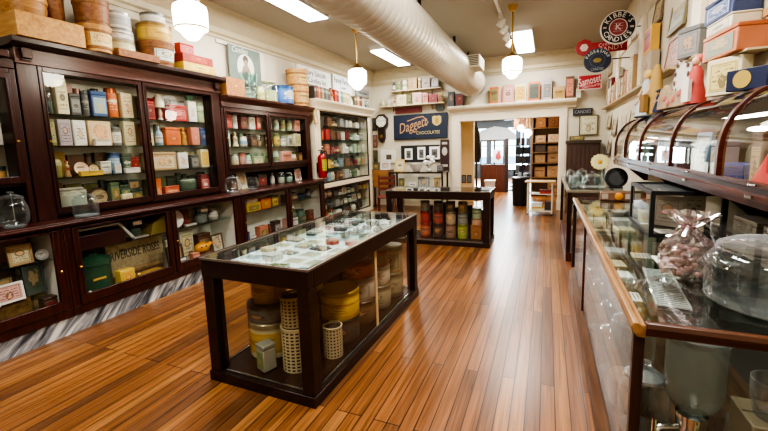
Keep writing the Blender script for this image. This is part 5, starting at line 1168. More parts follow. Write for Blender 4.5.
for j in range(mm+1):
    t_ = j/mm; z = .30*t_
    r = (.085 if t_ < .5 else .085-.06*((t_-.5)/.3) if t_ < .8 else .025+.07*(t_-.8)/.2)*(1 if t_ > .04 else .8)
    for k in range(n):
        a = 2*PI*k/n; rr = r*(1+random.uniform(-.13, .13)); vs.append((rr*math.cos(a)*1.15, rr*math.sin(a), z+random.uniform(-.006, .006)*(0 if j == 0 else 1)))
for j in range(mm):
    for k in range(n): k2 = (k+1) % n; fs.append((j*n+k, j*n+k2, (j+1)*n+k2, (j+1)*n+k))
MB().add(vs, fs).build('film', PINKG, bag, smooth=False)
m = MB()
for k in range(60):
    a = random.uniform(0, 2*PI); q = random.uniform(0, .06); m.ell((q*math.cos(a), q*math.sin(a)*.8, .015+random.uniform(0, .13)), (.014, .011, .011), 8, 5)
m.build('sweets', plain((196, 166, 160), .4, 0, .3), bag)['kind'] = 'stuff'
MB().lathe([(.027, .228), (.032, .234), (.027, .242)], 14, cap0=False, cap1=False).build('tie', plain((170, 120, 120)), bag)
bag2 = thing('cellophane_bag', 'flat crumpled clear cellophane bag lying before the pink one', 'bag', (.455, 1.93, TT+.001), R(20))
vs, fs = [], []
for i in range(13):
    for j in range(9):
        e = min(i, 12-i, j*1.4, (8-j)*1.4); vs.append((-.1+.2*i/12, -.07+.14*j/8, (0.002 if e < .5 else .012+random.uniform(0, .03))))
for i in range(12):
    for j in range(8): fs.append((i*9+j, (i+1)*9+j, (i+1)*9+j+1, i*9+j+1))
MB().add(vs, fs).build('film', CUTG, bag2, smooth=False)
put('paper', .607, 2.33, TT+.001, R(18), .13, .22, .002, (240, 240, 238), c['white'], 'white printed notice card lying on the counter glass before the pink bag', ink=(150, 150, 156))
for o in [o for o in COL.objects if o.get('label', '').startswith('white printed notice card')]: o.location.x = .607; o.location.y = 2.355; o.rotation_euler = (0, 0, 0)
gl = thing('glass_dish', 'tall cut glass dish leaning up behind the pink bag', 'dish', (.86, 2.42, TT+.001))
MB().lathe([(.05, 0), (.055, .01), (.05, .05), (.075, .14), (.08, .2), (.076, .21)], 26, cap1=False).build('wall', CUTG, gl)
# black-framed glass box
bx = thing('glass_display_box', 'black-framed glass box with white cards standing on the counter', 'display box', (.63, 2.95, TT+.001))
W, D, H = .40, .66, .305; s = .026
m = MB()
for x0 in (0, W-s):
    for y0 in (0, D-s): m.box(x0, x0+s, y0, y0+s, 0, H)
for z0 in (0, H-s): m.box(s, W-s, 0, s, z0, z0+s).box(s, W-s, D-s, D, z0, z0+s).box(0, s, s, D-s, z0, z0+s).box(W-s, W, s, D-s, z0, z0+s)
m.build('frame', IRON, bx)
MB().box(s, W-s, s, D-s, .004, .01).build('floor_panel', plain((70, 66, 60)), bx)
for q in ((( .008, s, s), (.008, D-s, s), (.008, D-s, H-s), (.008, s, H-s)), ((s, .008, s), (W-s, .008, s), (W-s, .008, H-s), (s, .008, H-s)), ): MB().quad(*q).build('glass_pane', FG, bx, smooth=False)
MB().box(s, W-s, s, D-s, H-.02, H-.012).build('top_panel', plain((74, 78, 78), .25), bx)
put('card', .80, 3.30, TT+.0125, R(-40), .2, .02, .22, (226, 220, 204), (226, 222, 210), 'white upright card inside the black-framed glass box', ink=(160, 150, 140))
put('card', .92, 3.16, TT+.0125, R(-20), .12, .02, .25, (214, 206, 184), (206, 198, 176), 'tall narrow cream card inside the black-framed glass box')
put('paper', .76, 3.10, TT+.0125, R(-80), .16, .12, .003, (236, 236, 230), c['white'], 'white papers lying flat in the black-framed glass box')
put('flat', .73, 3.48, TT+.0125, R(-90), .14, .1, .08, (214, 206, 140), (220, 214, 160), 'pale yellow box in the far end of the black-framed glass box')
for k, (y, w, lab) in enumerate(((2.62, .26, 'pale file box under the curved case, behind the cut glass dish'), (2.28, .28, 'grey white file box under the curved case, behind the big jar'))):
    put('flat', 1.05, y, TT, R(-90), w, .12, .2, (150, 144, 130), (170, 164, 150), lab)
# far end of the counter: scale with dial, sunflower, glassware
sb = thing('wooden_scale_box', 'small wooden block with a round orange dial at the far end of the counter', 'scale', (.70, 4.76, TT+.001), R(0))
MB().box(-.15, .15, -.05, .05, 0, .09).build('body', plain((120, 84, 60), .5), sb, .006)
m = MB(); m.T = Matrix.Translation((.02, -.051, .047)) @ Matrix.Rotation(R(90), 4, 'X'); m.lathe([(.04, 0), (.04, .008), (.034, .012), (0, .012)], 24).build('dial', plain((214, 140, 40), .4), sb)
m = MB()
for s_ in (-.11, .11): m.box(s_-.03, s_+.03, -.0535, -.05, .02, .075)
m.build('side_plates', plain((176, 160, 140)), sb)

# second counter further along
c2 = thing('glass_counter', 'second glass counter beyond the first, closer to the doorway', 'counter', (0, 0, 0))
a0, a1, b0, b1, h2 = .27, 1.15, 5.62, 8.1, .97
MB().box(a0, a1, b0, b1, 0, .12).build('plinth', CHERRY, c2, .005)
for x0, y0 in ((a0, b0), (a0, b1-.05), (a1-.05, b0), (a1-.05, b1-.05)): MB().box(x0, x0+.05, y0, y0+.05, .12, h2-.03).build('corner_post', EBONY, c2)
m = MB().box(a0-.01, a0+.03, b0-.01, b1, h2-.03, h2).box(a0+.03, a1, b0-.01, b0+.03, h2-.03, h2).box(a0+.03, a1, b1-.03, b1, h2-.03, h2); m.build('top_rail', plain((150, 140, 120), .35, .3), c2)
MB().box(a0+.031, a1, b0+.031, b1-.031, h2-.012, h2-.002).build('glass_top', TOPGLASS, c2, smooth=False)
MB().quad((a0+.05, b0+.02, .12), (a1-.05, b0+.02, .12), (a1-.05, b0+.02, h2-.03), (a0+.05, b0+.02, h2-.03)).build('end_pane', FG, c2, smooth=False)
MB().quad((a0+.02, b0+.05, .12), (a0+.02, b1-.05, .12), (a0+.02, b1-.05, h2-.03), (a0+.02, b0+.05, h2-.03)).build('side_pane', FG, c2, smooth=False)
MB().box(a0+.06, a1-.02, b0+.06, b1-.06, .55, .56).build('shelf', SHELFG, c2, smooth=False)
for k, (x, y, kind, w, h, a, b, lab) in enumerate(((.42, 5.85, 'jar', .15, .26, 'silver', 'white', 'glass jar inside the second counter'), (.62, 5.82, 'bowl', .2, .1, 'silver', 'white', 'silver bowl inside the second counter'), (.85, 5.85, 'jar', .16, .25, 'grey', 'pale', 'grey-lidded jar inside the second counter'))):
    put(kind, x, y, .561, 0, w, w, h, c[a], c[b], lab)
put('tin', .45, 5.86, .121, 0, .2, .2, .3, c['dbrown'], c['tan'], 'dark tin on the floor of the second counter')
put('tin', .72, 5.86, .121, 0, .22, .2, .26, c['cream'], c['tan'], 'cream tin on the floor of the second counter')
dm = thing('glass_cake_dome', 'clear glass dome over a plate on the second counter', 'cake dome', (.60, 6.05, h2))
MB().lathe([(.15, 0), (.16, .008), (.15, .014)], 30).build('plate', CUTG, dm)
MB().lathe([(.135, .015), (.135, .08), (.11, .15), (.05, .185), (0, .19)], 30, cap0=False).build('dome', JARG, dm)
MB().ell((0, 0, .205), (.018, .018, .018), 12, 8).build('knob', CUTG, dm)
for k, (x, y, r, h) in enumerate(((.36, 5.95, .05, .16), (.42, 6.2, .055, .18), (.33, 6.4, .06, .2), (.5, 6.55, .06, .2))):
    candy_jar(x, y, h2, r+.02, h, f'small glass jar on the second counter, {ORD[k]} counting from its near end')
cc = thing('clock_wheel', 'round black wheel-like stand with spokes on the second counter', 'stand', (.86, 5.92, h2+.001))
m = MB(); m.T = Matrix.Translation((0, 0, .137)) @ Matrix.Rotation(R(84), 4, 'X')
m.lathe([(.095, -.03), (.135, -.03), (.135, .03), (.095, .03), (.095, -.03)], 28, cap0=False, cap1=False)
for k in range(4):
    a = PI*k/4; m.tube([(-.11*math.cos(a), -.11*math.sin(a), 0), (.11*math.cos(a), .11*math.sin(a), 0)], .008, 8)
m.build('wheel', IRON, cc); m = MB(); m.T = Matrix.Translation((0, 0, .137)) @ Matrix.Rotation(R(84), 4, 'X'); m.lathe([(.094, .009), (.094, .014)], 24); m.build('inner_disc', plain((74, 74, 74), .4), cc); MB().box(-.08, .08, -.05, .05, 0, .02).build('foot', IRON, cc)
sf = thing('sunflower_bouquet', 'big pale yellow artificial flower on the second counter', 'flower', (.72, 6.45, h2+.001))
MB().lathe([(.05, 0), (.06, .06), (.04, .14), (.05, .16)], 18).build('vase', JARG, sf)
MB().tube([(0, 0, .02), (.01, 0, .15), (-.0, -.02, .31)], .008, 6).build('stem', plain((80, 110, 60)), sf)
m = MB()
for k in range(14):
    a = 2*PI*k/14; m.T = Matrix.Translation((0, -.03, .33)) @ Matrix.Rotation(R(70), 4, 'X') @ Matrix.Rotation(a, 4, 'Z'); m.ell((.075, 0, 0), (.05, .034, .008), 8, 5)
m.build('petals', plain((222, 212, 150), .6), sf)
m = MB(); m.T = Matrix.Translation((0, -.036, .33)) @ Matrix.Rotation(R(70), 4, 'X'); m.ell((0, 0, 0), (.032, .032, .018), 14, 8); m.build('centre', plain((206, 160, 50), .7), sf)

# ------------------------------------------------------------------ curved glass case on the right wall
QX, QZ = .85, 1.29
cv = thing('curved_glass_case', 'long mahogany wall case with bent glass front above the counter', 'display case')
ribs = [.9, 1.74, 2.60, 3.48, 4.52, 5.32, 6.0]
ya, yb = ribs[0], ribs[-1]
MB().box(QX-.01, 1.185, ya, yb+.02, QZ, QZ+.03).build('bottom_board', CHERRY, cv, .004)
MB().ext([(QX-.02, QZ+.03), (QX-.02, QZ+.055), (QX-.005, QZ+.06), (QX-.005, QZ+.085), (QX-.016, QZ+.09), (QX-.016, QZ+.11), (QX+.015, QZ+.11), (QX+.015, QZ+.03)], ya, yb+.02, 'y').build('front_rail', CHERRY, cv)
MB().box(1.06, 1.185, ya, yb+.02, 1.845, 1.866).build('top_board', CHERRY, cv, .004)
MB().box(1.175, 1.185, ya, yb, QZ+.03, 1.845).build('back_board', plain((92, 82, 66), .6), cv)
def arc(dx=0.0, n=12):
    pts = [(QX-.002+dx, QZ+.11), (QX-.002+dx, QZ+.22)]
    for i in range(1, n+1):
        a = PI/2*i/n; pts.append((1.08-(1.08-QX+.002-dx)*math.cos(a), QZ+.22+(1.852-dx-QZ-.22)*math.sin(a)))
    return pts
for y in ribs:
    p = arc(-.012); q = arc(.022)
    MB().ext(p + q[::-1], y-.02, y+.02, 'y').build('rib', CHERRY, cv, .004)
for a, b in zip(ribs[:-1], ribs[1:]):
    p = arc(.0); m = MB(); vs = []; fs = []
    for x, z in p: vs += [(x, a+.021, z), (x, b-.021, z)]
    for i in range(len(p)-1): fs.append((2*i, 2*i+1, 2*i+3, 2*i+2))
    m.add(vs, fs).build('bent_pane', CURVED, cv)
    mid = (a+b)/2
    MB().box(QX-.03, QX-.02, mid-.03, mid+.03, QZ+.04, QZ+.055).build('pull_plate', STEEL, cv)
    MB().tube([(QX-.018, mid-.035, QZ+.1), (QX-.03, mid, QZ+.1), (QX-.018, mid+.035, QZ+.1)], .005, 8).build('drawer_pull', STEEL, cv)
pts = [(1.18, QZ+.03)] + [(x, z) for x, z in arc(.02)] + [(1.18, 1.85)]
MB().ext(pts, yb+.0205, yb+.022, 'y').build('end_pane', CURVED, cv)
for y in (1.3, 2.8, 4.3, 5.8):
    br = thing('wall_bracket', f'dark bracket holding up the curved wall case, {ORD[[1.3, 2.8, 4.3, 5.8].index(y)]} counting from the near end', 'bracket', (0, y, 0), 0)
    MB().ext([(1.19, QZ-.001), (.95, QZ-.001), (.95, QZ-.025), (1.15, QZ-.2), (1.19, QZ-.2)], -.015, .015, 'y').build('arm', CHERRY, br)
IZ = QZ+.031
rc = thing('red_cloth', 'bright red cloth draped over a stand inside the curved case', 'cloth', (.985, 2.26, IZ))
vs, fs = [], []
for j in range(9):
    t_ = j/8; w_ = .27*(1-t_)**.9+.05; 
    for k in range(20):
        a = 2*PI*k/20; f_ = 1+.10*math.sin(5*a)*(1-t_)
        vs.append((.095*(1-t_*.8)*f_*math.cos(a), w_*f_*math.sin(a)-.12*t_, .42*t_))
for j in range(8):
    for k in range(20): k2 = (k+1) % 20; fs.append((j*20+k, j*20+k2, (j+1)*20+k2, (j+1)*20+k))
fs.append(tuple(160+k for k in range(20)))
MB().add(vs, fs).build('folds', plain((206, 44, 46), .7, 0, .06), rc)
put('flat', 1.08, 2.95, IZ, R(-90), .3, .1, .12, (52, 66, 130), (60, 76, 150), 'blue box inside the curved case, second bay')
put('tin', 1.09, 3.25, IZ, R(-90), .16, .1, .26, c['lilac'], c['pale'], 'pale lilac tin inside the curved case')
put('tin', 1.09, 2.70, IZ, R(-90), .12, .1, .3, c['brown'], c['tan'], 'brown tin inside the curved case by the rib')
put('frame', 1.1, 3.75, IZ, R(-90), .3, .03, .32, c['lblue'], c['white'], 'blue and white framed print inside the curved case', ink=(70, 110, 170))
put('tin', 1.08, 4.1, IZ, R(-90), .2, .1, .25, c['dgrey'], c['lblue'], 'dark and blue tin inside the curved case')
put('tin', 1.08, 4.38, IZ, R(-90), .16, .1, .3, c['pale'], c['white'], 'pale tin inside the curved case, third bay')
put('frame', 1.1, 4.9, IZ, R(-90), .34, .03, .3, c['white'], c['lblue'], 'white framed blue print inside the curved case, fourth bay', ink=(60, 110, 150))
put('tin', 1.08, 5.62, IZ, R(-90), .26, .1, .27, c['mint'], c['lblue'], 'mint tin in the last bay of the curved case')

# dolls and packages on top of the curved case
QT = 1.867
bk = put('box', 1.06, 3.20, QT, R(-62), .23, .08, .232, (232, 222, 186), (228, 208, 130), 'tall cream and yellow package with doll print on the curved case', ink=(90, 80, 60))
nb = thing('navy_box', 'navy blue box with a round gold seal on the curved case', 'box', (1.07, 2.93, QT+.001), R(-58))
MB().box(-.11, .11, -.03, .03, 0, .12).build('body', plain((30, 40, 72), .45), nb, .003)
m = MB(); m.T = Matrix.Translation((-.02, -.031, .062)) @ Matrix.Rotation(R(90), 4, 'X'); m.lathe([(.05, 0), (.05, .002), (0, .002)], 26).build('gold_seal', plain((186, 160, 80), .4), nb)
cush = thing('quilted_cushion', 'flowered quilted cushion with scalloped edge leaning on the curved case', 'cushion', (1.06, 4.28, QT+.004), R(-80)); cush.scale = (.9, 1, 1)
m = MB(); m.T = Matrix.Rotation(R(-10), 4, 'X')
m.ext([(-.34, .0), (.34, 0), (.36, .06), (.30, .22), (.18, .17), (.02, .15), (-.16, .17), (-.28, .24), (-.36, .2), (-.36, .06)], -.035, .02, 'y')
cv_ = m.build('cover', plain((158, 136, 108), .8, 0, .35, .5, 14), cush, .012)
m = MB(); m.T = Matrix.Rotation(R(-10), 4, 'X')
for fx, fz in ((-.2, .1), (-.02, .08), (.17, .09), (-.1, .05), (.08, .12)): m.ell((fx, -.036, fz), (.04, .006, .032), 10, 6)
m.build('embroidered_flowers', plain((176, 96, 86), .8, 0, .25, .5, 30), cush)
dl = thing('lace_doily', 'white lace doily ringed with dark medallions behind the cushion', 'doily', (1.135, 4.46, QT+.001), R(-86))
m = MB(); m.T = Matrix.Translation((0, .01, .30)) @ Matrix.Rotation(R(86), 4, 'X'); m.lathe([(.19, 0), (.19, .012), (0, .014)], 30).build('lace', plain((222, 216, 206), .8), dl)
for k in range(11):
    a = 2*PI*k/11; MB().ell((.155*math.cos(a), -.008, .30+.155*math.sin(a)), (.026, .006, .026), 8, 5).build('medallion', plain((112, 82, 74), .6), dl)
MB().box(-.04, .04, .015, .03, 0, .3).build('stand', plain((120, 90, 60)), dl)
rcl = thing('red_ribbon_doll', 'red and pink dressed cloth doll leaning beside the cushion', 'doll', (1.06, 3.80, QT+.001), R(-75))
MB().lathe([(.085, 0), (.08, .06), (.055, .2), (.05, .3), (.025, .35)], 18).build('body', plain((186, 74, 66), .7, 0, .25), rcl)
MB().ell((0, -.008, .395), (.034, .034, .045), 14, 9).build('head', plain((214, 170, 140), .6), rcl)
MB().box(-.05, .05, -.09, -.06, .02, .22).build('white_apron', plain((226, 214, 206), .7), rcl)
MB().ell((0, .012, .415), (.042, .038, .04), 12, 8).build('bonnet', plain((206, 110, 96), .7), rcl); rcl.scale = (.85, .85, .82)
def doll(x, y, label, dress, hair, skin, h, hat=None, rz=-75):
    t = thing('costume_doll', label, 'doll', (x, y, QT+.001), R(rz))
    MB().lathe([(.11*h*2, 0), (.105*h*2, .02), (.075*h*2, h*.3), (.04*h*2, h*.52), (.05*h*2, h*.66), (.03*h*2, h*.76), (.018*h*2, h*.8)], 20).build('dress', plain(dress, .7), t)
    MB().ell((0, 0, h*.87), (h*.075, h*.075, h*.09), 14, 10).build('head', plain(skin, .6), t)
    MB().ell((0, .012, h*.9), (h*.11, h*.1, h*.1), 12, 8).build('hair', plain(hair, .8, 0, .25), t)
    for s in (-1, 1):
        MB().tube([(s*h*.1, 0, h*.68), (s*h*.17, -.02, h*.54), (s*h*.13, -.06, h*.44)], [h*.035, h*.028, h*.022], 8).build('arm', plain(skin, .6), t)
    if hat: MB().lathe([(h*.16, h*.93), (h*.1, h*.95), (h*.08, h*1.02), (0, h*1.03)], 14).build('hat', plain(hat), t)
    return t
doll(1.02, 5.24, 'blond doll in a pale blue and cream dress on the curved case', (190, 200, 196), (222, 190, 110), (222, 176, 140), .5)
doll(1.06, 5.66, 'dark dressed doll with crossed arms beside the blond doll', (60, 64, 76), (70, 56, 50), (206, 170, 140), .36)
doll(1.02, 4.72, 'navy dressed doll between cushion and tan cloth figure', (34, 38, 74), (40, 34, 40), (196, 160, 130), .22, (30, 34, 70))
tan = thing('draped_figure', 'tall ochre draped cloth figure beside the blond doll', 'figure', (1.04, 4.93, QT+.001), R(-80))
MB().lathe([(.075, 0), (.075, .05), (.062, .25), (.045, .42), (.02, .5), (0, .51)], 18).build('drape', plain((176, 142, 80), .8), tan)
MB().box(-.05, .05, -.13, -.085, .02, .2).build('front_fold', plain((140, 106, 56), .8), tan)

# ledge, pilasters and wall goods, right wall
ld = MB().ext([(RW-.002, 2.27), (RW-.10, 2.285), (RW-.11, 2.31), (RW-.002, 2.31)], 4.72, 9.9, 'y').build('wall_ledge', plain((196, 174, 136), .5)); tag(ld, 'long cream picture ledge along the wall above the curved case', 'ledge')
ls = MB().box(RW-.13, RW-.002, 3.0, 3.55, 2.104, 2.115).build('wall_shelf', plain((206, 190, 156), .5)); tag(ls, 'short cream shelf under the grey-green and orange box', 'shelf')
l2 = MB().box(RW-.13, RW-.002, 3.9, 4.2, 2.249, 2.26).build('wall_shelf', plain((206, 190, 156), .5)); tag(l2, 'tiny cream shelf holding the tilted grey tin', 'shelf')
wl_ = MB().box(RW-.03, RW-.002, 1.6, 3.12, 2.30, 2.345).build('picture_rail', plain((176, 132, 84), .5)); tag(wl_, 'thin wooden picture rail behind the dark blue box', 'rail')
m = MB()
for y in (4.15, 6.35, 8.3): m.box(RW-.05, RW, y, y+.22, 2.35, 3.25)
structure('trim_5', m.box(RW-.03, RW, 6.6, 8.3, 3.1, 3.25), CREAM, .006)
LD = 2.1155
put('tin', 1.10, 3.27, LD, R(-84), .42, .17, .165, (196, 108, 66), (132, 140, 124), 'large box with grey-green front and orange end on the ledge', ink=(110, 118, 104))
put('tin', 1.10, 3.33, LD+.1665, R(-86), .34, .15, .085, (228, 220, 196), (222, 212, 190), 'cream box on the grey-green and orange one')
put('tin', 1.10, 3.36, LD+.253, R(-84), .36, .15, .14, (36, 54, 104), (64, 84, 136), 'dark blue box topmost on the ledge stack', ink=(200, 206, 214))
put('tin', 1.10, 4.05, 2.2605, R(-60), .2, .12, .24, (120, 122, 124), (140, 136, 134), 'tilted grey tin on the ledge', ink=(90, 90, 96))
put('frame', 1.165, 4.95, 2.32, R(-90), .56, .03, .33, (150, 100, 76), (176, 120, 96), 'reddish picture in a brown frame standing on the ledge', ink=(120, 80, 60))
put('frame', 1.175, 4.95, 2.68, R(-90), .56, .03, .46, (120, 110, 76), (170, 176, 160), 'picture of pale figures in an olive frame above the reddish picture', ink=(110, 120, 110))
put('box', 1.135, 5.72, 2.3105, R(-90), .42, .09, .32, (176, 156, 130), (190, 170, 146), 'tan carton on the ledge below the yellow-orange package', ink=(150, 100, 80))
put('box', 1.135, 5.74, 2.633, R(-90), .36, .09, .30, (222, 166, 60), (190, 70, 60), 'yellow-orange package standing on the tan carton')
put('frame', 1.17, 6.9, 1.72, R(-90), .55, .03, .45, (110, 100, 84), (200, 186, 150), 'framed picture with figures below the ledge', ink=(120, 70, 60))
put('frame', 1.17, 7.75, 1.7, R(-90), .5, .03, .5, (214, 210, 196), (206, 200, 186), 'white framed picture below the ledge', ink=(110, 120, 120))
put('frame', 1.17, 8.6, 1.7, R(-90), .5, .03, .5, (90, 76, 60), (190, 176, 140), 'dark framed picture below the ledge')
put('frame', 1.17, 6.85, 1.2, R(-90), .5, .03, .4, (206, 206, 200), (196, 200, 196), 'pale framed card low on the wall behind the sunflower', ink=(90, 110, 130))

random.seed(19)
yy = 6.62
for k in range(11):
    w_ = random.uniform(.14, .24); a = ['tan', 'cream', 'salmon', 'gold', 'brown', 'pale', 'orange', 'lgreen', 'dred', 'cream', 'grey'][k]
    put('box', RW-.062, yy+w_/2, 2.3105, R(-90), w_, .07, random.uniform(.28, .55), c[a], c[['cream', 'white', 'tan', 'pale'][k % 4]], f'{CN[a]} upright carton on the picture ledge, {ORD[k]} towards the far corner', ink=random.choice([(120, 60, 50), (70, 70, 60), (90, 60, 40)]))
    yy += w_+.05
random.seed(17)
for k, (y, z, w, h, a, b, lab) in enumerate(((5.75, 2.96, .4, .3, (120, 96, 70), (190, 170, 130), 'brown framed print above the yellow-orange package'), (7.05, 3.1-.0, .4, .1, (150, 130, 96), (200, 186, 150), 'small wide framed print high by the corner pilaster'), (9.5, 2.95, .4, .3, (176, 150, 110), (206, 190, 160), 'tan framed print high in the far corner'),
    (5.9, 1.93, .4, .3, (130, 100, 70), (186, 130, 96), 'orange-brown framed print just above the curved case end'), (6.4, 1.45, .4, .36, (190, 186, 170), (214, 206, 186), 'cream framed print beyond the end of the curved case'), (7.3, 1.25, .4, .36, (90, 70, 56), (176, 150, 120), 'brown framed print low on the wall beyond the curved case'),
    (8.1, 1.2, .4, .4, (206, 200, 186), (196, 170, 150), 'white framed print low on the wall over the second counter'), (9.3, 1.85, .5, .36, (110, 90, 60), (200, 190, 160), 'olive framed print below the ledge next to the corner'), (9.2, 1.3, .5, .4, (60, 50, 46), (150, 140, 120), 'dark framed print low on the wall next to the corner'))):
    put('frame', 1.172, y, z, R(-90), w, .03, h, a, b, lab, ink=random.choice([(110, 70, 60), (60, 80, 90), (90, 80, 60)]))
# hanging trade signs
def disc_sign(name, label, loc, r, sx, layers, words, rz=0.0, rod=None):
    t = thing(name, label, 'sign', loc, rz)
    for i, (q, col, nm) in enumerate(layers):
        m = MB(); m.T = Matrix.Diagonal((sx, 1, 1, 1)) @ Matrix.Rotation(R(90), 4, 'X')
        d = .012+i*.0025
        m.lathe([(r*q, -d), (r*q, d)], 40).build(nm, plain(col, .4, 0, .04), t)
    return t
kb = disc_sign('round_sign', 'round black and white hanging sign with red centre', (.88, 6.5, 3.165), .225, .98, [(1.0, (232, 230, 222), 'white_rim'), (.93, (26, 24, 26), 'black_ring'), (.52, (226, 206, 200), 'pale_ring'), (.46, (150, 60, 66), 'red_disc')], None)
kb.rotation_euler = (0, R(4), 0)
S_ = []
top = "KIBBE'S"; bot = 'CANDIES'
for i, ch in enumerate(top):
    a = R(150) - R(120)*i/(len(top)-1); S_.append((ch, .163*math.cos(a), .163*math.sin(a), .064, .07, a-PI/2))
for i, ch in enumerate(bot):
    a = R(210) + R(120)*i/(len(bot)-1); S_.append((ch, .163*math.cos(a), .163*math.sin(a), .064, .06, a+PI/2))
lettering(S_, plain((236, 232, 226), .5, 0, 0), kb, -.0185, bold=.0008)
lettering([('K', 0, 0, .085, .09, 0)], plain((232, 214, 206), .5, 0, 0), kb, -.021, name='centre_mark')
m = MB()
for k in range(4): m.box(-.06+.0*k, .06, -.021, -.0205, -.055+.035*k, -.05+.035*k)
for s in (-1, 1): m.box(s*.165-.022, s*.165+.022, -.0195, -.0185, -.012, .012)
m.build('small_stripes', plain((206, 180, 176)), kb)
MB().tube([(.22, 0, 0), (.31, 0, 0)], .008, 8).build('mounting_arm', IRON, kb)
rs = thing('flange_sign', 'red hanging sign shaped like a wrapped sweet, behind the round one', 'sign', (.66, 7.0, 3.045), 0, rx=0)
m = MB(); m.T = Matrix.Translation((-.16, 0, 0)) @ Matrix.Rotation(R(90), 4, 'X'); m.lathe([(.125, -.012), (.125, .012)], 8).build('hexagon', plain((170, 40, 46), .4), rs)
m = MB(); m.T = Matrix.Translation((-.16, 0, 0)) @ Matrix.Rotation(R(90), 4, 'X'); m.lathe([(.06, -.015), (.06, .015)], 6).build('pale_centre', plain((226, 214, 200), .4), rs)
MB().box(-.06, .42, -.01, .01, -.10, .06).build('arm_board', plain((176, 42, 48), .4), rs, .004)
lettering([('CANDY', .2, -.05, .07, .4, R(6)), ('Cream', .14, .02, .055, .3, R(10))], plain((232, 206, 200), .5, 0, 0), rs, -.0115)
ov = disc_sign('oval_sign', 'oval dark blue hanging sign with gold middle, below the red one', (.67, 6.8, 2.80), .175, 1.05, [(1.0, (60, 70, 90), 'rim'), (.95, (24, 30, 46), 'dark_ring'), (.58, (50, 66, 110), 'blue_ring'), (.5, (34, 38, 44), 'centre')], None)
S_ = []
for i, ch in enumerate('PAGE&SHAW'):
    a = R(158) - R(136)*i/8; S_.append((ch, .148*math.cos(a), .132*math.sin(a), .042, .036, (a-PI/2)*.9))
lettering(S_, plain((190, 196, 196), .5, 0, 0), ov, -.0185, bold=.0015)
lettering([('CANDIES', 0, -.128, .04, .17, 0)], plain((160, 166, 170), .5, 0, 0), ov, -.0185, name='lower_lettering')
MB().ell((0, -.018, 0), (.06, .006, .035), 14, 8).build('gold_emblem', plain((150, 130, 70), .4), ov)
MB().tube([(.19, 0, 0), (.42, 0, 0)], .008, 8).build('mounting_arm', IRON, ov)
# ------------------------------------------------------------------ back wall, around the blue sign
BY = BW-.02
def bw_sign(x0, x1, z0, z1, col, label, words, ink, edge=None, y=BY-.015):
    return wall_board((x0+x1)/2, y, z0, x1-x0, z1-z0, 0, col, label, words, ink, edge=edge)
bs = bw_sign(-3.85, -2.37, 1.80, 2.455, (26, 38, 60), 'large dark blue sign with gold script lettering and a gold shield', [], (0, 0, 0), (24, 28, 36))
lettering([('Daggett', -.22, .36, .27, .84, R(14))], plain((184, 142, 98), .5, 0, .1), bs, -.0135, .45)
lettering([('CHOCOLATES', .22, .16, .085, .64, R(1))], plain((206, 190, 130), .5, 0, .05), bs, -.0135, name='lower_lettering')
m = MB().ext([(-.36, .49), (-.06, .58), (.1, .595), (.09, .57), (-.06, .555), (-.34, .475)], -.0145, -.0135, 'y').ext([(.1, .595), (.24, .43), (.21, .39), (-.08, .27), (-.08, .285), (.19, .4), (.215, .43), (.085, .575)], -.0145, -.0135, 'y').build('script_flourish', plain((186, 140, 96), .5), bs)
MB().ext([(.34, .56), (.40, .585), (.46, .57), (.52, .585), (.58, .56), (.58, .42), (.54, .36), (.46, .325), (.38, .36), (.34, .42)], -.0155, -.0135, 'y').build('gold_shield', plain((206, 184, 110), .5), bs)
MB().ext([(.42, .53), (.50, .53), (.52, .49), (.50, .45), (.52, .42), (.50, .385), (.42, .385)], -.0168, -.0158, 'y').build('shield_mark', plain((180, 140, 60), .5), bs)
bw_sign(-3.80, -3.045, 2.50, 2.655, (116, 36, 34), 'narrow dark red board above the large blue sign', [('Fine Chocolates', 0, .075, .06, .62, 0)], (140, 64, 56))
pq = thing('wall_plaque', 'dark shield shaped plaque over the corner of the large blue sign', 'plaque', (-2.565, BY, 2.49))
MB().ext([(-.12, .16), (.12, .16), (.125, .08), (.08, .01), (0, 0), (-.08, .01), (-.125, .08)], -.02, .015, 'y').build('shield', plain((70, 74, 66), .4, .4), pq)
clk = thing('wall_clock', 'dark octagonal wall clock with drop pendulum case', 'clock', (-4.19, BY-.072, 2.31))
m = MB(); m.T = Matrix.Rotation(R(90), 4, 'X') @ Matrix.Rotation(R(22.5), 4, 'Z'); m.lathe([(.2, -.05), (.215, -.02), (.2, .04), (.16, .05), (.155, .035)], 8, cap1=False); m.build('octagonal_case', plain((44, 28, 22), .35), clk)
m = MB(); m.T = Matrix.Rotation(R(90), 4, 'X'); m.lathe([(.157, .034), (0, .036)], 32, cap0=False); m.build('dial', plain((220, 216, 204), .5), clk)
m = MB()
for k in range(12):
    a = PI*k/6; m.T = Matrix.Rotation(a, 4, 'Y'); m.box(-.005, .005, -.039, -.037, .115, .14)
m.T = Matrix.Rotation(R(-60), 4, 'Y'); m.box(-.005, .005, -.040, -.038, 0, .09); m.T = Matrix.Rotation(R(75), 4, 'Y'); m.box(-.004, .004, -.041, -.039, 0, .12)
m.build('hands_and_marks', IRON, clk)
MB().ext([(-.1, -.19), (.1, -.19), (.1, -.44), (.06, -.54), (0, -.57), (-.06, -.54), (-.1, -.44)], -.03, .05, 'y').build('drop_case', plain((50, 32, 25), .35), clk)
m = MB(); m.T = Matrix.Translation((0, -.032, -.4)) @ Matrix.Rotation(R(90), 4, 'X'); m.lathe([(.045, 0), (.045, .004), (0, .008)], 20); m.build('pendulum_window', plain((150, 120, 70), .3, .5), clk)
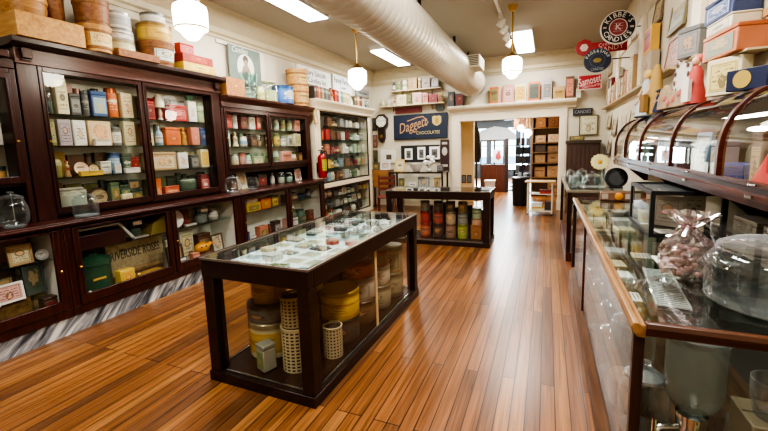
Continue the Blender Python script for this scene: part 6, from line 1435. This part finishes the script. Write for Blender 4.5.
for k, (z0, z1, lab) in enumerate(((2.08, 2.42, 'narrow dark framed print in the corner beside the clock'), (1.62, 1.96, 'narrow brown framed print in the corner under the first'), (.95, 1.54, 'tall narrow dark frame in the corner, lowest of three'))):
    t = thing('framed_picture', lab, 'picture', (-4.43, BY, z0)); w = .065
    MB().box(-w, w, -.012, .012, 0, z1-z0).build('moulding', plain(((54, 56, 48), (110, 76, 62), (70, 66, 44))[k], .4), t, .003)
    MB().box(-w*.66, w*.66, -.0135, -.0125, .03, z1-z0-.03).build('print', printed(((84, 86, 74), (150, 110, 90), (96, 92, 64))[k], (50, 40, 34)), t)
def back_shelf(x0, x1, z, y0, label):
    t = thing('wall_shelf', label, 'shelf', ((x0+x1)/2, BW-.002, z))
    L = (x1-x0)/2
    MB().box(-L, L, y0-BW, 0, -.028, 0).build('board', CREAMD, t, .003)
    for s in (-L*.6, L*.6): MB().ext([(0, -.028), (y0-BW+.05, -.028), (0, -.16)], s-.012, s+.012, 'x').build('bracket', CREAMD, t)
    return t
back_shelf(-3.86, -2.50, 3.08, 9.78, 'upper cream shelf of small packages high on the back wall')
back_shelf(-4.22, -2.40, 2.70, 9.76, 'lower cream shelf just above the dark red board')
UPS = 'the upper back-wall shelf'; LOS = 'the lower back-wall shelf'
row(-3.84, -2.52, 9.79, 3.0805, [('bottle', .09, .1, .27, c['dgrey'], c['white'], 'dark bottle with white label'), ('tin', .12, .08, .22, c['lgreen'], c['green'], 'green tin'), ('crock', .16, .1, .26, c['white'], c['lgreen'], 'white and green jar'), ('box', .24, .1, .28, c['gold'], c['tan'], 'wide golden carton'), ('tin', .07, .1, .25, c['olive'], c['gold'], 'olive tin'), ('box', .22, .1, .24, (150, 130, 116), (160, 146, 130), 'faded brown picture box'), ('frame', .2, .03, .24, c['dgrey'], c['silver'], 'dark framed photograph')], UPS, 'x', 0)
row(-4.2, -2.42, 9.78, 2.7005, [('crock', .13, .1, .2, c['lgreen'], c['cream'], 'flowered green jar'), ('bowl', .16, .1, .13, c['pale'], c['pink'], 'pale bowl'), ('figure', .12, .1, .2, c['tan'], c['brown'], 'brown and tan figurine'), ('box', .26, .1, .26, c['cream'], c['cream'], 'cream carton'), ('tin', .12, .1, .24, c['olive'], c['dgreen'], 'olive green tin'), ('box', .24, .1, .28, (224, 200, 170), c['pink'], 'peach carton'), ('box', .14, .1, .26, c['pink'], c['salmon'], 'pink carton'), ('tin', .22, .1, .2, (160, 50, 66), c['dred'], 'crimson tin'), ('tin', .11, .1, .22, c['gold'], c['brown'], 'gold brown tin')], LOS, 'x', 0)
# framed board of photographs, posters
fb = thing('photo_board', 'black board holding three mounted portrait photographs', 'photo board', (-3.10, BY-.01, 1.20))
MB().box(-.56, .515, -.012, .012, 0, .44).build('board', plain((38, 38, 40), .5), fb, .004)
for k, (x, w, h) in enumerate(((-.34, .22, .3), (.02, .22, .33), (.38, .28, .33))):
    q = MB().box(x-w/2, x+w/2, -.018, -.0125, .06, .06+h).build('photo_mount', WHITE, fb); MB().box(x-w*.28, x+w*.28, -.0195, -.0185, .1, .06+h*.8).ell((x, -.0195, .06+h*.62), (w*.14, .002, h*.12), 10, 6).build('photograph', printed((110, 108, 104), (40, 40, 40), rows=3), q)
dp2 = thing('wall_poster', 'tall dark maroon poster with white mark beside the doorway trim', 'poster', (-2.45, BY-.01, .92))
MB().box(-.115, .115, -.01, .01, 0, .84).build('board', plain((58, 36, 34), .5), dp2, .003)
MB().ell((0, -.011, .54), (.07, .003, .11), 14, 10).box(-.08, .08, -.0125, -.0105, .14, .2).box(-.07, .07, -.0125, -.0105, .72, .78).build('pale_print', plain((186, 176, 166), .5), dp2)
cp = thing('framed_picture', 'cream framed certificate below the wall clock', 'picture', (-4.03, BY-.005, 1.17))
MB().box(-.27, .27, -.014, .014, 0, .42).build('moulding', plain((206, 196, 170), .5), cp, .004)
MB().box(-.23, .23, -.0155, -.0145, .04, .38).build('mount', plain((226, 222, 208), .6), cp); MB().box(-.07, .09, -.0165, -.0155, .1, .24).build('print', plain((90, 84, 70), .6), cp)
# small display case before the back wall
dc = thing('tabletop_display_case', 'low glass display case on dark legs below the photo board', 'display case', (-2.98, 9.35, 0))
W2, D2 = .68, .26
for sx in (-1, 1):
    for sy in (-1, 1): MB().box(sx*W2-.02, sx*W2+.02, sy*D2-.02, sy*D2+.02, 0, .98).build('leg', EBONY, dc)
MB().box(-W2-.02, W2+.02, -D2-.02, D2+.02, .5, .54).build('case_floor', EBONY, dc)
m = MB()
for s in (-1, 1): m.box(-W2+.02, W2-.02, s*D2-.02, s*D2+.02, .945, .98).box(s*W2-.02, s*W2+.02, -D2+.02, D2-.02, .945, .98)
m.build('top_frame', EBONY, dc)
MB().box(-W2-.02, W2+.02, -D2-.02, D2+.02, .981, .987).build('glass_top', TOPGLASS, dc, smooth=False)
MB().quad((-W2+.02, -D2, .54), (W2-.02, -D2, .54), (W2-.02, -D2, .945), (-W2+.02, -D2, .945)).build('glass_pane', PANE, dc, smooth=False)
for k, (x, kind, w, h, a, b, lab) in enumerate(((-3.45, 'card', .16, .26, 'dgreen', 'olive', 'dark green card inside the low display case'), (-3.15, 'card', .18, .16, 'white', 'white', 'white card with a tag inside the low display case'), (-2.85, 'frame', .3, .3, 'grey', 'silver', 'grey framed photograph inside the low display case'), (-2.5, 'frame', .22, .3, 'cream', 'tan', 'cream framed print inside the low display case'))):
    put(kind, x, 9.35, .541, 0, w, .03, h, c[a], c[b], lab)
TZ3 = .988
put('frame', -3.46, 9.30, TZ3, R(8), .24, .03, .3, c['yellow'], c['cream'], 'yellow framed portrait standing on the low display case', ink=(70, 60, 50))
put('bowl', -3.02, 9.32, TZ3, 0, .34, .3, .2, c['white'], c['white'], 'large white bowl on the low display case')
wp = thing('white_flower_arrangement', 'white ruffled ornament behind the large white bowl', 'ornament', (-2.72, 9.42, TZ3))
m = MB(); random.seed(4)
for k in range(22): m.ell((random.uniform(-.12, .12), random.uniform(-.05, .05), .2+random.uniform(-.06, .16)), (.05, .045, .045), 8, 6)
m.build('ruffles', plain((232, 230, 224), .7), wp)
MB().lathe([(.06, 0), (.07, .02), (.03, .06), (.05, .15)], 16).build('stand', c and plain((190, 186, 176)), wp)
put('box', -2.42, 9.36, TZ3, 0, .14, .1, .14, c['dgrey'], c['grey'], 'small dark box on the low display case by the doorway')
# oak drawer unit in the corner
du = thing('card_drawer_unit', 'small oak unit of drawers in the corner under the certificate', 'drawer unit', (-4.08, 9.5, 0))
MB().box(-.3, .3, -.2, .2, .56, 1.02).build('carcass', plain((128, 88, 52), .5), du, .004)
for r_ in range(3):
    for k in range(2):
        d = MB().box(-.285+k*.29, -.005+k*.29, -.212, -.2, .575+r_*.148, .71+r_*.148).build('drawer', plain((150, 106, 62), .5), du, .003)
        MB().ell((-.145+k*.29, -.22, .64+r_*.148), (.02, .012, .01), 10, 6).build('knob', BRASS, d)
for sx in (-.26, .26):
    for sy in (-.16, .16): MB().box(sx-.02, sx+.02, sy-.02, sy+.02, 0, .56).build('leg', plain((110, 60, 36), .5), du)
put('frame', -3.92, 9.45, 1.021, R(10), .26, .03, .2, c['white'], c['silver'], 'white photo card standing on the oak drawer unit')
put('tin', -4.2, 9.5, 1.021, 0, .16, .1, .2, (96, 84, 56), c['olive'], 'olive box on the oak drawer unit')
chr_ = thing('wooden_chair', 'reddish wooden chair back between the bookcase and the showcase', 'chair', (-3.45, 8.35, 0), R(20))
for sx in (-.19, .19):
    MB().tube([(sx, .19, 0), (sx, .18, .45), (sx, .24, .95)], .018, 8).build('leg', plain((96, 40, 28), .4), chr_); MB().tube([(sx, -.18, 0), (sx, -.18, .44)], .018, 8).build('leg', plain((96, 40, 28), .4), chr_)
MB().box(-.22, .22, -.21, .2, .44, .475).build('seat', plain((110, 48, 32), .4), chr_, .01)
m = MB()
for k in range(3): m.box(-.18, .18, .2+.018*k, .215+.018*k, .58+.13*k, .65+.13*k)
m.build('backrest', plain((102, 42, 28), .4), chr_)

# shelf over the doorway: posters and packages
HZ = 2.5755
hd = [(-.96-.22, 'box', .2, .41, 'orange', 'olive', 'narrow orange and green carton standing over the doorway'), (-.86, 'card', .26, .44, 'salmon', 'pink', 'upright card of a pink lady over the doorway'), (-.575, 'box', .25, .26+.16, 'cream', 'yellow', 'cream carton with orange emblem over the doorway'), (-.28, 'box', .25, .45, 'orange', 'dgreen', 'carton of green and orange halves over the doorway'), (-.02+.02, 'tin', .2, .5, 'lilac', 'grey', 'lilac grey tall tin over the doorway'), (.25, 'tin', .24, .3, 'tan', 'gold', 'tan tin with gold label over the doorway'), (.47, 'box', .17, .5, 'brown', 'salmon', 'brown and salmon carton at the end of the doorway shelf')]
for x, k, w, h, a, b, lab in hd: put(k, x-.02, 9.885, HZ, 0, w, .09, h-.02, c[a], c[b], lab, ink=(150, 60, 40) if 'emblem' in lab else (80, 50, 40))
put('box', -2.24, 9.88, HZ, 0, .16, .12, .36, (52, 58, 66), c['dgrey'], 'dark blue-black carton at the near end of the doorway shelf, beside the duct')
put('box', -2.03, 9.88, HZ, 0, .2, .12, .3, (70, 50, 48), c['dred'], 'dark red-brown box over the doorway below the duct')
put('flat', .63, 9.90, HZ, 0, .1, .08, .2, c['pale'], c['cream'], 'small pale box at the very end of the doorway shelf')
bw_sign(.60, 1.06, 2.72, 3.04, (166, 34, 42), 'red sign with slanted white script over the doorway corner', [('Samoset', .0, .185, .17, .42, R(12)), ('CHOCOLATES', .03, .07, .045, .36, R(8))], (226, 206, 200), (200, 180, 170), y=9.72)
bw_sign(.535, .93, 2.19, 2.345, (44, 44, 48), 'small black sign with grey lettering beside the doorway', [('CANDIES', 0, .078, .075, .33, 0)], (150, 152, 156))
px = thing('framed_picture', 'framed pale print of a scene beside the doorway under the black sign', 'picture', (.86, BY-.01, 1.74))
MB().box(-.19, .19, -.014, .014, 0, .45).build('moulding', plain((96, 84, 50), .5), px, .004); MB().box(-.165, .165, -.0155, -.0145, .025, .425).build('print', printed((206, 200, 170), (130, 120, 90), rows=5), px)
wc = thing('slatted_cabinet', 'dark brown slatted wooden cabinet standing against the wall beside the doorway', 'cabinet', (.75, 9.80, 0))
MB().box(-.33, .33, -.12, .15, 0, 1.56).build('carcass', WALNUT, wc, .005)
m = MB()
for k in range(7): m.box(-.30+k*.087, -.30+k*.087+.07, -.132, -.12, .05, 1.5)
m.build('front_slats', plain((72, 48, 38), .5), wc); MB().box(-.35, .35, -.15, .16, 1.56, 1.63).build('top', plain((64, 50, 34), .5), wc, .006)
put('box', .62, 9.80, 1.631, 0, .3, .16, .1, (84, 74, 44), c['olive'], 'low olive box on the dark slatted cabinet')
# trolley in the doorway
tr = thing('serving_trolley', 'cream metal trolley with wooden top in the doorway', 'trolley', (-.11, 9.28, 0), R(-3))
for sx in (-.25, .25):
    for sy in (-.17, .17): MB().box(sx-.014, sx+.014, sy-.014, sy+.014, .05, .735).build('leg', plain((206, 200, 180), .4), tr); MB().ell((sx, sy, .026), (.012, .025, .025), 10, 8).build('wheel', IRON, tr)
MB().box(-.31, .31, -.22, .22, .736, .765).build('top', plain((176, 140, 96), .5), tr, .004)
for z in (.47, .09): MB().box(-.235, .235, -.18, .18, z, z+.018).build('shelf', plain((200, 194, 174), .4), tr)
put('flat', .0, 9.25, .489, 0, .24, .2, .08, c['red'], c['dred'], 'red box on the trolley shelf')
put('flat', -.16, 9.25, .109, R(5), .24, .24, .08, c['cream'], c['yellow'], 'cream papers box on the trolley floor')
put('flat', -.17, 9.26, .1915, R(-6), .22, .22, .08, c['white'], c['white'], 'white papers on the cream box of the trolley')
put('box', .06, 9.22, .109, R(-8), .14, .1, .2, c['dgrey'], c['black'], 'black box leaning on the trolley floor')

# ------------------------------------------------------------------ the next room
CZ2 = 2.75
FR = plaster((214, 200, 172))
structure('wall_far_left', MB().box(-3.6, -3.5, BW+.15, 19, 0, CZ2), FR)
structure('wall_far_right', MB().box(.9, 1.0, BW+.15, 19, 0, CZ2), FR)
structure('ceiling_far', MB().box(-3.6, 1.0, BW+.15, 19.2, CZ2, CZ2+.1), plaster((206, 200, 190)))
structure('partition_far', MB().box(-2.45, -1.86, 10.9, 11.0, 0, CZ2-.01).box(-2.45, -2.37, 10.16, 10.9, 0, CZ2-.01), plaster((226, 196, 146)))
m = MB().box(-3.5, .9, 19, 19.12, 0, .7).box(-3.5, .9, 19, 19.12, 2.35, CZ2)
for x in (-3.5, -2.62, -1.86, -1.3, -.72, .1): m.box(x, x+.16, 19, 19.12, .7, 2.35)
structure('wall_far_end', m.box(.26, .9, 19, 19.12, .7, 2.35), plain((60, 62, 70), .6))
for k, (x0, x1) in enumerate(((-3.34, -2.62), (-2.46, -1.86), (-1.70, -1.3), (-1.14, -.72), (-.56, .1))):
    structure(f'window_{k+1}', MB().box(x0, x0+.03, 19.03, 19.08, .7, 2.35).box(x1-.03, x1, 19.03, 19.08, .7, 2.35).box(x0+.03, x1-.03, 19.03, 19.08, 1.5, 1.54).quad((x0+.03, 19.05, .7), (x1-.03, 19.05, .7), (x1-.03, 19.05, 2.35), (x0+.03, 19.05, 2.35), 1), [plain((50, 52, 60), .5), PANE])
structure('exterior_ground', MB().box(-30, 30, 24, 60, -.3, -.2), plain((120, 150, 170), .8))
# panelled booth front with glazed top
bt = thing('booth_partition', 'dark panelled booth partition with a glazed upper part in the next room', 'partition', (-1.62, 13.4, 0))
MB().box(-.4, .36, -.03, .03, 0, .93).build('panelled_base', wood((84, 42, 30), (56, 26, 19), .35), bt)
m = MB()
for k in range(3): m.box(-.37+k*.245, -.15+k*.245, -.038, -.03, .12, .82)
m.build('raised_panels', wood((92, 46, 32), (60, 28, 20), .35), bt)
MB().box(.36, .47, -.05, .05, 0, 1.78).box(-.44, -.4, -.03, .03, 0, 1.75).box(-.4, .36, -.025, .025, 1.70, 1.75).build('posts', plain((42, 32, 30), .4), bt)
MB().quad((-.4, 0, .93), (.36, 0, .93), (.36, 0, 1.7), (-.4, 0, 1.7)).build('glass_pane', PANE, bt, smooth=False)
ps = thing('window_poster', 'red and white figure poster behind the booth glass', 'poster', (-1.52, 13.46, 1.0))
MB().box(-.14, .14, 0, .012, 0, .42).build('sheet', plain((206, 222, 226), .6), ps); MB().ell((.03, -.004, .2), (.09, .004, .12), 12, 8).ell((.05, -.004, .34), (.04, .004, .05), 10, 6).build('red_figure', plain((170, 60, 66), .6), ps)
aw = thing('window_awning', 'pale arched awning shape over the booth in the next room', 'awning', (-1.75, 14.6, 1.74))
MB().ext([(-.75, 0), (.75, 0), (.72, .2), (.45, .42), (0, .5), (-.45, .38), (-.72, .14)], -.02, .02, 'y').build('arch', plain((206, 214, 222), .6), aw); MB().box(-.03, .03, -.02, .02, -1.74, 0).build('post', plain((60, 56, 56)), aw)
cn = thing('coat_stand', 'dark post draped with clothing just inside the doorway', 'stand', (-1.87, 11.4, 0))
MB().lathe([(.14, 0), (.14, .03), (.03, .05), (.025, 2.3), (0, 2.32)], 14).build('pole', plain((40, 30, 26), .5), cn); MB().lathe([(.1, 1.1), (.13, 1.4), (.1, 1.9), (.04, 2.15)], 14).build('draped_coat', plain((52, 44, 44), .8), cn)
bn = thing('waste_bin', 'white square waste bin beside the booth partition', 'bin', (-1.55, 11.9, 0))
MB().ext([(-.11, 0), (.11, 0), (.14, .5), (-.14, .5)], -.13, .13, 'y').build('body', plain((214, 206, 196), .5), bn, .01); MB().box(-.155, .155, -.15, .15, .5, .54).build('rim', WHITE, bn, .008)
for k, (x, y, w, lab) in enumerate(((-1.0, 14.0, .34, 'dark dining table with painted-in blue light in the next room, closest to the doorway'), (-1.05, 15.3, .36, 'second dining table in the next room'), (-1.1, 16.6, .38, 'third dining table in the next room'))):
    t = thing('dining_table', lab, 'table', (x, y, 0)); MB().box(-w, w, -.4, .4, .72, .76).build('tabletop', plain((96, 110, 140), .12, 0, .03), t, .006)  # blue of the window light is painted into the tabletop colour
    MB().lathe([(.22, 0), (.22, .03), (.05, .06), (.04, .7), (.1, .72)], 16).build('pedestal', IRON, t)
ck = thing('trash_barrel', 'black round barrel standing just beyond the trolley', 'barrel', (-.60, 10.6, 0))
MB().lathe([(.19, 0), (.2, .02), (.22, .68), (.235, .70), (.235, .73), (.2, .75), (0, .76)], 26).build('body', plain((24, 26, 28), .4), ck)
ds = thing('gift_rack', 'black wire rack hung with small packets beyond the barrel', 'rack', (-.62, 11.7, 0))
MB().lathe([(.2, 0), (.2, .03), (.03, .05), (.025, 1.9), (0, 1.92)], 14).build('pole', IRON, ds)
for k in range(5):
    for q in range(6):
        a = 2*PI*q/6+k*.4; x_, y_ = .15*math.cos(a), .15*math.sin(a)
        MB().box(x_-.05, x_+.05, y_-.012, y_+.012, .55+k*.25, .75+k*.25).build('packet', plain(random.choice([(60, 62, 66), (120, 126, 130), (40, 44, 60), (90, 60, 56), (150, 160, 166), (70, 70, 74)]), .4), ds)
# shelving full of brown boxes at the right of the next room
sh = thing('storage_shelving', 'tall wooden shelving stacked with brown boxes in the next room', 'shelving', (.18, 12.7, 0))
for s in (-.58, .58): MB().box(s-.02, s+.02, -.18, .18, 0, 2.6).build('upright', plain((120, 88, 58), .5), sh)
MB().box(-.56, .56, .165, .18, 0, 2.6).build('back_panel', plain((110, 82, 56), .6), sh)
for z in (.55, .98, 1.30, 1.58, 2.02): MB().box(-.56, .56, -.18, .164, z, z+.03).build('shelf_board', plain((132, 98, 64), .5), sh)
k = 0
for z, hs, cols_ in ((.581, .37, ((170, 128, 84), (176, 136, 92), (160, 120, 80))), (1.011, .27, ((182, 142, 98), (168, 128, 86), (176, 138, 96))), (1.331, .22, ((60, 50, 46), (140, 104, 70), (80, 64, 54))), (1.611, .26, ((190, 150, 110), (206, 180, 150), (170, 130, 92))), (2.051, .35, ((150, 92, 44), (128, 70, 36), (176, 120, 60)))):
    for q in range(3):
        put('box', -.18+q*.36, 12.7, z, 0, .3, .26, hs*(.8+.2*((q*7+k) % 3)/2), cols_[q], tuple(min(255, v+14) for v in cols_[q]), f'brown storage box, {ORD[q]} across on the {ORD[k]} shelving board from the floor', group='storage boxes on the shelving', ink=(90, 60, 40)); 
    k += 1
put('box', .3, 12.7, .001, 0, .5, .3, .45, (150, 108, 68), (160, 120, 80), 'large brown box on the floor under the shelving')
hb = thing('high_shelf', 'high wooden shelf running across the next room below its ceiling', 'shelf', (-.72, 12.7, 2.03))
MB().box(-.28, .28, -.15, .15, 0, .03).build('board', plain((150, 110, 70), .5), hb); MB().box(-.27, -.25, -.01, .01, .03, .72).build('hanger_rod', IRON, hb)
for q, (w, col) in enumerate(((.16, (150, 96, 44)), (.17, (110, 60, 34)), (.15, (170, 124, 66)))):
    put('box', -.86+q*.165, 12.7, 2.061, 0, w-.01, .2, .28+.04*q, col, tuple(min(255, v+16) for v in col), f'brown box on the high shelf of the next room, {ORD[q]} from its free end')
for x, y, z, lab in ((-.72, 12.2, 2.05, 'round white globe lamp hanging in the next room, higher one'), (-.5, 12.0, 1.90, 'round white globe lamp hanging lower in the next room')):
    t = thing('pendant_lamp', lab, 'pendant lamp', (x, y, z)); MB().ell((0, 0, 0), (.1, .1, .1), 18, 12).build('globe', glow((255, 240, 220), 6, 'far_globe'), t); MB().tube([(0, 0, .095), (0, 0, CZ2-z)], .008, 8).build('stem', IRON, t)
fl = thing('ceiling_light_panel', 'ceiling light panel glowing in the next room', 'ceiling light', (-1.35, 12.3, CZ2-.06))
MB().box(-.3, .3, -.5, .5, 0, .055).build('housing', WHITE, fl); MB().box(-.27, .27, -.47, .47, -.015, 0).build('diffuser', TUBE, fl)
area('far_panel_or_fill_light', (-1.35, 12.3, CZ2-.09), .5, .9, 120, (1, .97, .92))
area('far_panel_or_fill_light', (-1.0, 16.5, CZ2-.03), 1.2, 1.2, 240, (.8, .92, 1))  # bluish fill light without a fixture, added to brighten the next room
area('window_light', (-1.6, 18.9, 1.5), 3.6, 1.6, 420, (.7, .88, 1), (R(-90), 0, 0))
cf = thing('ceiling_fan', 'dark ceiling fan in the next room', 'fan', (-.95, 14.5, CZ2))
MB().tube([(0, 0, 0), (0, 0, -.25)], .015, 8).lathe([(.08, -.36), (.1, -.33), (.1, -.27), (.04, -.25)], 18).build('motor', IRON, cf)
for k in range(5):
    m = MB(); m.T = Matrix.Rotation(2*PI*k/5, 4, 'Z') @ Matrix.Rotation(R(10), 4, 'X'); m.box(.09, .55, -.06, .06, -.31, -.302); m.build('blade', plain((50, 40, 36), .5), cf)
ph = None
for k in range(3):
    t = thing('framed_picture', f'small framed photo low on the tan partition, {ORD[k]} from the door trim', 'picture', (-2.28+.15*k, 10.885, .55), 0, 'photos on the tan partition')
    MB().box(-.06, .06, -.01, .01, 0, .22).build('moulding', IRON, t); MB().box(-.045, .045, -.0115, -.0105, .02, .2).build('print', plain((120, 120, 124)), t)
